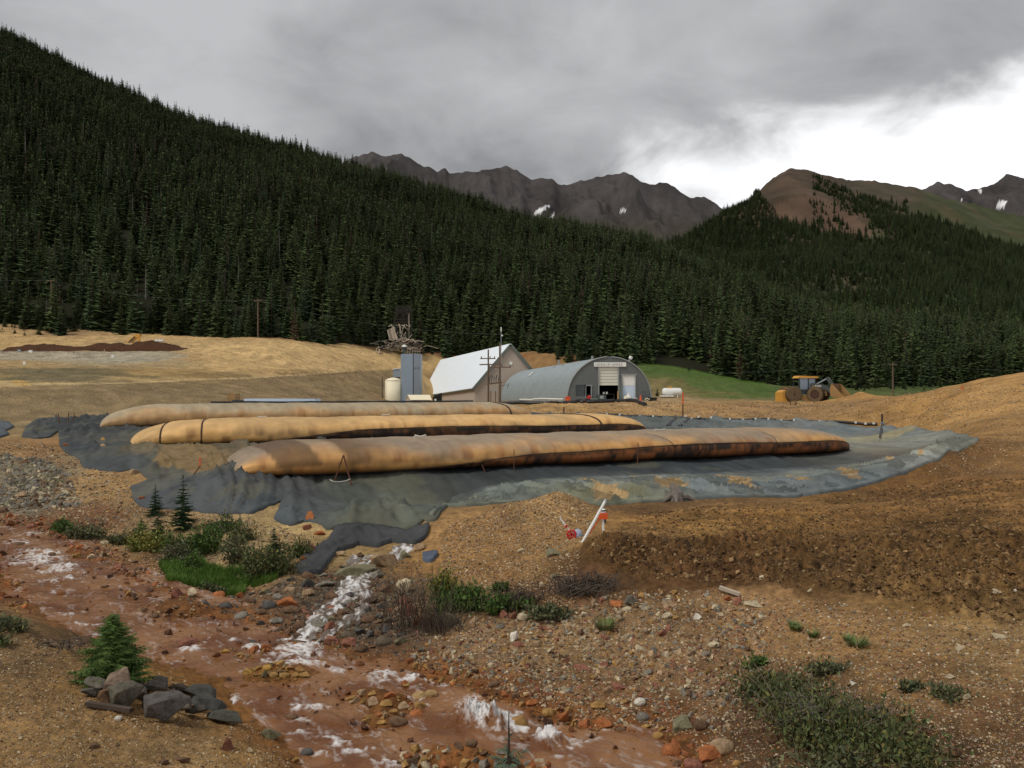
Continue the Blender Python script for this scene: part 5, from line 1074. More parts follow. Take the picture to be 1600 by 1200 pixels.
# clutter by the hut
def at_hut(px, dy=-1.2): x = q0.x + fx(px); return (x, q0.y + dy, zg(x, q0.y + dy))
k8 = kq
def junk(name, px, dy, label, cat): return thing(name, label, cat, at_hut(px, dy))
o = junk('traffic_cone', 998, -1.6, 'orange traffic cone right of the sectional door', 'cone'); w = MB(); w.lathe([(.2, .05), (.04, .85), (.03, .88)], (0, 0, 0), 12); w.build('cone_body', M['orange'], o); w = MB(); w.box((0, 0, .03), (.62, .62, .06)); w.build('base_plate', M['orange'], o)
o = junk('traffic_barrel', 880, -9, 'orange square bin near the left foot of the hut', 'bin'); w = MB(); w.box((0, 0, .4), (.6, .5, .9)); w.build('body', M['orange'], o); w = MB(); w.box((0, 0, .88), (.68, .56, .1)); w.build('rim', M['orange'], o)
o = junk('quad_bike', 919, -1.2, 'red quad bike in front of the small dark doorway', 'quad bike')
w = MB(); w.box((0, 0, .55), (.75, .5, .28), None, .8); w.box((0, -.1, .78), (.5, .4, .2), None, .7); w.build('body', M['red'], o)
for x_ in (-.32, .32):
    for y_ in (-.35, .35): w = MB(); w.lathe([(.08, -.09), (.26, -.09), (.26, .09), (.08, .09)], (x_, y_, .26), 12, 'Y'); w.build('wheel', M['cab_dark'], o)
w = MB(); w.bar((-.3, -.15, 1.0), (.3, -.15, 1.0), .05); w.bar((0, -.15, .8), (0, -.15, 1.0), .06); w.build('handlebar', M['cab_dark'], o)
o = junk('generator', 938, -1.4, 'dark green generator left of the big half open door', 'generator'); w = MB(); w.box((0, 0, .45), (1.2, .7, .7)); w.build('housing', M['machine_dark'], o); w = MB(); w.box((0, 0, .06), (1.35, .8, .1)); w.build('skid', M['cab_dark'], o); w = MB(); w.box((0, -.36, .5), (.5, .03, .35)); w.build('control_panel', M['galv'], o)
o = junk('tool_crate', 926, -1.8, 'low pale green crate beside the red quad bike', 'crate'); w = MB(); w.box((0, 0, .2), (.9, .5, .36)); w.build('body', M['green_box'], o); w = MB(); w.box((0, 0, .4), (.95, .55, .05)); w.build('lid', M['galv'], o)
o = junk('workbench', 950, .9, 'dark workbench with white cans inside the half open door', 'workbench'); w = MB(); w.box((0, 0, .75), (2.0, .7, .08)); w.build('bench_top', M['lumber_dark'], o)
for x_ in (-.9, .9): w = MB(); w.box((x_, 0, .36), (.1, .6, .7)); w.build('leg', M['lumber_dark'], o)
for i, x_ in enumerate((944, 949)):
    q = at_hut(x_, .6); c_ = thing('paint_can', ('left' if i == 0 else 'right') + ' one of two white cans on the dark workbench', 'can', (q[0], q[1] + .1, q[2] + .79)); w = MB(); w.lathe([(.15, 0), (.15, .3)], (0, 0, 0), 12); w.build('can_body', M['white'], c_); w = MB(); w.lathe([(.16, .3), (.16, .33)], (0, 0, 0), 12); w.build('lid', M['galv'], c_)
o = junk('timber_post', 964, -1.0, 'orange-brown timber post leaning by the big door jamb', 'timber'); w = MB(); w.bar((0, 0, 0), (.08, .6, 1.15), .16); tag(w.build('post', M['muddy_yellow'], o))
for i, (x_, n_) in enumerate(((980, 'white filled sack slumped before the sectional door'), (975, 'smaller pale sack lying left of the white sack'))):
    q = at_hut(x_, -1.3 - .3 * i); o = thing('sack', n_, 'sack', q); w = MB(); s_ = 1.0 - .35 * i; w.lathe([(.3 * s_, 0), (.42 * s_, .15 * s_), (.36 * s_, .5 * s_), (.16 * s_, .75 * s_), (.2 * s_, .85 * s_)], (0, 0, 0), 12); w.build('sack_body', M['white' if i == 0 else 'cream'], o, True); w = MB(); w.tube([(.17 * s_ * math.cos(t), .17 * s_ * math.sin(t), .74 * s_) for t in np.linspace(0, 6.28, 12)], .02, 4); w.build('tie', M['rope'], o)
o = junk('hand_truck', 1006, -1.0, 'dark hand truck leaning on the hut wall right of the cone', 'hand truck'); w = MB()
for x_ in (-.2, .2): w.bar((x_, 0, .1), (x_, .8, 1.3), .05)
w.bar((-.2, .8, 1.3), (.2, .8, 1.3), .05); w.bar((-.2, .4, .7), (.2, .4, .7), .04); w.build('frame', M['cab_dark'], o)
for x_ in (-.25, .25): w = MB(); w.lathe([(.05, -.05), (.16, -.05), (.16, .05), (.05, .05)], (0, x_, .16), 10, 'Y'); w.build('wheel', M['cab_dark'], o)
o = junk('stock_tank', 1018, -.8, 'black tub at the right foot of the hut', 'tub'); w = MB(); w.lathe([(.55, 0), (.62, .4), (.56, .4), (.5, .06)], (0, 0, 0), 16); w.build('tub_wall', M['black'], o); w = MB(); w.lathe([(.66, .36), (.66, .42), (.58, .42)], (0, 0, 0), 16); w.build('rim', M['black'], o)
for i, (px, s_) in enumerate(((968, .6), (970.5, .7))):
    o = junk('board', px, -.3, ('narrower' if i == 0 else 'wider') + ' dark blue-grey board leaning between the two doors', 'board'); w = MB(); w.bar((0, -.4, 0), (0, .2, 2.3 + .2 * i), .16 * s_ + .06, .06); w.build('board_face', M['trim'], o)
for i, (px, dy, wd2, c_, lb) in enumerate(((903, -1.5, .9, 'lumber_dark', 'low dark scrap pile under the hut window'), (910, -2.0, .6, 'rust', 'rusty scrap lump left of the quad bike'), (990, -2.2, .7, 'lumber', 'pale stacked boards right of the white sack'), (1008, -1.9, .5, 'cream', 'pale stone-like bundle by the hand truck'))):
    o = junk('scrap_pile', px, dy, lb, 'scrap'); 
    for j in range(4): w = MB(); w.bar((rnd.uniform(-wd2, wd2) * .5, rnd.uniform(-.3, .3), .06 + .1 * j), (rnd.uniform(-wd2, wd2) * .6, rnd.uniform(-.3, .3), .1 + .1 * j), .16, .1); w.build('piece', M[c_], o)
# pipes
def pipe(name, pp, r, m, label, cat, lift=0.0, world=False):
    P3 = []
    for px, py, D in pp: P3.append(px3(px, py, D))
    w = MB(); 
    sm_ = []
    for i in range(len(P3) - 1):
        for t in range(4): sm_.append(P3[i].lerp(P3[i + 1], t / 4))
    sm_.append(P3[-1])
    out = []
    for q in sm_:
        z = zg(q.x, q.y); out.append(Vector((q.x, q.y, max(z + r * .9, q.z) if lift == 0 else z + lift)))
    w.tube(out, r, 8); o = w.build(name, M[m]); tag(o, label, cat); return o, out
pipe('drain_pipe', [(780, 634, 100), (800, 637, 98), (820, 637.5, 97), (860, 636, 96), (900, 633, 96), (940, 631, 96), (965, 630, 97), (985, 633, 94), (1008, 643, 88)], .22, 'black', 'thick dark hose across the gravel in front of the arched hut', 'hose', .2)
pipe('water_pipe', [(812, 633, 116), (845, 629, 114), (880, 624, 111.5)], .09, 'white', 'long white pipe lying along the base of the arched hut', 'pipe', .35)
mn = thing('manifold_pipe', 'black pipe with white couplings along the rear edge of the pond', 'pipe', px3(1100, 657, 78))
mp_ = [(816, 644, 83), (850, 646, 82.5), (900, 648, 81), (960, 649.5, 80), (1000, 652, 79.5), (1050, 655, 78.8), (1100, 657, 78), (1150, 658, 77.3), (1200, 659.5, 77), (1250, 661, 76), (1300, 662, 75), (1345, 663, 74), (1377, 664.5, 73)]
w = MB(); c_ = []; 
for i in range(len(mp_) - 1):
    for t in range(5):
        q = [mp_[i][k] + (mp_[i + 1][k] - mp_[i][k]) * t / 5 for k in range(3)]; q = px3(*q); q.z = zg(q.x, q.y) + .15 + .03 * math.sin(i * 5 + t); c_.append(q - mn.location)
w.tube(c_, .125, 8); w.build('pipe_run', M['black'], mn)
for k_ in range(0, len(c_), 2):
    if rnd.random() < .15: continue
    q = c_[k_]; w = MB(); w.box(q + Vector((0, -.13, .05)), (.16, .16, .17)); w.build('coupling', M['white'], mn)
for k_ in (27, 29, 31): q = c_[k_]; w = MB(); w.box(q + Vector((.05, -.12, .2)), (.14, .12, .2)); w.build('valve', M['white'], mn)
for (pp, lb) in (([(1056, 656, 78.5), (1050, 662, 74), (1043, 671, 69)], 'left one of two short black hoses dropping into the pond'), ([(1076, 656, 78.3), (1070, 662, 74), (1061, 672, 69)], 'right one of two short black hoses dropping into the pond'), ([(1095, 657, 78), (1104, 659, 76), (1109, 666, 72), (1116, 669, 70.5), (1133, 669, 70)], 'bent black hose lying on the rear pond slope'), ([(965, 649.5, 80), (930, 652, 77), (926, 655, 74)], 'black hose running from the rear pipe toward the middle bag')):
    pipe('drop_hose', pp, .13, 'black', lb, 'hose', .2)
p = px3(1377, 664, 73); sp = thing('standpipe', 'upright black standpipe at the right end of the manifold pipe', 'standpipe', (p.x, p.y, zg(p.x, p.y)))
ks2 = 73 / F; w = MB(); w.tube([(0, -.15, -.4), (0, -.15, 1.05)], .08, 8); w.build('riser', M['black'], sp)
q = px3(1374, 697, 60); w = MB(); w.tube([(0, -.2, .2), (q.x - p.x, q.y - p.y, zg(q.x, q.y) - sp.location.z + .12)], .09, 8); w.build('down_pipe', M['black'], sp)
w = MB(); w.box((0, -.25, .25), (.3, .2, .2)); w.build('coupling', M['galv'], sp)
def stake(px, ytop, ybot, D, r, m, label, lean=0, topm=None):
    k = D / F; p = px3(px, ybot, D); o = thing('survey_stake', label, 'stake', (p.x, p.y, zg(p.x, p.y))); hh_ = max(.3, EYE - (ytop - HZ) * k - o.location.z)
    w = MB(); w.bar((0, 0, -.1), (lean, 0, hh_ * (.55 if topm else 1)), r); w.build('post', M[m], o)
    if topm: w = MB(); w.bar((lean, 0, hh_ * .55), (lean, 0, hh_), r * 1.1); w.build('painted_top', M[topm], o)
stake(1067, 613, 652, 80, .11, 'rust', 'orange topped stake on the gravel berm below the propane tank', 0, 'orange')
stake(1503, 612, 625, 76, .08, 'orange', 'small orange stake on the gravel mound crest', .05)
stake(881, 636, 648, 81, .13, 'rust', 'short rusty post on the berm in front of the hut')
stake(163, 546, 562, 146, .09, 'lumber', 'pale wooden stake on the grey terrace strip')
for i, (px, yt, yb, ln_, lb) in enumerate(((94, 646, 654, -.15, 'left rebar stub on the liner edge at far left'), (107, 645, 654, 0, 'middle rebar stub on the liner edge at far left'), (113, 646, 654, .15, 'right rebar stub on the liner edge at far left'), (316, 715, 748, 0, 'orange tipped leaning rod left of the nearest bag'))):
    if i < 3: stake(px, yt, yb, 60, .05, 'rust', lb, ln_)
    else: stake(298, yt, yb, 37, .045, 'rust', lb, .42, 'orange')
for px, py, D, l_, lb in ((1236, 634, 90, .9, 'left bent rusty rod stuck in the gravel berm'), (1243, 636, 89.7, .7, 'right bent rusty rod stuck in the gravel berm')):
    p = px3(px, py, D); z = zg(p.x, p.y); w = MB(); w.tube([(p.x, p.y, z - .1), (p.x - .1, p.y, z + .3), (p.x - .35, p.y, z + l_ * .9), (p.x - .6, p.y, z + l_)] if px == 1236 else [(p.x, p.y, z - .1), (p.x + .05, p.y, z + .5), (p.x - .2, p.y, z + l_), (p.x - .5, p.y, z + .4)], .06, 5); tag(w.build('bent_rod', M['rust']), lb, 'rod')
# rods against the nearest bag
p = ground_at(541, 752); o = thing('rod_tripod', 'rusty rods forming a tall triangle against the left of the nearest bag', 'rod frame', p); kk = p.y / F
for sgn in (-1, 1): w = MB(); w.bar((sgn * .42 - .03, -.75, -.1), (0, -.6, 1.25), .05); w.build('rod', M['rust'], o)
w = MB(); w.tube([(-.55, -.85, .12), (-.4, -1.1, .08), (-.1, -1.15, .05), (.2, -1.0, .08), (.35, -.85, .15)], .022, 5); tag(w.build('rope', M['rope']), 'short white rope lying at the foot of the rod triangle', 'rope'); bpy.data.objects['rope'].location = p + Vector((0, 0, .06))
for px, dx_, hh_, lb in ((760, -.22, .5, 'slanting rusty rod pinned on the flank of the nearest bag'), (803, 0, 1.15, 'thin upright rod before the nearest bag'), (996, .05, 1.25, 'thin upright rod right of centre on the nearest bag')):
    Db = 40.6 / (1 - .489 * (px - 800) / F) - .25; X = (px - 800) / F * Db; z = zg(X, Db); w = MB(); w.bar((X, Db, z), (X + dx_, Db + .1, z + hh_), .035); tag(w.build('steel_rod', M['rust']), lb, 'rod')
# survey tools by the gravel heap
g = ground_at(907, 847); kt = g.y / F; o = thing('grade_rod', 'long white leaning rod beside the orange level and gravel heap', 'grade rod', g)
w = MB(); w.tube([(0, 0, -.1), (41 * kt, .35, 62 * kt)], .04, 8); w.build('tube', M['white'], o); w = MB(); w.tube([(40.3 * kt, .34, 61 * kt), (42 * kt, .36, 63.5 * kt)], .046, 8); w.build('end_cap', M['galv'], o)
g = ground_at(943, 834); kt = g.y / F; o = thing('laser_level', 'orange level instrument on a white post behind the dark soil', 'survey level', g)
w = MB(); w.bar((0, 0, -.15), (-.02, 0, 24 * kt), .10, .06); w.build('post', M['white'], o); 
w = MB(); w.box((-.02, 0, 29 * kt), (.26, .2, .17)); w.build('instrument_head', M['orange'], o)
w = MB(); w.lathe([(.07, 0), (.09, .03), (.09, .1), (.05, .13)], (-.02, 0, 33 * kt), 12); w.build('lens_cap', M['white'], o); w = MB(); w.lathe([(.1, 0), (.1, .04)], (-.02, 0, 36.5 * kt), 12); w.build('top_plate', M['cab_dark'], o)
w = MB(); w.bar((-.1, -.02, 26 * kt), (-.42, -.12, 3 * kt), .02); w.build('strap', M['red'], o); w = MB(); w.bar((.04, -.04, 24 * kt), (.05, -.04, 18 * kt), .05); w.build('clamp', M['cab_dark'], o)
g = ground_at(893, 842); kt = g.y / F; o = thing('measuring_wheel', 'red measuring wheel with a white and red handle on the gravel heap', 'measuring wheel', g)
w = MB(); w.tube([(6.5 * kt * math.cos(t), 0, 7 * kt + 6.5 * kt * math.sin(t)) for t in np.linspace(0, 2 * math.pi, 25)], .035, 6, False); wh = w.build('rim', M['red'], o)
w = MB()
for t in range(3): a_ = t * math.pi / 3 + .3; w.bar((6.3 * kt * math.cos(a_), 0, 7 * kt + 6.3 * kt * math.sin(a_)), (-6.3 * kt * math.cos(a_), 0, 7 * kt - 6.3 * kt * math.sin(a_)), .05, .03)
w.build('spoke', M['red'], wh)
w = MB(); w.bar((0, .04, 9 * kt), (-13 * kt, .04, 26 * kt), .05); w.bar((-13 * kt, .04, 26 * kt), (-17 * kt, .04, 31 * kt), .035); w.bar((-17 * kt, .04, 31 * kt), (-17.5 * kt, .04, 35 * kt), .035); w.build('handle', M['white'], o)
w = MB(); w.bar((-7.4 * kt, .03, 18 * kt), (-9.6 * kt, .03, 21 * kt), .075); w.build('grip', M['red'], o)
o = thing('cloth_bundle', 'pale blue-grey cloth bundle behind the red measuring wheel', 'cloth bundle', g + Vector((.19, .12, 0))); w = MB(); w.lathe([(.12, 0), (.16, .08), (.13, .2), (.04, .27)], (0, 0, 0), 12); w.build('cloth', M['blue_tarp'], o, True); w = MB(); w.tube([(.1 * math.cos(t), .1 * math.sin(t), .22) for t in np.linspace(0, 6.28, 10)], .012, 4); w.build('tie', M['rope'], o)
# exposed root stump by the outer liner edge
g = ground_at(1055, 783); o = thing('driftwood_stump', 'gnarled grey root stump lying at the outer edge of the liner', 'stump', g)
w = MB(); w.tube([(0, 0, -.1), (.05, .05, .35), (-.12, .1, .72)], [.34, .26, .08], 8); w.build('trunk', M['deadwood'], o)
for a_, l_ in ((0, .9), (1.2, .7), (2.6, .85), (3.6, .6), (4.6, .7)): w = MB(); w.tube([(0, 0, .2), (l_ * .5 * math.cos(a_), l_ * .5 * math.sin(a_), .22), (l_ * math.cos(a_), l_ * math.sin(a_), .02)], [.16, .1, .03], 6); w.build('root', M['deadwood'], o)

# collapsed timber ore house at the forest edge
kr = 216 / F; ro = px3(628, 548, 216); rz0 = zg(ro.x, ro.y); ru = thing('timber_ruin', 'ruined dark timber ore house with collapsed pale planks at the forest edge', 'ruin', (ro.x, ro.y, rz0))
def U_(px, py, dy=0): return Vector(((px - 628) * kr, dy, EYE - (py - HZ) * kr - rz0))
tim = []
def timber(p, q, w_, m, name='timber'):
    w_ = w_ * .8; w = MB(); w.bar(p, q, w_, w_ * .7); w.build(name, M[m], ru)
for px, y0, y1 in ((616, 548, 492), (625, 548, 492), (639, 546, 478), (642, 548, 492), (620, 520, 480), (635, 520, 480)): timber(U_(px, y0, 1), U_(px + rnd.uniform(-1, 1), y1, 1), .4, 'lumber_dark', 'post')
for y_ in np.arange(478.5, 492, 1.35): timber(U_(617.5 + rnd.uniform(-.6, .4), y_, 0), U_(643.5 + rnd.uniform(-.6, .6), y_ + rnd.uniform(-.3, .3), 0), .19, 'lumber_dark', 'plank')
for y_ in (493, 499, 503, 509): timber(U_(615, y_, .5), U_(642, y_ + rnd.uniform(-1, 1), .5), .32, 'lumber_dark', 'beam')
for i in range(9): x_ = 617 + i * 2.4; timber(U_(x_, 506 + rnd.uniform(-2, 2), .8), U_(x_ + rnd.uniform(-1, 1), 493, .8), .24, 'lumber_dark', 'plank')
for i in range(26): x_ = rnd.uniform(611, 640); y_ = rnd.uniform(504, 528); timber(U_(x_, y_, rnd.uniform(-1, .5)), U_(x_ + rnd.uniform(-7, 7), y_ + rnd.uniform(2, 12), rnd.uniform(-1.5, .5)), rnd.uniform(.16, .3), 'lumber' if i % 3 else 'lumber_dark', 'plank')
for i in range(8): timber(U_(610 + i * 4 + rnd.uniform(-1, 1), 507 + rnd.uniform(-2, 2), 0), U_(616 + i * 3.6, 512 + rnd.uniform(-3, 3), 0), .25, 'lumber', 'plank')
for i in range(7): timber(U_(606.5 + i * 1.6, 516 - .8 * i, -1), U_(611 + i * 1.8, 533 - rnd.uniform(0, 2), -1.4), .36, 'lumber', 'plank')
timber(U_(616, 514, -1), U_(622, 530, -1.2), .45, 'lumber', 'plank'); timber(U_(644.5, 523, -1), U_(637, 532, -1), .3, 'lumber', 'plank'); timber(U_(630, 512, 0), U_(626, 528, 0), .3, 'lumber', 'plank'); timber(U_(639, 490, 0), U_(639, 527, 0), .22, 'lumber', 'post')
for i in range(150):
    x_ = rnd.gauss(632, 20); y_ = 529 + rnd.uniform(0, 17) + abs(x_ - 628) * .14; l_ = rnd.uniform(3, 10); a_ = rnd.uniform(-.6, .7) if i % 3 else rnd.uniform(-1.3, 1.3)
    timber(U_(x_ - l_ * math.cos(a_), y_ + l_ * math.sin(a_) * .6, rnd.uniform(-3, 1)), U_(x_ + l_ * math.cos(a_), y_ - l_ * math.sin(a_) * .6, rnd.uniform(-3, 1)), rnd.uniform(.18, .38), 'lumber' if i % 4 else 'lumber_dark', 'plank')
lo = px3(590, 543, 203); ls = thing('timber_stub', 'pale broken timber stub with bent pole left of the ruin', 'timber', (lo.x, lo.y, zg(lo.x, lo.y)))
w = MB(); w.bar((.3, 0, 0), (.45, 0, 1.1), .4, .25); w.build('plank', M['lumber'], ls); w = MB(); w.tube([(-.4, 0, 0), (-.3, 0, 1.2), (.4, 0, 1.9)], .08, 5); w.build('bent_pole', M['lumber'], ls); w = MB(); w.bar((-.9, 0, .1), (1.3, 0, .15), .2); w.build('plank', M['lumber_dark'], ls)
# ------------------------------------------------------------------ conifers
def conifer(seed, H, Rb, nw, nb, detail=0, bare=0.06, droop=0.28, thin=1.0, pw=0.85):
    """crown (verts, tris) and trunk (verts, faces) of one spruce"""
    r = np.random.default_rng(seed); V = []; T = []
    def tri(a, b, c): n = len(V); V.extend((a, b, c)); T.append((n, n + 1, n + 2))
    for i in range(nw):
        t = i / (nw - 1); z = H * (bare + (0.985 - bare) * t ** 0.92); R0 = Rb * (1 - t) ** pw * r.uniform(.78, 1.12) + 0.02 * H * (1 - t) + 0.006 * H
        k = max(3, int(round(nb * (0.45 + 0.55 * (1 - t)))))
        ph = r.uniform(0, 6.28)
        for j in range(k):
            if r.random() > thin: continue
            a = ph + 6.283 * j / k + r.uniform(-.35, .35); L = R0 * r.uniform(.6, 1.15); zz = z + r.uniform(-.5, .5) * H * .9 / nw
            d = np.array([math.cos(a), math.sin(a), 0]); s = np.array([-d[1], d[0], 0]); up = np.array([0, 0, 1.0])
            dr = droop * (1.15 - t) + r.uniform(-.08, .08)
            P0 = d * (0.02 * H * (1 - t) * .3) + up * zz; P1 = d * L * .55 + up * (zz - dr * L * .62); P2 = d * L + up * (zz - dr * L * .75 + 0.06 * L)
            if detail == 0:
                w = L * r.uniform(.26, .4) + .04
                l1 = P1 + s * w - up * w * .35; r1 = P1 - s * w - up * w * .35
                tri(P0, l1, P2); tri(P0, P2, r1)
                q = P1 * .6 + P0 * .4; tri(q + up * .10 * L, q + s * w * .9 - d * .05 * L - up * w * .5, q + d * L * .22); tri(q + up * .10 * L, q + d * L * .22, q - s * w * .9 - d * .05 * L - up * w * .5)
            else:
                nt_ = 4 if detail == 1 else 8
                for m in range(nt_):
                    f = (m + .6) / nt_; B = P0 * (1 - f) ** 2 + 2 * f * (1 - f) * P1 + f * f * P2; B = P0 + (P1 - P0) * min(1, f / .55) if f < .55 else P1 + (P2 - P1) * (f - .55) / .45
                    wl = L * (.42 * (1 - f) + .14) * r.uniform(.7, 1.2)
                    for sg in (-1, 1):
                        tip = B + s * sg * wl * .8 + d * wl * .62 - up * wl * r.uniform(-.1, .45); bw = wl * .17 + .004 * H
                        if detail == 1:
                            tri(B - d * bw, B + d * bw, tip); tri(B - up * bw * .9, tip, B + up * bw * 1.1)
                        else:
                            tri(B - d * bw * .6, B + d * bw * .6, tip); tri(B - up * bw * .6, tip, B + up * bw * .7)
                            for u_ in (.35, .7):
                                b2 = B + (tip - B) * u_; w2 = wl * .42 * (1.15 - u_)
                                for s2 in (-1, 1):
                                    ax_ = (tip - B) / (np.linalg.norm(tip - B) + 1e-9); sd_ = np.cross(ax_, up); t2 = b2 + sd_ * s2 * w2 * .7 + ax_ * w2 * .7 + up * r.uniform(-.25, .3) * w2
                                    tri(b2 - ax_ * w2 * .16, b2 + ax_ * w2 * .16, t2)
                tri(P1 - s * .05 * L, P1 + s * .05 * L, P2 + d * .05 * L)
    tip = np.array([0, 0, H]); 
    for j in range(3): a = j * 2.1; tri(np.array([.02 * H * math.cos(a), .02 * H * math.sin(a), H * .94]), np.array([.02 * H * math.cos(a + 2), .02 * H * math.sin(a + 2), H * .94]), tip)
    tk = MB(); tk.tube([(0, 0, -.03 * H), (0, 0, H * .5), (0, 0, H * .97)], [H * .014 + .02, H * .009 + .01, .006], 5, False)
    return np.array(V), np.array(T), tk
def crown_mesh(name, V, T, m):
    o = mesh_obj(name, V, T, m); me = o.data; bpy.data.objects.remove(o); return me
def trunk_mesh(name, tk, m=None):
    o = tk.build(name, m or M['bark']); me = o.data; bpy.data.objects.remove(o); return me
KINDS = []
for sd_, H, Rb, nw, nb, m, th, br, pw in ((1, 14, 2.6, 27, 8, 'needle', .95, .05, .8), (2, 13, 2.0, 26, 7, 'needle', .9, .05, .72), (3, 15, 2.9, 28, 8, 'needle', .92, .03, .85), (4, 12.5, 1.8, 25, 7, 'needle_blue', .85, .08, .7), (5, 13, 2.4, 24, 7, 'needle_blue', .9, .03, .9), (6, 13, 1.25, 24, 6, 'needle_red', .65, .12, .7)):
    V_, T_, tk = conifer(sd_, H, Rb, nw, nb, 0, br, .3, th, pw)
    KINDS.append((H, crown_mesh('crown', V_, T_, M[m]), trunk_mesh('trunk', tk), V_, T_, tk, m))
# bare dead spar
dd = MB(); dd.tube([(0, 0, -.3), (0, 0, 6), (0.15, 0, 11.5)], [.14, .09, .02], 5)
r_ = random.Random(8)
for i in range(46):
    z = 2 + i * .2; a_ = r_.uniform(0, 6.28); l_ = r_.uniform(.3, 1.1) * (1.2 - z / 12); dd.tube([(0, 0, z), (l_ * math.cos(a_), l_ * math.sin(a_), z - .15 * l_)], [.025, .008], 3, False)
dead_me = trunk_mesh('dead_trunk', dd, M['deadwood'])
# where trees stand: the hillside in front, then the mountain's lower slopes
N1 = 26000
ru_ = np.random.default_rng(77)
pxs = ru_.uniform(-260, 1900, N1 * 4); tq = ru_.uniform(0.0, 1.03, N1 * 4)
X, D, Z = hill_at(pxs, tq)
keep = ru_.random(N1 * 4) < np.clip(D / 760, 0.02, 1) ** 2 * (np.interp(pxs, [p[0] for p in HILL_RD], [p[1] for p in HILL_RD]) - 188) / 560 * 1.55
X, D, Z, pxs, tq = X[keep], D[keep], Z[keep], pxs[keep], tq[keep]
clear = (D < 196) & (vn(X * .06, D * .06, 77) > .12); X, D, Z = X[~clear], D[~clear], Z[~clear]
hillT = np.stack([X, D, Z], 1)
# forest edge: an extra ragged front rank on the open ground
ed = []
for i in range(900):
    px = ru_.uniform(-60, 1660); dd_ = 190 - abs(ru_.normal(0, 5)) + 4; x_ = (px - 800) / F * dd_
    if 480 < px < 870: continue
    if vn(np.array([x_ * .05]), np.array([1.5]), 88)[0] < -.12 and px > 1000: continue
    if ru_.random() < .55: continue
    ed.append((x_, dd_, zg(x_, dd_)))
nE0 = len(ed)
for i in range(420):
    px = ru_.uniform(-60, 1660); dd_ = ru_.uniform(174, 190) if not 480 < px < 870 else ru_.uniform(206, 222); x_ = (px - 800) / F * dd_
    if vn(np.array([x_ * .08]), np.array([2.5]), 89)[0] < (-.05 if px < 1150 else -.3): continue
    if 560 < px < 690: continue
    ed.append((x_, dd_, zg(x_, dd_)))
N2 = 60000
px2 = ru_.uniform(860, 1900, N2); t2 = ru_.uniform(0.0, 1.02, N2); X, D, Z = mtn_at(px2, t2)
py2 = HZ + (EYE - Z) / D * F
wob = 14 * fbm(X / 50, D / 50, 3, 371)
FOREST_M = [(860, 640), (860, 360), (1040, 330), (1130, 300), (1180, 296), (1200, 318), (1225, 345), (1250, 352), (1300, 368), (1372, 385), (1400, 384), (1355, 345), (1335, 312), (1352, 308), (1410, 332), (1480, 352), (1540, 374), (1600, 392), (1900, 450), (1900, 660)]
inn = inpoly(px2 + wob, py2 + wob * .6, FOREST_M)
sparse = ((px2 > 1270) & (py2 > 268 + (px2 - 1260) * .42) & (fbm(X / 45, D / 45, 3, 381) > .0)) | ((px2 > 1150) & (px2 < 1420) & (py2 > 315) & (fbm(X / 40, D / 40, 2, 386) > .18))
keep = (inn & (ru_.random(N2) < np.clip(D / 1100, .12, 1) ** 2)) | (sparse & ~inn & (ru_.random(N2) < .45))
tr1 = np.stack([X, D, Z], 1)[keep]
small = np.where(py2[keep] < 345, .75, 1.0)
allT = np.concatenate([hillT, np.array(ed), tr1]); nH = len(hillT); nE = len(ed)
scl = ru_.normal(.92, .22, len(allT)).clip(.4, 1.45); scl[nH:nH + nE] *= .85; scl[nH + nE0:nH + nE] *= ru_.uniform(.12, .34, nE - nE0); scl[nH + nE:] *= small
scl *= np.where(ru_.random(len(allT)) < .22, .55, 1)
scl *= np.where(allT[:, 1] < 240, .84, .93)
kind = ru_.choice(6, len(allT), p=[.28, .23, .22, .11, .12, .04])
rz = ru_.uniform(0, 6.28, len(allT)); wide = ru_.uniform(.75, 1.35, len(allT)); wide[nH + nE0:nH + nE] *= 1.6
pxa = 800 + allT[:, 0] / allT[:, 1] * F
hs_ = np.array([k[0] for k in KINDS])[kind] * scl
vis = (pxa > -15) & (pxa < 1615)
size = np.where(vis, hs_ / allT[:, 1], 0)
order = np.argsort(-size); near_id = order[:285]; near_set = set(near_id.tolist())
def zone(px):
    if px < 130: return ('dark spruce at the forest edge above the tan terraces, far left', 'forest edge spruces at far left')
    if px < 330: return ('dark spruce at forest edge above the dark red soil heap', 'forest edge spruces above the soil heap')
    if px < 560: return ('dark spruce at forest edge above the tan dirt hump', 'forest edge spruces above the dirt hump')
    if px < 700: return ('dark spruce at forest edge around the timber ruin', 'forest edge spruces around the ruin')
    if px < 850: return ('dark spruce at forest edge behind the white roofed barn', 'forest edge spruces behind the barn')
    if px < 1020: return ('dark spruce at forest edge behind the arched hut', 'forest edge spruces behind the hut')
    if px < 1210: return ('dark spruce at forest edge above the green grass slope', 'forest edge spruces above the green slope')
    if px < 1350: return ('dark spruce at forest edge behind the wheel loader', 'forest edge spruces behind the loader')
    return ('dark spruce at forest edge behind the gravel mound at right', 'forest edge spruces behind the gravel mound')
def place_tree(name, x, y, z, s, r0, wd, crown_me, trunk_me, label, cat, group=None):
    o = thing(name, label, cat, (x, y, z), r0, group); o.scale = (s * wd, s * wd, s)
    c = bpy.data.objects.new('crown', crown_me); COL.objects.link(c); c.parent = o
    t = bpy.data.objects.new('trunk', trunk_me); COL.objects.link(t); t.parent = o
    return o
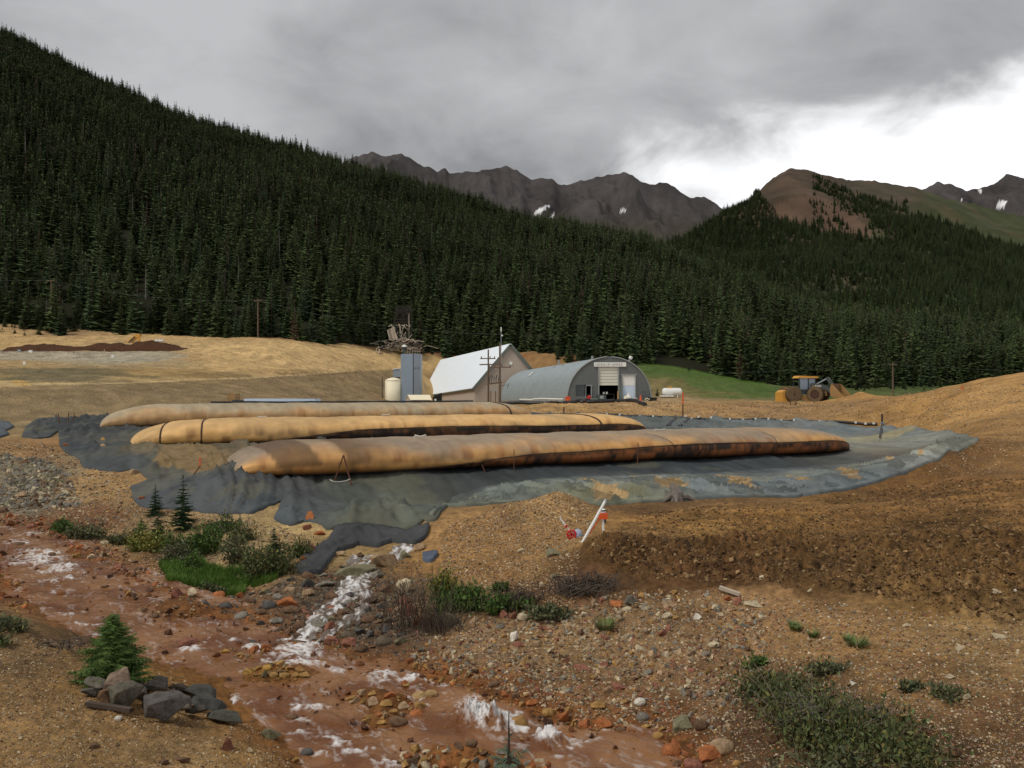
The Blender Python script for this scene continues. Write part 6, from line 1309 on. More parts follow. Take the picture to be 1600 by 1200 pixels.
ORD = ['leftmost', 'second from left', 'third from left', 'fourth from left', 'fifth from left', 'sixth from left', 'seventh from left', 'eighth from left', 'ninth from left', 'tenth from left', 'eleventh from left', 'twelfth from left', 'thirteenth from left', 'fourteenth from left', 'fifteenth from left', 'sixteenth from left', 'seventeenth from left', 'eighteenth from left', 'nineteenth from left', 'twentieth from left', 'twenty-first from left', 'twenty-second from left', 'twenty-third from left', 'twenty-fourth from left', 'twenty-fifth from left', 'twenty-sixth from left', 'twenty-seventh from left', 'twenty-eighth from left', 'twenty-ninth from left', 'thirtieth from left']
def zone(px):
    for lim, z in ((70, 'at far left'), (130, 'by left pole'), (230, 'above soil heap'), (330, 'right of heap'), (405, 'left of bare pole'), (560, 'above dirt hump'), (700, 'around timber ruin'), (850, 'behind the barn'), (1020, 'behind arched hut'), (1110, 'above green slope'), (1210, 'left of loader'), (1350, 'behind loader'), (1400, 'by valley pole'), (1470, 'above gravel mound'), (1535, 'above mound crest')):
        if px < lim: return z
    return 'far right'
def look(i):
    if kind[i] == 5: return 'reddish dying spruces'
    b = 'slim blue-green spruces' if kind[i] == 3 else 'broad bluish spruces' if kind[i] == 4 else None
    if b: return b
    return ('tall ' if hs_[i] > 12.5 else 'mid-sized ' if hs_[i] > 9.5 else 'short ') + ('narrow' if kind[i] == 1 else 'full') + ' dark spruces'
bins = {}
for i in near_id: bins.setdefault((zone(pxa[i]), look(i)), []).append(i)
for (zn, lk), ids in bins.items():
    ids.sort(key=lambda i: pxa[i])
    for j, i in enumerate(ids):
        k = KINDS[kind[i]]; x, y, z = allT[i]
        lb = (lk[:-1] + ' at forest edge ' + zn) if len(ids) == 1 else ORD[min(j, 29)] + ' of the ' + lk + ' at forest edge ' + zn
        place_tree('spruce_tree', x, y, z - .2, scl[i], rz[i], wide[i], k[1], k[2], lb, 'tree', 'forest front spruces ' + zn)
# all others: one mass of real instanced trees
rest = np.array([i for i in range(len(allT)) if i not in near_set])
def gn_scatter(name, P_, S3, rot, kd, protos, col=None, tilt=False):
    me = bpy.data.meshes.new(name); me.vertices.add(len(P_)); me.vertices.foreach_set('co', P_.astype(np.float32).ravel())
    a = me.attributes.new('scl', 'FLOAT_VECTOR', 'POINT'); a.data.foreach_set('vector', S3.astype(np.float32).ravel())
    a = me.attributes.new('rot', 'FLOAT', 'POINT'); a.data.foreach_set('value', rot.astype(np.float32))
    a = me.attributes.new('kd', 'INT', 'POINT'); a.data.foreach_set('value', kd.astype(np.int32))
    if col is not None:
        a = me.color_attributes.new('Col', 'FLOAT_COLOR', 'POINT'); c4 = np.ones((len(P_), 4), np.float32); c4[:, :3] = col; a.data.foreach_set('color', c4.ravel())
    o = bpy.data.objects.new(name, me); COL.objects.link(o)
    ng = bpy.data.node_groups.new(name, 'GeometryNodeTree'); ng.interface.new_socket('Geometry', in_out='INPUT', socket_type='NodeSocketGeometry'); ng.interface.new_socket('Geometry', in_out='OUTPUT', socket_type='NodeSocketGeometry')
    N = ng.nodes; L = ng.links; gi = N.new('NodeGroupInput'); go = N.new('NodeGroupOutput'); jn = N.new('GeometryNodeJoinGeometry')
    def attr(n, t): q = N.new('GeometryNodeInputNamedAttribute'); q.data_type = t; q.inputs[0].default_value = n; return q.outputs[0]
    sc_, ro, kk = attr('scl', 'FLOAT_VECTOR'), attr('rot', 'FLOAT'), attr('kd', 'INT')
    cx = N.new('ShaderNodeCombineXYZ'); L.new(ro, cx.inputs[2])
    for i, p in enumerate(protos):
        cmp_ = N.new('FunctionNodeCompare'); cmp_.data_type = 'INT'; cmp_.operation = 'EQUAL'; L.new(kk, cmp_.inputs[2]); cmp_.inputs[3].default_value = i
        oi = N.new('GeometryNodeObjectInfo'); oi.inputs['Object'].default_value = p; oi.inputs['As Instance'].default_value = True
        ip = N.new('GeometryNodeInstanceOnPoints'); L.new(gi.outputs[0], ip.inputs['Points']); L.new(cmp_.outputs[0], ip.inputs['Selection']); L.new(oi.outputs['Geometry'], ip.inputs['Instance']); L.new(cx.outputs[0], ip.inputs['Rotation']); L.new(sc_, ip.inputs['Scale'])
        L.new(ip.outputs[0], jn.inputs[0])
    L.new(jn.outputs[0], go.inputs[0]); md = o.modifiers.new('scatter', 'NODES'); md.node_group = ng
    return o
protos = []
for k in KINDS:
    n0 = len(k[3]); tv = np.array(k[5].v); fs = [tuple(t) for t in k[4]] + [tuple(i + n0 for i in f) for f in k[5].f]
    o = mesh_obj('spruce_pattern', np.concatenate([k[3], tv]), fs, [M[k[6]], M['bark']], mi=[0] * len(k[4]) + [1] * len(k[5].f)); COL.objects.unlink(o); protos.append(o)
o = bpy.data.objects.new('dead_pattern', dead_me); protos.append(o)
kd = kind[rest].copy(); kd[ru_.random(len(rest)) < .018] = 6
S3 = np.stack([scl[rest] * wide[rest], scl[rest] * wide[rest], scl[rest]], 1)
P_ = allT[rest].copy(); P_[:, 2] -= .3
fo = gn_scatter('forest', P_, S3, rz[rest], kd, protos); tag(fo, kind='stuff')
# dead spars one can pick out
for i, (px, py) in enumerate(((243, 500), (268, 495), (160, 478))):
    p = px3(px, py, 215); t = thing('dead_tree', ['bare grey dead trunk in the forest above the right end of the soil heap', 'bare grey dead trunk right of the other dead one above the soil heap', 'bare grey dead trunk among spruces above the excavator boom'][i], 'dead tree', (p.x, 215, p.z)); c = bpy.data.objects.new('trunk', dead_me); COL.objects.link(c); c.parent = t
# lone spruces on the open ground
LONE = [(96, 514, 466, 178, 'bushy dark spruce just right of the left utility pole'), (35, 497, 470, 182, 'small bushy spruce on the grassy rise left of the left pole'), (65, 500, 482, 182, 'smaller bushy spruce just left of the left pole'), (188, 516, 464, 178, 'dark cone shaped spruce above the middle of the soil heap'), (219, 517, 506, 176, 'tiny shrub-sized spruce right above the excavator boom'),
        (312, 522, 470, 178, 'broad dark spruce above the right end of the soil heap'), (357, 526, 490, 176, 'narrow dark spruce standing on tan dirt left of the bare pole'), (1076, 579, 566, 184, 'tiny spruce at the top of the green grass slope'), (1027, 612, 596, 125, 'small sapling between the arched hut and the propane tank'), (700, 552, 490, 220, 'tall blue-green spruce right of the timber ruin'), (1180, 580, 545, 186, 'dark spruce at the valley edge left of the wheel loader')]
for px, yb, yt, D, lb in LONE:
    x_ = (px - 800) / F * D; z = zg(x_, D); H_ = max(1.0, (yb - yt) * D / F); k = KINDS[rnd.choice([2, 4])]; s = H_ / k[0]
    place_tree('spruce_tree', x_, D, z - .1, s, rnd.uniform(0, 6), 1.5 if H_ < 9 else 1.15, k[1], k[2], lb, 'tree')

# ------------------------------------------------------------------ plants near the stream
def leaf_cloud(seed, n, rx, ry, rz_, leaf, upright=0.0, hollow=.35, lumps=7):
    r = np.random.default_rng(seed); lumps = lumps * 2; cl = r.normal(0, .45, (lumps, 3)) * [rx, ry, rz_]; cl[:, 2] = np.abs(cl[:, 2]) * .95 + rz_ * .25
    tt_ = r.random((n, 1)) ** .7; j_ = r.integers(0, lumps, n); c = cl[j_] * [.25, .25, 0] * (1 - tt_) + cl[j_] * tt_ + r.normal(0, .17, (n, 3)) * [rx, ry, rz_] * (.4 + tt_); c[:, 2] = np.abs(c[:, 2])
    d = r.normal(0, 1, (n, 3)); d[:, 2] = np.abs(d[:, 2]) * (.6 + upright * 3); d /= np.linalg.norm(d, axis=1)[:, None]
    s = np.cross(d, r.normal(0, 1, (n, 3))); s /= np.linalg.norm(s, axis=1)[:, None] + 1e-9
    l = leaf * r.uniform(.6, 1.5, (n, 1)); w = l * .2
    V = np.stack([c, c + d * l * .5 + s * w, c + d * l, c + d * l * .5 - s * w], 1).reshape(-1, 3); Q = np.arange(4 * n).reshape(n, 4)
    return V, Q, cl
LEAFC = {'willow': S(88, 94, 58), 'shrub': S(76, 98, 48), 'shrub_yellow': S(118, 120, 58), 'shrub_grey': S(92, 96, 68)}
def bush(name, px, py, wpx, hpx, m, label, cat='bush', n=900, leaf=None, upright=.2, stems=9, dpx=None, lumps=7, seed=None):
    g = ground_at(px, py); k = g.y / F; rx = wpx * k / 2; rz_ = hpx * k; o = thing(name, label, cat, g - Vector((0, 0, .04)))
    sd2 = seed or int(px * 7 + py); lf = .075 if g.y < 17 else .10; n = int(n * 2.2); V, Q, cl = leaf_cloud(sd2, n, rx, (dpx or wpx * .7) * k / 2, rz_ * .62, lf, upright, lumps=lumps)
    nl = len(Q); rr_ = np.random.default_rng(sd2 + 3); bc = np.array(LEAFC[m]); lc = bc * rr_.uniform(.5, 1.35, (nl, 1)) * (1 + rr_.uniform(-.15, .15, (nl, 3))); yl = rr_.random(nl) < .12; lc[yl] = lc[yl] * [1.5, 1.15, .9]
    mesh_obj('foliage', V, Q, M['leaf'], o, col=np.clip(np.repeat(lc, 4, 0), .005, .6))
    w = MB()
    for i in range(stems):
        c = cl[i % len(cl)]; j = np.random.default_rng(i + sd2).normal(0, .12, 3) * rx
        w.tube([(c[0] * .15, c[1] * .15, -.05), (c[0] * .6 + j[0], c[1] * .6 + j[1], c[2] * .55), (c[0] + j[0], c[1] + j[1], c[2] * 1.25)], [.012 + rx * .012, .008 + rx * .008, .004], 4, False)
    w.build('stems', M['stem'], o); return o
def near_spruce(px, yb, yt, wpx, seed, m, label, nw=24, nb=9, detail=2, droop=.1, pw=.85, bare=.03, thin=1.0):
    g = ground_at(px, yb); k = g.y / F; H = (yb - yt) * k; V_, T_, tk = conifer(seed, H, wpx * k / 2, nw, nb, detail, bare, droop, thin, pw)
    o = thing('spruce_sapling', label, 'spruce', g - Vector((0, 0, .03))); mesh_obj('crown', V_, T_, M[m], o); tk.build('trunk', M['bark'], o); return o
near_spruce(176, 1072, 958, 112, 21, 'needle_near', 'bushy bright green young spruce behind the pile of dark rocks', 30, 17, 2, -.05, .6, .0)
near_spruce(286, 830, 741, 46, 22, 'needle_near_dark', 'slim dark spruce standing before the grey liner, right of its neighbour', 20, 8, 2, .12, .8, .05, .85)
near_spruce(243, 806, 757, 34, 23, 'needle_near_dark', 'upper slim spruce against the liner, left of the taller slim one', 14, 8, 2, .12, .8)
near_spruce(247, 852, 795, 40, 24, 'needle_near_dark', 'lower bushy spruce directly below the upper slim one', 14, 9, 2, .1, .75)
near_spruce(221, 838, 806, 30, 25, 'needle_near', 'small round green spruce left of the two slim spruces', 10, 9, 2, .05, .6)
near_spruce(428, 892, 822, 56, 26, 'needle_near_dark', 'dark young spruce in grey-green willows left of the cloth flap', 18, 9, 2, .1, .8)
near_spruce(375, 822, 802, 16, 27, 'needle_near_dark', 'tiny dark spruce by the lower liner edge with a bare branch', 8, 7, 1)
near_spruce(795, 1203, 1112, 64, 28, 'needle_pale', 'sparse blue-green seedling with bare leader at the bottom edge', 6, 5, 2, -.25, 2.6, .08)
bush('bush', 100, 832, 46, 30, 'shrub', 'left of two dense green bushes on the far stream bank at left', n=1500); bush('bush', 128, 845, 60, 34, 'shrub_grey', 'right of two bushes on the far stream bank at left', n=1500)
bush('bush', 232, 862, 70, 44, 'shrub_yellow', 'yellow-green bush on the stony bank below the small round spruce', n=1500); bush('bush', 195, 850, 46, 26, 'shrub_grey', 'thin grey-green bush left of the yellow-green bush', n=600)
bush('bush', 312, 866, 74, 60, 'shrub', 'big leafy green bush below the slim dark spruce', n=3200, lumps=10); bush('bush', 352, 830, 56, 28, 'shrub', 'low leafy green bush right of the big leafy bush', n=1100)
bush('bush', 280, 880, 70, 34, 'shrub_grey', 'dull grey-green bush at the left of the bright grass patch', n=1000); bush('bush', 300, 895, 36, 40, 'shrub', 'dark green bush directly behind the bright grass patch', n=900)
bush('willow_bush', 415, 900, 105, 72, 'willow', 'large wispy willow around the dark young spruce', n=2600, leaf=.16, upright=.5, lumps=12, stems=18); bush('willow_bush', 375, 880, 80, 50, 'shrub_grey', 'sparse grey willow above the bright grass patch', n=900, leaf=.14, upright=.5, stems=14); bush('willow_bush', 470, 870, 60, 36, 'willow', 'sparse willow beside the orange stones left of the cloth flap', n=650, leaf=.13, upright=.5)
bush('willow_bush', 380, 846, 70, 34, 'willow', 'thin willow on pale gravel below the lower liner edge', n=500, leaf=.13, upright=.5); bush('bush', 330, 930, 60, 26, 'shrub_grey', 'small grey bush at the stream edge of the grass patch', n=500)
bush('willow_bush', 715, 955, 100, 46, 'shrub', 'dense green willow below the gravel heap', n=2600, leaf=.15, upright=.6, lumps=10); bush('willow_bush', 690, 925, 60, 40, 'shrub_yellow', 'yellow-green willow at the left foot of the gravel heap', n=900, leaf=.14, upright=.6); bush('willow_bush', 775, 955, 70, 32, 'shrub', 'green willow between the dense willow and the twig heap', n=1100, leaf=.14, upright=.6); bush('bush', 782, 925, 26, 18, 'shrub', 'small bright green sprig above the left twig heap', n=260); bush('willow_bush', 860, 960, 90, 22, 'shrub_grey', 'low dull willow under the right twig heap', n=900, leaf=.12)
bush('willow_bush', 1275, 1150, 190, 78, 'willow', 'large sprawling willow thicket at the bottom right', n=3600, leaf=.17, upright=.4, lumps=30, stems=60, dpx=420); bush('willow_bush', 1390, 1165, 150, 58, 'willow', 'darker willow thicket right of the large sprawling one', n=2100, leaf=.16, upright=.4, lumps=26, stems=40, dpx=330); bush('willow_bush', 1210, 1085, 120, 45, 'shrub_grey', 'thin willow at the upper left of the large thicket', n=1500, leaf=.14, upright=.4, lumps=10); bush('willow_bush', 1330, 1215, 220, 60, 'shrub_grey', 'grey willow low at the bottom edge below the thickets', n=1100, leaf=.15, lumps=18)
bush('bush', 1285, 1050, 90, 26, 'shrub_grey', 'low dull weeds above the large willow thicket', n=700); bush('bush', 1425, 1075, 46, 18, 'shrub_grey', 'dark low weed clump on dirt right of the thickets', n=350); bush('bush', 1480, 1085, 90, 18, 'shrub_grey', 'low sparse weeds on the right dirt slope', n=350); bush('bush', 1185, 1035, 46, 24, 'shrub', 'dark green weed clump right of the cobble slope', n=420)
for i, (px, py, w_, h_, lb) in enumerate(((945, 985, 26, 20, 'feathery green tuft on the cobble slope'), (1340, 1010, 30, 18, 'bright green grass tuft below the ploughed dirt'), (1243, 985, 14, 13, 'tiny green tuft left of the other tiny tuft on the slope'), (1270, 993, 12, 12, 'tiny green tuft right of its twin on the slope'), (1325, 1000, 14, 9, 'small pale tuft left of the bright grass tuft'), (1240, 978, 10, 10, 'single weed on the cobble slope top'))):
    g = ground_at(px, py); k = g.y / F; r = np.random.default_rng(i + 50); n = 120; o = thing('grass_tuft', lb, 'tuft', g)
    a_ = r.uniform(0, 6.28, n); rr_ = r.uniform(0, 1, n) ** .6 * w_ * k * .42; l_ = h_ * k * r.uniform(.5, 1.1, n); b0_ = np.stack([rr_ * np.cos(a_), rr_ * np.sin(a_), np.zeros(n)], 1); dv = np.stack([np.cos(a_) * .9, np.sin(a_) * .9, np.ones(n)], 1) * l_[:, None]; sd_ = np.stack([-np.sin(a_), np.cos(a_), np.zeros(n)], 1) * (.008 + .012 * h_ * k)
    V = np.stack([b0_ - sd_, b0_ + sd_, b0_ + dv], 1).reshape(-1, 3); mesh_obj('blades', V, np.arange(3 * n).reshape(n, 3), M['shrub_grey' if i > 4 else 'willow'], o)
    w = MB(); w.tube([(0, 0, -.02), (0, 0, h_ * k * .5)], [.02, .008], 4); w.build('stem', M['stem'], o)
bush('bush', 12, 985, 70, 34, 'shrub_grey', 'upper grey-green shrub on the near bank at the left edge', n=900); bush('bush', 0, 1008, 46, 26, 'willow', 'lower dull shrub under the other one at the left edge', n=600)
# bright grass patch
def grass(poly, n, hgt, seed, name, m='grass'):
    pw_ = poly_world(poly); r = np.random.default_rng(seed); xs = [p[0] for p in pw_]; ys = [p[1] for p in pw_]
    x = r.uniform(min(xs), max(xs), n * 3); y = r.uniform(min(ys), max(ys), n * 3); k = inpoly(x + .25 * fbm(x * 2, y * 2, 2, seed), y, pw_); x, y = x[k][:n], y[k][:n]; n = len(x); z = h(x, y)
    a_ = r.uniform(0, 6.28, n); l_ = hgt * r.uniform(.4, 1.2, n); b = np.stack([x, y, z - .02], 1); dv = np.stack([np.cos(a_) * .4, np.sin(a_) * .4, np.ones(n)], 1) * l_[:, None]; sd_ = np.stack([-np.sin(a_), np.cos(a_), np.zeros(n)], 1) * .012
    V = np.stack([b - sd_, b + sd_, b + dv], 1).reshape(-1, 3); o = mesh_obj(name, V, np.arange(3 * n).reshape(n, 3), M[m]); return tag(o, kind='stuff')
grass([(250, 885), (300, 875), (345, 895), (400, 890), (440, 895), (420, 912), (385, 918), (372, 934), (345, 926), (290, 918), (262, 912)], 26000, .24, 91, 'grass')
grass([(1000, 566), (1100, 581), (1195, 600), (1205, 622), (1150, 625), (1100, 622), (1040, 596), (1010, 592)], 30000, .35, 93, 'grass')
# dry twig heaps and bare shrubs
def twigs(name, px, py, wpx, hpx, n, label, cat, seed, lean=0.0, m='twig', thick=.014, erect=.35):
    g = ground_at(px, py); k = g.y / F; r = np.random.default_rng(seed); o = thing(name, label, cat, g)
    for part in range(3):
        w = MB()
        for i in range(n // 3):
            b = np.array([r.normal(0, .22) * wpx * k, r.normal(0, .15) * wpx * k, 0]); a_ = r.uniform(0, 6.28); l_ = r.uniform(.4, 1.0) * wpx * k * .5; up = abs(r.normal(erect, .25)) * hpx * k
            e_ = b + np.array([math.cos(a_) * l_ + lean * l_, math.sin(a_) * l_ * .5, up]); md = (b + e_) / 2 + r.normal(0, .06, 3) * wpx * k; md[2] = abs(md[2]) + hpx * k * .25
            w.tube([b, md, e_], [thick, thick * .7, thick * .3], 3, False)
        w.build('twigs', M[m], o)
    return o
twigs('twig_heap', 805, 948, 76, 36, 200, 'left heap of dry brown twigs below the gravel heap', 'twig heap', 61); twigs('twig_heap', 912, 925, 110, 34, 280, 'right, longer heap of dry twigs beside the dark soil', 'twig heap', 62, .3)
twigs('bare_shrub', 645, 985, 95, 85, 120, 'bare leafless brown shrub over the outfall stones', 'bare shrub', 63, 0, 'twig', .008, .8); twigs('bare_shrub', 690, 985, 80, 50, 90, 'second bare brown shrub right of the taller one by the outfall', 'bare shrub', 64, .2, 'twig', .008, .7)
twigs('bare_shrub', 360, 832, 60, 50, 16, 'single bare branch leaning against the lower liner edge', 'branch', 65, -.8, 'deadwood', .012, .8); twigs('bare_shrub', 1290, 1140, 200, 50, 90, 'pale bare stems in front of the large willow thicket', 'bare shrub', 66, .2, 'deadwood', .008, .6); twigs('twig_heap', 85, 1010, 150, 12, 40, 'thin dead sticks lying on the near bank at left', 'sticks', 67, .5, 'twig', .012, .1)
# ------------------------------------------------------------------ stones
def rock_proto(seed, n, flat, jag):
    r = np.random.default_rng(seed); p = r.normal(0, 1, (n, 3)); p /= np.linalg.norm(p, axis=1)[:, None]; p *= r.uniform(1 - jag, 1, (n, 1)); p *= [1, r.uniform(.65, .95), flat]
    bm = bmesh.new(); vs = [bm.verts.new(q) for q in p]; res = bmesh.ops.convex_hull(bm, input=vs); bmesh.ops.delete(bm, geom=[e for e in res['geom_interior'] if isinstance(e, bmesh.types.BMVert)], context='VERTS'); bmesh.ops.triangulate(bm, faces=bm.faces[:])
    bm.verts.index_update(); V = np.array([v.co[:] for v in bm.verts]); T = np.array([[v.index for v in f.verts] for f in bm.faces]); bm.free(); return V / np.abs(V[:, 0]).max(), T
ANG = [rock_proto(i, 11 + i % 4, (.6, .75, .9)[i % 3], .34) for i in range(10)]
RND = [rock_proto(40 + i, 34, (.6, .72, .8)[i % 3], .10) for i in range(8)]
SML = [rock_proto(80 + i, 10 + i % 3, (.55, .7, .85)[i % 3], .25) for i in range(8)]
ROCKME = {}
def rock_me(kind, i, color):
    key = (kind, i, color)
    if key not in ROCKME:
        V, T = {'a': ANG, 'r': RND}[kind][i]
        if kind == 'a':      # split each face once for a little relief on larger stones
            o = mesh_obj('rock', V, T, M['stone']); bm = bmesh.new(); bm.from_mesh(o.data); bmesh.ops.bevel(bm, geom=bm.edges[:], offset=.045, segments=1, affect='EDGES'); bmesh.ops.triangulate(bm, faces=bm.faces[:]); bmesh.ops.subdivide_edges(bm, edges=[e for e in bm.edges if e.calc_length() > .3], cuts=1, use_grid_fill=True)
            for v in bm.verts: v.co += v.co.normalized() * (.07 * mnoise.noise(v.co * 2.6 + Vector((i, 0, 0))) + .045 * mnoise.noise(v.co * 6.5 + Vector((0, i, 0))))
            bm.to_mesh(o.data); bm.free()
        else:
            o = mesh_obj('rock', V, T, M['stone'], smooth_=True); bm = bmesh.new(); bm.from_mesh(o.data); bmesh.ops.subdivide_edges(bm, edges=bm.edges[:], cuts=1, use_grid_fill=True, smooth=.4)
            for v in bm.verts: v.co += v.co.normalized() * (.09 * mnoise.noise(v.co * 1.7 + Vector((i, 0, 0))) + .05 * mnoise.noise(v.co * 5 + Vector((0, i, 0))))
            bm.to_mesh(o.data); bm.free()
        me = o.data; bpy.data.objects.remove(o)
        for a_ in list(me.color_attributes): me.color_attributes.remove(a_)
        a_ = me.color_attributes.new('Col', 'FLOAT_COLOR', 'POINT'); n = len(me.vertices); co = np.zeros(n * 3, np.float32); me.vertices.foreach_get('co', co); co = co.reshape(-1, 3)
        base = np.array(S(*color)); c = base * (1 + .3 * fbm(co[:, 0] * 2 + i, co[:, 1] * 2 + co[:, 2] * 2, 3, i + 5))[:, None]; c4 = np.ones((n, 4), np.float32); c4[:, :3] = np.clip(c, .01, .9); a_.data.foreach_set('color', c4.ravel()); ROCKME[key] = me
    return ROCKME[key]
TAN, OCH, ORG, RED, GRY, DGR, PAL, WHT, BRN, GRN = (160, 134, 104), (160, 124, 74), (162, 100, 60), (138, 92, 74), (126, 120, 108), (88, 84, 80), (184, 168, 138), (214, 206, 190), (106, 82, 62), (124, 118, 92)
COLN = {TAN: 'tan', OCH: 'ochre', ORG: 'orange', RED: 'reddish', GRY: 'grey', DGR: 'dark grey', PAL: 'pale', WHT: 'white', BRN: 'brown', GRN: 'greenish grey'}
RBOX = []
def rock(px, py, wpx, hpx, color, label=None, kind='a', group=None, tilt=.25, i=None, sink=.3, yaw=None, name='boulder', z=None, cat='rock'):
    g = ground_at(px, py); k = g.y / F; sx = wpx * k / 2; V, _ = {'a': ANG, 'r': RND}[kind][0]
    idx = rnd.randrange(10 if kind == 'a' else 8) if i is None else i; sz = hpx * k / 2
    if inpoly(np.array([g.x]), np.array([g.y]), WATER_POLY)[0]: g.z = max(g.z, float(zwater(g.y)) - .02)
    o = bpy.data.objects.new(name, rock_me(kind, idx, color)); COL.objects.link(o)
    o.location = (g.x, g.y + sx * .3, g.z + sz * (1 - 2 * sink) if z is None else z); o.scale = (sx * 1.05, sx * .95, max(sz * 1.25, .02)); o.rotation_euler = (rnd.uniform(-tilt, tilt), rnd.uniform(-tilt, tilt), rnd.uniform(-.4, .4) if yaw is None else yaw)
    RBOX.append((px, py, wpx)); return tag(o, label, cat, group)
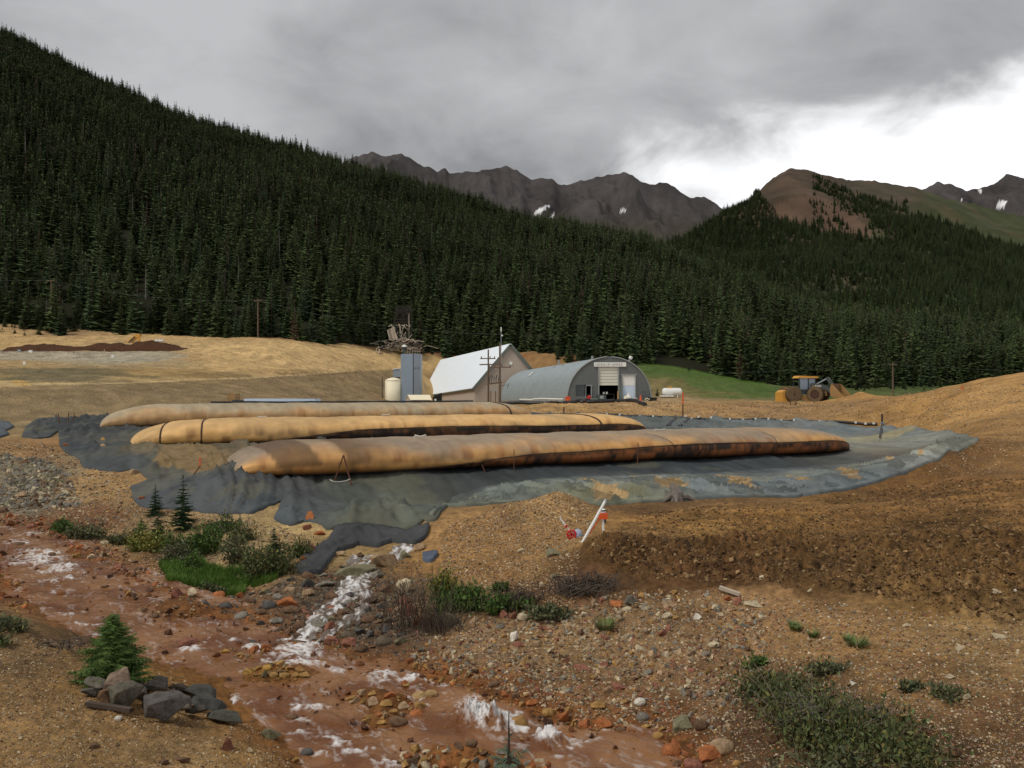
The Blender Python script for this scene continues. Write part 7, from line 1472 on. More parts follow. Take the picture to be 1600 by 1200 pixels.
# picked-out stones: column, row of foot, width, height
for q in [(603, 888, 58, 38, TAN, 'big tan boulder in the middle of the outfall', 'a'), (655, 862, 22, 24, TAN, 'tan block just right of the big outfall boulder', 'a'), (638, 872, 26, 24, GRN, 'greenish slab leaning between the big boulder and the tan block', 'a'), (529, 868, 24, 14, TAN, 'flat tan stone left of the big boulder above the wet slabs', 'a'),
          (545, 900, 60, 18, GRN, 'long greenish wet slab under the flat tan stone', 'a'), (588, 903, 22, 14, GRY, 'small grey stone below the big outfall boulder', 'a'), (630, 925, 30, 28, PAL, 'pale tan block below right of the big outfall boulder', 'a'), (450, 950, 38, 30, ORG, 'large orange-tan boulder on the stream bank left of the outfall', 'a'), (480, 932, 22, 22, TAN, 'squarish tan stone right of the orange-tan boulder', 'a'),
          (453, 925, 20, 16, TAN, 'small tan stone above the orange-tan boulder', 'a'), (433, 935, 18, 14, GRY, 'grey stone left of the small tan stone', 'r'), (480, 866, 26, 26, RED, 'reddish tan boulder left of the hanging cloth flap', 'a'), (472, 880, 18, 16, ORG, 'orange stone under the reddish tan boulder', 'a'), (484, 815, 20, 22, ORG, 'bright orange stone lying on the apron of the liner', 'a'), (481, 828, 20, 16, RED, 'darker orange stone below the bright orange one on the liner edge', 'a'),
          (500, 835, 20, 14, ORG, 'orange soil lump at the liner apron edge', 'a'), (455, 960, 30, 18, BRN, 'brown wet stone under the orange-tan boulder', 'r'), (515, 985, 20, 18, RED, 'reddish stone in the lower cascade', 'a'), (470, 985, 20, 16, BRN, 'brown stone left of the reddish cascade stone', 'r'), (420, 950, 24, 18, DGR, 'dark grey rounded stone at the left of the cascade foot', 'r'), (408, 962, 16, 14, BRN, 'small dark stone at the stream edge left of the cascade', 'r'), (508, 918, 36, 16, GRY, 'grey slanted slab beside the upper cascade', 'a'), (500, 965, 20, 12, TAN, 'tan flat stone in the cascade', 'a'),
          (640, 960, 28, 24, RED, 'reddish block by the dense green willow', 'a'), (655, 975, 26, 16, ORG, 'orange block under the reddish block by the willow', 'a'), (625, 955, 16, 18, TAN, 'tan stone left of the reddish block', 'a'), (700, 975, 46, 24, GRN, 'grey-green and red boulder at the upper left of the cobble slope', 'a'), (817, 970, 18, 14, PAL, 'pale rounded stone right of the left twig heap', 'r'), (803, 966, 16, 14, RED, 'reddish stone just left of the pale rounded stone', 'a'), (787, 965, 16, 16, RED, 'brick red stone at the top of the cobble slope', 'a'),
          (803, 1003, 16, 18, WHT, 'white angular stone on the upper cobble slope', 'a'), (840, 1012, 14, 14, TAN, 'pinkish tan stone right of the white angular stone', 'r'), (878, 1010, 14, 16, TAN, 'tan egg-like stone mid cobble slope', 'r'), (810, 1013, 20, 11, RED, 'red flat stone below the white angular stone', 'a'), (985, 945, 24, 18, GRY, 'grey block below the right twig heap', 'a'), (965, 945, 30, 8, ORG, 'flat orange stone left of the grey block', 'a'), (980, 955, 16, 11, PAL, 'pale stone just under the grey block', 'r'), (1042, 970, 18, 18, PAL, 'pale tan cube-like stone in the mid slope', 'a'), (1090, 972, 14, 14, WHT, 'white stone right of the pale cube-like stone', 'a'), (1116, 1015, 20, 14, PAL, 'pale rounded cobble at the right of the slope', 'r'),
          (1038, 996, 20, 17, RED, 'dull red stone on the middle of the slope', 'a'), (948, 1000, 18, 14, RED, 'small dull red stone left of the dull red one', 'a'), (970, 1075, 26, 20, RED, 'rust red angular stone above the white egg stone', 'a'), (1000, 1103, 19, 18, WHT, 'smooth white egg shaped stone near the stream', 'r'), (910, 1046, 36, 10, RED, 'flat red-brown slab on the lower slope', 'a'), (950, 1082, 18, 14, TAN, 'tan stone left of the rust red stone', 'a'),
          (884, 1130, 24, 32, ORG, 'tall orange stained boulder standing at the water edge', 'a'), (935, 1108, 28, 24, OCH, 'ochre boulder above the orange slabs at the water edge', 'a'), (942, 1133, 36, 18, ORG, 'long orange slab at the water edge', 'a'), (913, 1134, 22, 12, ORG, 'shorter orange slab left of the long orange slab', 'a'), (858, 1120, 22, 14, OCH, 'ochre stone left of the tall orange boulder', 'r'), (832, 1105, 24, 18, ORG, 'orange stone at the head of the white rapid', 'a'), (1067, 1140, 30, 36, GRN, 'large greenish tan block right of the egg stone', 'a'), (1097, 1140, 24, 26, BRN, 'brown block right of the large greenish block', 'r'), (1005, 1125, 20, 16, GRY, 'grey stone just below the egg stone', 'r'),
          (1130, 1178, 38, 28, TAN, 'big tan boulder at the foot of the willow thicket', 'r'), (1110, 1190, 34, 32, ORG, 'big orange boulder at the bottom right of the stream', 'a'), (1050, 1185, 30, 24, ORG, 'orange boulder at the mouth of the pool, bottom', 'r'), (1062, 1165, 24, 10, ORG, 'flat orange stone above the orange boulder', 'a'), (1085, 1205, 30, 20, RED, 'reddish stone at the very bottom edge', 'r'), (1152, 1200, 16, 14, OCH, 'ochre stone at the bottom edge by the big tan boulder', 'r'), (1180, 1100, 22, 18, TAN, 'tan stone beside the thin willow', 'a'), (1210, 1160, 20, 22, BRN, 'brown stone within the willow thicket', 'r'), (1490, 1185, 26, 22, BRN, 'large brown stone at the lower right', 'r'),
          (1111, 1090, 20, 20, GRY, 'grey stone at the right side of the lower slope', 'a'), (1512, 1095, 14, 20, PAL, 'pale upright stone on the right dirt slope', 'a'), (1500, 1015, 12, 14, PAL, 'pale yellow stone at the foot of the ploughed dirt', 'a'), (1565, 1000, 26, 10, PAL, 'flat pale rock at the right edge of the ploughed dirt', 'a'), (1555, 930, 22, 9, PAL, 'flat pale rock on ploughed dirt at the right', 'a'), (1420, 980, 18, 11, PAL, 'pale split stone below the ploughed dirt', 'a'), (1268, 925, 14, 12, PAL, 'pale stone in the middle of the dark soil', 'a'), (1190, 908, 10, 9, PAL, 'small pale stone on dark soil', 'a'), (1560, 930, 10, 8, GRY, 'small grey pebble on ploughed dirt', 'r'), (1590, 925, 10, 9, WHT, 'small white stone at the right edge on ploughed dirt', 'a'), (1485, 1060, 14, 10, PAL, 'pale stone on the right slope above the upright one', 'a'), (1335, 1068, 12, 10, WHT, 'small white stone above the willow thicket', 'a'), (1177, 948, 28, 14, PAL, 'pale slab under the edge of the dark soil', 'a'), (1140, 940, 18, 16, ORG, 'orange-pink stone under the edge of the dark soil', 'a'), (1153, 948, 16, 14, RED, 'reddish stone beside the orange-pink stone', 'a'),
          (872, 866, 36, 18, GRN, 'greenish flat boulder at the foot of the tool spot', 'a'), (815, 864, 14, 12, PAL, 'pale lumpy stone left of the flat greenish boulder', 'a'), (872, 904, 22, 9, GRN, 'flat greenish stone above the right twig heap', 'a'), (847, 916, 8, 10, PAL, 'small pale pebble between the twig heaps', 'r'), (160, 700, 12, 10, TAN, 'tan stone on liner at its left tatters', 'a'), (103, 699, 13, 8, ORG, 'orange stone on the tattered left liner', 'a'), (222, 763, 16, 11, ORG, 'orange stone on the left liner corner, upper', 'a'), (221, 783, 14, 14, ORG, 'orange stone on the left liner corner, lower', 'a'), (255, 790, 16, 12, TAN, 'pinkish stone half hidden by slim spruces', 'a'), (208, 742, 16, 12, TAN, 'brown lump at the liner edge above the slim spruces', 'a'), (370, 802, 16, 12, RED, 'reddish stone on the lower liner edge', 'a'), (377, 797, 12, 12, RED, 'pointed reddish stone on the lower liner edge', 'a'), (160, 690, 10, 9, OCH, 'ochre stone at the tip of the middle bag liner', 'a'), (342, 935, 18, 14, ORG, 'orange stone at the edge of the grass patch', 'r'), (347, 930, 16, 12, ORG, 'second orange stone beside the first by the grass', 'r'), (300, 935, 26, 18, PAL, 'pale greenish stone in front of the grass patch', 'a'), (325, 930, 12, 9, PAL, 'small pale stone in front of the grass patch', 'a'), (375, 936, 14, 16, ORG, 'upright orange stone right of the grass patch', 'a'),
          (165, 850, 18, 9, PAL, 'pale flat stone right of the two bank bushes', 'r'), (142, 875, 14, 12, PAL, 'pale stone on rusty bank below the bushes', 'a'), (120, 875, 20, 14, OCH, 'ochre stone on rusty bank at left', 'a'), (30, 778, 22, 14, TAN, 'tan stone among the grey stones at left', 'a'), (28, 863, 18, 8, BRN, 'dark stone breaking the water at far left', 'r'), (80, 874, 14, 10, BRN, 'dark stone at the right of the left rapid', 'r'),
          (184, 1127, 12, 11, WHT, 'round cream pebble in front of the dark rock pile', 'r'), (210, 1130, 8, 8, PAL, 'small cream pebble right of the round cream pebble', 'a'), (118, 1083, 14, 7, OCH, 'ochre stone left of the dark rock pile', 'a'), (354, 1172, 20, 24, RED, 'reddish brown stone on the near bank right of the pile', 'a'), (145, 1170, 18, 12, BRN, 'purple-brown stone on the near bank below the pile', 'a'), (390, 1175, 12, 9, PAL, 'pale stone right of the reddish brown stone', 'a'), (420, 1158, 26, 16, GRN, 'greenish stone at the near water edge', 'a'), (462, 1190, 14, 18, OCH, 'ochre stone at the near water edge, bottom', 'a'), (28, 980, 12, 6, WHT, 'small white stone by the grass at the left edge', 'a'), (285, 1195, 30, 14, BRN, 'brown flat stone at the bottom left edge', 'a'), (255, 1190, 18, 10, BRN, 'dark flat stone left of the brown flat stone', 'a'),
          (287, 1025, 32, 16, RED, 'rust red stone awash in midstream', 'a'), (320, 992, 18, 10, BRN, 'dark brown stone awash above the rust red one', 'a'), (345, 1005, 16, 14, BRN, 'brown pointed stone in midstream', 'a'), (240, 978, 16, 9, BRN, 'dark stone in the upper middle of the stream', 'r'), (276, 955, 10, 6, BRN, 'small black stone in the upper middle of the stream', 'r'), (162, 930, 16, 7, BRN, 'dark flat stone by the upper bank in the stream', 'r'), (395, 1018, 12, 5, DGR, 'small dark stone in the foam below the grass bank', 'r'), (745, 1128, 20, 12, DGR, 'dark wet stone at the left of the white rapid', 'r'), (812, 1150, 30, 18, OCH, 'ochre boulder between the two white rapids', 'r'), (890, 1170, 16, 8, ORG, 'orange stone awash at the end of the rapid', 'r'), (620, 1135, 36, 22, BRN, 'large brown stone at the foot of the gravel bar', 'r'), (478, 1185, 20, 12, DGR, 'dark grey stone in the foam at the near edge', 'r'), (455, 1140, 22, 12, BRN, 'brown stone with foam near the bank', 'r')]:
    rock(*q)
# heap of dark rocks beside the bushy young spruce
for q in [(182, 1096, 32, 40, (112, 96, 82), 'tall reddish grey slab upright against the bushy spruce', .30), (190, 1088, 26, 24, (49, 44, 42), 'near-black block at the foot of the reddish upright slab', .1), (148, 1090, 40, 24, (88, 84, 74), 'leftmost light grey block of the dark rock pile', .25), (138, 1096, 30, 14, (79, 77, 70), 'low grey block under the leftmost light grey one', .2), (190, 1112, 46, 30, (81, 75, 65), 'rounded grey rock at the front left of the pile', .2), (168, 1104, 26, 18, BRN, 'brown stone between the front left rocks of the pile', .3),
          (240, 1092, 44, 26, (75, 71, 67), 'slanted dark slab at the top middle of the pile', .5), (220, 1104, 18, 28, (86, 79, 72), 'narrow upright slab in the middle of the pile', .3), (233, 1106, 18, 26, (79, 73, 68), 'second narrow slab right of the narrow upright one', .3), (215, 1090, 24, 18, (70, 67, 63), 'dark rock behind the narrow slabs', .3), (266, 1096, 22, 14, (98, 91, 80), 'pale grey stone at the right of the top slab', .2), (250, 1108, 36, 14, (59, 56, 53), 'dark low rock behind the big front rock', .2), (250, 1132, 66, 32, (77, 73, 69), 'biggest dark grey rock at the front of the pile', .12), (285, 1120, 24, 24, (83, 77, 68), 'pointed grey rock right of the biggest one', .3),
          (312, 1100, 44, 20, (66, 65, 61), 'flat dark slab at the right end top of the pile', .25), (322, 1118, 50, 24, (62, 62, 59), 'dark angular rock under the flat right slab', .3), (350, 1134, 52, 20, (68, 67, 59), 'rightmost long dark rock of the pile', .25), (305, 1122, 30, 18, (66, 62, 55), 'dark rock in the gap right of centre of the pile', .3), (212, 1080, 20, 12, (91, 73, 59), 'small brownish stone behind the pile top', .3), (275, 1086, 26, 10, (72, 63, 55), 'thin dark slab behind the pile at right', .4)]:
    rock(q[0], q[1], q[2] * 1.22, q[3] * 1.38, tuple(int(v * 1.16) for v in q[4]), q[5], 'a', 'dark rocks heaped beside the young spruce', tilt=q[6], name='rock', sink=.06)
g = ground_at(172, 1113); o = thing('timber_post', 'weathered split timber lying along the front of the dark rock pile', 'timber', g); kt = g.y / F
w = MB(); w.bar((-40 * kt, .06, .07), (40 * kt, -.14, .04), .085, .06); w.build('beam', M['bark'], o)
g = ground_at(1140, 930); kt = g.y / F; w = MB(); w.bar((g.x - 14 * kt, g.y + .1, g.z + .16), (g.x + 14 * kt, g.y - .1, g.z + .05), .12, .07); tag(w.build('board', M['lumber']), 'short grey board at the lower edge of the dark soil', 'board')

# stone fields: the largest become objects, the rest one mass
FIELDS = [([(440, 975), (480, 930), (540, 870), (600, 865), (640, 900), (600, 960), (540, 1010), (470, 1008)], 230, (9, 27), [BRN, DGR, (84, 68, 56), GRY, GRN, BRN, RED, (98, 84, 70)], 1, 'dark wet stone in the outfall cascade', 'dark wet stones of the cascade'),
    ([(0, 830), (100, 840), (230, 910), (400, 975), (560, 1030), (740, 1085), (860, 1130), (1000, 1150), (1060, 1200), (520, 1200), (400, 1100), (240, 1025), (60, 930), (0, 885)], 420, (4, 15), [(92, 62, 44), (110, 70, 44), (84, 62, 50), (128, 84, 48)], 1, 'rust brown stone awash in the stream', 'rust brown stones awash in the stream'),
  # polygon, count, size range px, palette, shape, label, group
    ([(700, 970), (800, 962), (900, 950), (1000, 925), (1110, 930), (1190, 960), (1200, 1030), (1170, 1110), (1120, 1150), (1040, 1148), (930, 1130), (870, 1112), (790, 1085), (700, 1050), (640, 1030)], 5200, (2.2, 13), [TAN, TAN, PAL, GRY, GRY, BRN, RED, OCH, PAL, TAN], .9, 'cobble on the slope between dark soil and stream', 'cobbles of the slope right of the stream'),
    ([(640, 1030), (760, 1065), (860, 1108), (960, 1130), (1080, 1150), (1110, 1195), (1060, 1215), (1030, 1160), (930, 1148), (850, 1132), (740, 1092), (640, 1050)], 1900, (3.5, 17), [OCH, ORG, OCH, BRN, BRN, (124, 76, 46)], 1.0, 'ochre stained stone along the right water edge', 'stained stones along the right water edge'),
    ([(540, 1105), (580, 1085), (650, 1090), (680, 1108), (650, 1135), (600, 1145), (550, 1130)], 520, (6, 22), [OCH, OCH, TAN, (170, 140, 96), ORG], 1.0, 'yellow-brown stone on the gravel bar in midstream', 'stones of the midstream gravel bar'),
    ([(350, 1035), (400, 1030), (470, 1045), (490, 1060), (440, 1068), (380, 1055)], 460, (5, 17), [OCH, OCH, (170, 134, 70), GRN, ORG], 1.0, 'ochre stone on the upper gravel bar near the rock pile', 'stones of the upper gravel bar'),
    ([(640, 1180), (700, 1165), (790, 1170), (850, 1195), (860, 1230), (620, 1230)], 480, (6, 20), [TAN, OCH, PAL, BRN, GRY, ORG], 1.0, 'stone on the bar at the bottom edge around the seedling', 'stones of the bottom bar'),
    ([(180, 930), (250, 940), (300, 952), (310, 975), (250, 975), (200, 955)], 70, (3, 11), [OCH, TAN, BRN], 1.0, 'small ochre stone in the upper stream shallows', 'stones in the upper shallows'),
    ([(250, 925), (330, 935), (400, 930), (450, 905), (510, 890), (560, 905), (600, 900), (640, 940), (640, 1010), (560, 1018), (490, 1005), (420, 985), (340, 955), (260, 940)], 2600, (4, 24), [BRN, GRY, DGR, BRN, (90, 70, 54), RED, GRN, DGR, (104, 92, 76)], .9, 'wet brown and grey stone around the outfall cascade', 'stones around the outfall'),
    ([(0, 800), (80, 815), (150, 845), (230, 890), (270, 925), (200, 905), (130, 870), (60, 832), (0, 822)], 1500, (3, 14), [BRN, RED, ORG, BRN, (120, 78, 50), TAN], 1.0, 'rusty stone on the far bank at upper left', 'rusty stones of the upper left bank'),
    ([(0, 712), (60, 715), (110, 745), (130, 790), (70, 800), (0, 790)], 1900, (3, 12), [GRY, GRY, GRN, PAL, GRY, BRN], 1.0, 'grey angular stone on the slope at the far left', 'grey stones of the left slope'),
    ([(60, 690), (120, 725), (200, 755), (230, 800), (330, 815), (430, 820), (470, 840), (440, 880), (330, 880), (230, 860), (150, 820), (110, 760), (20, 715)], 1500, (2, 8), [TAN, TAN, PAL, BRN, OCH], .9, 'tan stone on the bank below the liner', 'tan stones below the liner'),
    ([(-10, 870), (30, 900), (60, 960), (20, 960), (-10, 930)], 160, (4, 14), [ORG, OCH, RED, BRN], 1.0, 'rusty stone at the near bank, far left', 'rusty stones at near left'),
    ([(230, 1030), (330, 1085), (420, 1150), (480, 1200), (440, 1210), (370, 1150), (290, 1090), (225, 1050)], 420, (2.5, 12), [OCH, OCH, TAN, BRN, PAL], 1.0, 'ochre stone along the near water edge', 'stones of the near water edge'),
    ([(0, 1000), (120, 1000), (220, 1120), (400, 1170), (430, 1200), (0, 1200)], 1300, (1.6, 7), [TAN, BRN, PAL, OCH, TAN], .6, 'small stone on the near dirt bank', 'small stones on the near bank'),
    ([(690, 830), (760, 798), (870, 768), (930, 800), (900, 860), (840, 900), (720, 930), (690, 880)], 1900, (1.4, 6), [TAN, PAL, BRN, TAN, OCH], .8, 'small stone on the gravel heap', 'small stones of the gravel heap'),
    ([(920, 860), (1060, 850), (1200, 840), (1420, 842), (1880, 845), (1880, 1000), (1480, 965), (1360, 930), (1180, 912), (1000, 905)], 11250, (2.2, 10), [(104, 78, 50), (84, 62, 40), (128, 100, 64), (110, 82, 52), (150, 122, 84)], .8, 'clod on the dark soil field', 'clods on the dark soil'),
    ([(960, 812), (1280, 782), (1480, 750), (1880, 745), (1880, 850), (1200, 840), (1000, 838)], 4500, (1.4, 5.5), [(136, 106, 68), (112, 84, 52), (154, 124, 84)], .8, 'clod on the brown field', 'clods on the brown field'),
    ([(1120, 940), (1300, 950), (1500, 985), (1880, 1010), (1880, 1200), (1450, 1190), (1400, 1100), (1200, 1050)], 3250, (1.4, 7), [TAN, PAL, BRN, OCH, TAN], .7, 'small stone on the right dirt slope', 'small stones of the right slope'),
    ([(1380, 660), (1440, 620), (1520, 600), (1880, 588), (1880, 740), (1540, 700), (1500, 670)], 1500, (1, 4.5), [TAN, OCH, PAL, BRN], .8, 'stone on the gravel mound', 'stones of the mound'),
    ([(830, 642), (1000, 634), (1290, 634), (1380, 655), (1200, 655), (1000, 651), (850, 648)], 1500, (.9, 3), [TAN, PAL, BRN, OCH], .8, 'stone on the gravel berm', 'stones of the berm'),
    ([(0, 640), (0, 612), (200, 605), (560, 585), (590, 628), (400, 630), (180, 640)], 900, (.8, 2.4), [TAN, PAL, BRN], .8, 'stone on the terrace slope', 'stones of the terrace')]
rs = np.random.default_rng(99); cand = []
for fi, (pl, n, (s0, s1), pal, jt, lb, gp) in enumerate(FIELDS):
    a_ = np.array(pl, float); n3 = n * 3; x = rs.uniform(a_[:, 0].min(), a_[:, 0].max(), n3); y = rs.uniform(a_[:, 1].min(), a_[:, 1].max(), n3)
    k = inpoly(x + 10 * fbm(x / 30, y / 30, 2, fi), y + 6 * fbm(x / 30, y / 30, 2, fi + 40), pl); k &= rs.random(n3) < .55 + .9 * fbm(x / 22, y / 14, 3, fi + 60) + .3; x, y = x[k][:n], y[k][:n]
    D = hit0(x, y); ok = ~np.isnan(D); x, y, D = x[ok], y[ok], D[ok]; s = s0 + (s1 - s0) * rs.random(len(x)) ** (1.7 if 'bar' in gp and 'stones of the' in gp else 3.4)
    for i in range(len(x)): cand.append((s[i], x[i], y[i], D[i], fi))
cand.sort(key=lambda c: -c[0])
BIN = {}
nbig = 290 - len(RBOX); big = []; rest_c = []
for c in cand:
    s, x, y, D, fi = c
    clash = any(abs(x - b[0]) < (s + b[2]) * .42 and abs(y - b[1]) < (s + b[2]) * .32 for b in RBOX) if s > 6 else False
    if clash: continue
    if len(big) < nbig and fi not in (16, 17) and s > 6 and -10 < x < 1610 and y < 1205:
        pal = FIELDS[fi][3]; col_ = pal[rnd.randrange(len(pal))]
        o = rock(x, y, s * 1.05, s * rnd.uniform(.6, .95), col_, None, 'a' if rnd.random() < .8 else 'r', FIELDS[fi][6], .3, name='cobble', sink=.34); BIN.setdefault((COLN.get(col_, 'brown'), fi), []).append((x, o)); big.append(c)
    else: rest_c.append(c)
for (cn, fi), L_ in BIN.items():
    L_.sort(key=lambda q: q[0]); st = FIELDS[fi][5].split(' ', 1) if not FIELDS[fi][5].startswith(('yellow', 'wet', 'rusty', 'grey', 'ochre', 'small', 'tan')) else None
    words = FIELDS[fi][6]
    for j, (x, o) in enumerate(L_): o['label'] = ('the only ' + cn + ' one of the ' + words) if len(L_) == 1 else ORD[min(j, 29)] + ' of the ' + cn + ' ' + words.replace(cn + ' ', '')
def merge_stones(name, items, m, kind_='stuff'):
    VS, TS, CS = [], [], []; n0 = 0
    X = np.array([(c[1] - 800) / F * c[3] for c in items]); Y = np.array([c[3] for c in items]); Zz = h(X, Y); wl = inpoly(X, Y, WATER_POLY); Zz = np.where(wl, np.maximum(Zz, zwater(Y) + .01), Zz)
    for j, (s, x, y, D, fi) in enumerate(items):
        P0 = SML if s < 7 else ANG; V, T = P0[j % len(P0)]; r0 = s * D / F / 2; a_ = rs.uniform(0, 6.28); ca, sa = math.cos(a_), math.sin(a_); tl = rs.normal(0, .3)
        Q = V * [r0, r0, r0 * rs.uniform(.8, 1.25)]; Q = np.stack([Q[:, 0] * ca - Q[:, 1] * sa, Q[:, 0] * sa + Q[:, 1] * ca, Q[:, 2] + tl * Q[:, 0]], 1) + [X[j], Y[j], Zz[j] + r0 * (.3 if 'bar' in FIELDS[fi][6] else .1)]
        pal = FIELDS[fi][3]; c = np.array(S(*pal[int(rs.integers(len(pal)))])) * rs.uniform(.68, 1.25)
        VS.append(Q); TS.append(T + n0); CS.append(np.tile(c, (len(Q), 1))); n0 += len(Q)
    o = mesh_obj(name, np.concatenate(VS), np.concatenate(TS), m, col=np.clip(np.concatenate(CS), .01, .9)); return tag(o, kind=kind_)
merge_stones('soil_clods', [c for c in rest_c if c[4] in (16, 17)], M['stone'])
merge_stones('gravel', [c for c in rest_c if c[4] not in (16, 17)], M['stone'])

# outfall cascade over the stones
CAS = [([(640, 853), (615, 872), (572, 885), (560, 905), (545, 925), (525, 945), (505, 962), (485, 985), (470, 1008)], 26, 1.0), ([(590, 868), (555, 872), (540, 890)], 12, .6), ([(560, 905), (575, 935), (560, 960), (520, 985), (500, 1008)], 16, .75), ([(485, 985), (455, 1000), (430, 1008)], 8, .7)]
vs3, fs3, fm = [], [], []
for line, wd, inten in CAS:
    L_p = []
    for (x1, y1), (x2, y2) in zip(line[:-1], line[1:]):
        for t in range(14): L_p.append((x1 + (x2 - x1) * t / 14, y1 + (y2 - y1) * t / 14))
    L_p = np.array(L_p); D = hit0(L_p[:, 0], L_p[:, 1]); xs = (L_p[:, 0] - 800) / F * D; na = 30; base = len(vs3)
    for i in range(len(xs)):
        j = min(i + 2, len(xs) - 1); j0 = max(i - 2, 0); tx, ty = xs[j] - xs[j0], D[j] - D[j0]; l_ = math.hypot(tx, ty) + 1e-9; nx_, ny_ = -ty / l_, tx / l_; hw_ = wd * 2.3 * D[i] / F / 2 * (1 + .45 * float(vn(i * .31, wd, 7)))
        for a_ in range(na):
            q = (a_ / (na - 1) - .5) * 2; X_, Y_ = xs[i] + nx_ * hw_ * q, D[i] + ny_ * hw_ * q; vs3.append((X_, Y_, 0)); fm.append((q, i * .22, inten))
    for i in range(len(xs) - 1):
        for a_ in range(na - 1): b_ = base + i * na + a_; fs3.append((b_, b_ + 1, b_ + na + 1, b_ + na))
vs3 = np.array(vs3); fm = np.array(fm); g_ = np.maximum(h(vs3[:, 0], vs3[:, 1]), zwater(vs3[:, 1]) - .02)
n_a = fbm(vs3[:, 0] * 5, vs3[:, 1] * 5, 3, 905)
vs3[:, 2] = g_ + .05 * (1 - fm[:, 0] ** 2) + .07 * n_a + .0 - .12 * np.abs(fm[:, 0]) ** 3
fil = .5 - np.abs(fbm(fm[:, 0] * 2.6 + .5 * fbm(fm[:, 1], fm[:, 0] * 2, 2, 921), fm[:, 1] * .55, 4, 911)) * 2.2
foam3 = np.clip((fm[:, 2] * (.66 - .6 * fm[:, 0] ** 2) - .52 + 1.15 * fil * .7 + .8 * fbm(vs3[:, 0] * 11, vs3[:, 1] * 7, 3, 917)) * 1.9, 0, 1)
tag(mesh_obj('outfall_water', vs3, np.array(fs3), M['clearwater'], smooth_=True, attrs={'foam': foam3}), kind='structure')

# fine gravel: countless small stones over the open earth
FINE = [([(640, 1035), (700, 968), (900, 945), (1000, 920), (1120, 925), (1880, 1000), (1880, 1230), (1090, 1230), (1080, 1150), (930, 1132), (870, 1114), (760, 1075)], 50000, (1.2, 5.6), [TAN, PAL, BRN, GRY, TAN, OCH, RED, PAL]),
        ([(-200, 985), (0, 995), (110, 1000), (235, 1045), (330, 1090), (430, 1165), (470, 1215), (-200, 1240)], 26000, (1.2, 4.2), [TAN, BRN, PAL, OCH, TAN]),
        ([(690, 830), (760, 796), (870, 764), (935, 798), (905, 860), (900, 945), (700, 968), (640, 960), (690, 880)], 20000, (1.0, 4.2), [TAN, PAL, BRN, TAN, OCH]),
        ([(915, 850), (1000, 800), (1280, 782), (1480, 750), (1880, 740), (1880, 1005), (1360, 932), (1180, 914), (1000, 907), (930, 885)], 45000, (1.0, 5.0), [(96, 72, 48), (78, 58, 38), (124, 98, 66), (104, 80, 52), (146, 120, 84)]),
        ([(0, 690), (60, 690), (200, 750), (240, 800), (430, 815), (500, 850), (450, 930), (330, 945), (230, 905), (130, 862), (60, 830), (0, 815)], 16000, (1.2, 5.0), [TAN, GRY, PAL, BRN, TAN, OCH]),
        ([(430, 960), (500, 890), (600, 870), (660, 880), (690, 960), (640, 1035), (560, 1020), (470, 1000)], 5000, (1.4, 6), [BRN, GRY, DGR, BRN, RED, TAN]),
        ([(1440, 745), (1500, 706), (1560, 680), (1380, 665), (1310, 655), (820, 648), (830, 632), (1290, 628), (1380, 622), (1450, 608), (1880, 585), (1880, 740)], 32500, (.8, 2.8), [TAN, PAL, BRN, OCH, TAN]),
        ([(-20, 800), (90, 820), (150, 850), (270, 920), (450, 985), (560, 1018), (760, 1072), (870, 1115), (1045, 1145), (1080, 1200), (1060, 1190), (1000, 1148), (860, 1134), (720, 1090), (560, 1040), (380, 985), (200, 915), (110, 872), (0, 825)], 5200, (2, 8), [OCH, BRN, ORG, BRN, TAN]),
        ([(0, 655), (0, 512), (130, 520), (470, 536), (600, 552), (590, 628), (400, 632), (200, 642)], 14000, (.6, 1.9), [TAN, PAL, BRN, GRY])]
FP, FS, FC, FK, FR_ = [], [], [], [], []
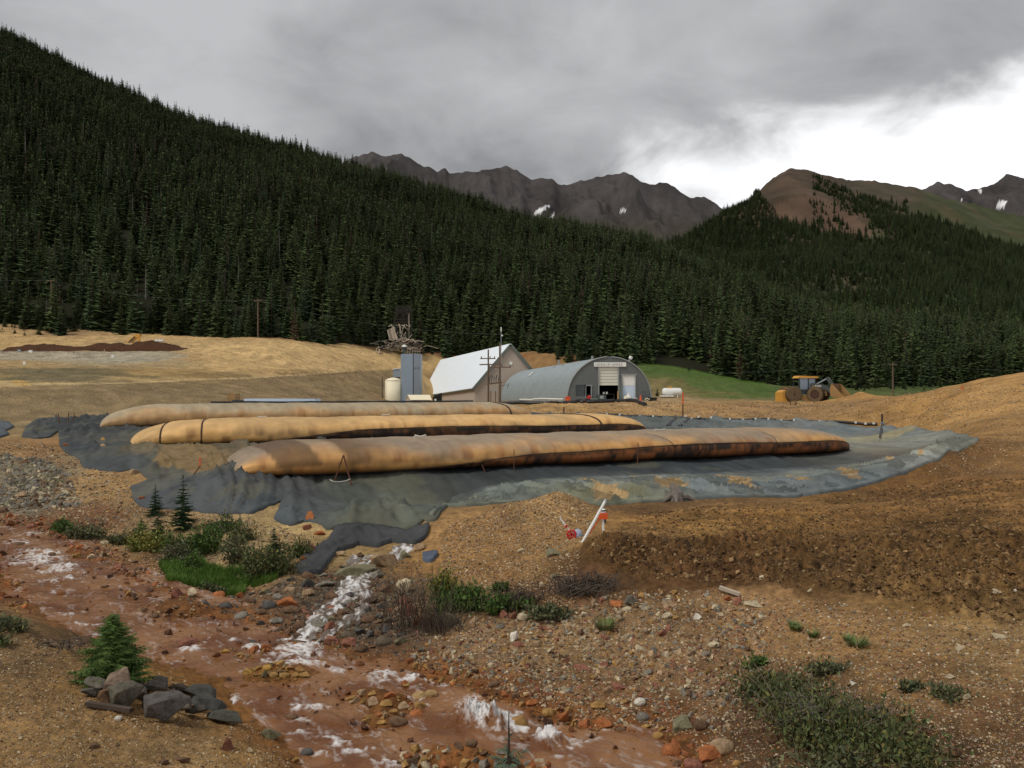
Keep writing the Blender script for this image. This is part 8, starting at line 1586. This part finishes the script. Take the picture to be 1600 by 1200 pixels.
for fi, (pl, n, (s0, s1), pal) in enumerate(FINE):
    a_ = np.array(pl, float); n3 = int(n * 2.6); x = rs.uniform(a_[:, 0].min(), a_[:, 0].max(), n3); y = rs.uniform(a_[:, 1].min(), a_[:, 1].max(), n3)
    k = inpoly(x + 8 * fbm(x / 30, y / 30, 2, fi + 200), y, pl) & (rs.random(n3) < .75 + .8 * fbm(x / 26, y / 15, 3, fi + 230)); x, y = x[k][:n], y[k][:n]
    D = hit0(x, y); ok = ~np.isnan(D); x, y, D = x[ok], y[ok], D[ok] * (1 + rs.normal(0, .003, ok.sum())); X = (x - 800) / F * D
    wl = inpoly(X, D, WATER_POLY) & (fi != 7); X, D = X[~wl], D[~wl]; z = h(X, D); s = (s0 + (s1 - s0) * rs.random(len(X)) ** 3.2) * D / F / 2
    if fi == 7: z = np.where(inpoly(X, D, WATER_POLY), np.maximum(z, zwater(D) - .03), z)
    pc = np.array([S(*c) for c in pal])[rs.integers(0, len(pal), len(X))] * rs.uniform(.42, 1.35, (len(X), 1))
    FP.append(np.stack([X, D, z + s * .15], 1)); FS.append(np.stack([s, s, s * rs.uniform(.7, 1.2, len(X))], 1)); FC.append(pc); FK.append(rs.integers(0, 8, len(X))); FR_.append(rs.uniform(0, 6.28, len(X)))
mg = bpy.data.materials.new('pebble'); mg.use_nodes = True; t_ = mg.node_tree; at_ = t_.nodes.new('ShaderNodeAttribute'); at_.attribute_type = 'INSTANCER'; at_.attribute_name = 'Col'; t_.links.new(at_.outputs['Color'], t_.nodes['Principled BSDF'].inputs['Base Color']); t_.nodes['Principled BSDF'].inputs['Roughness'].default_value = .9; t_.nodes['Principled BSDF'].inputs['Specular IOR Level'].default_value = .2
pp = []
for V, T in SML:
    o = mesh_obj('pebble_pattern', V, T, mg); COL.objects.unlink(o); pp.append(o)
tag(gn_scatter('fine_gravel', np.concatenate(FP), np.concatenate(FS), np.concatenate(FR_), np.concatenate(FK), pp, np.clip(np.concatenate(FC), .01, .9)), kind='stuff')
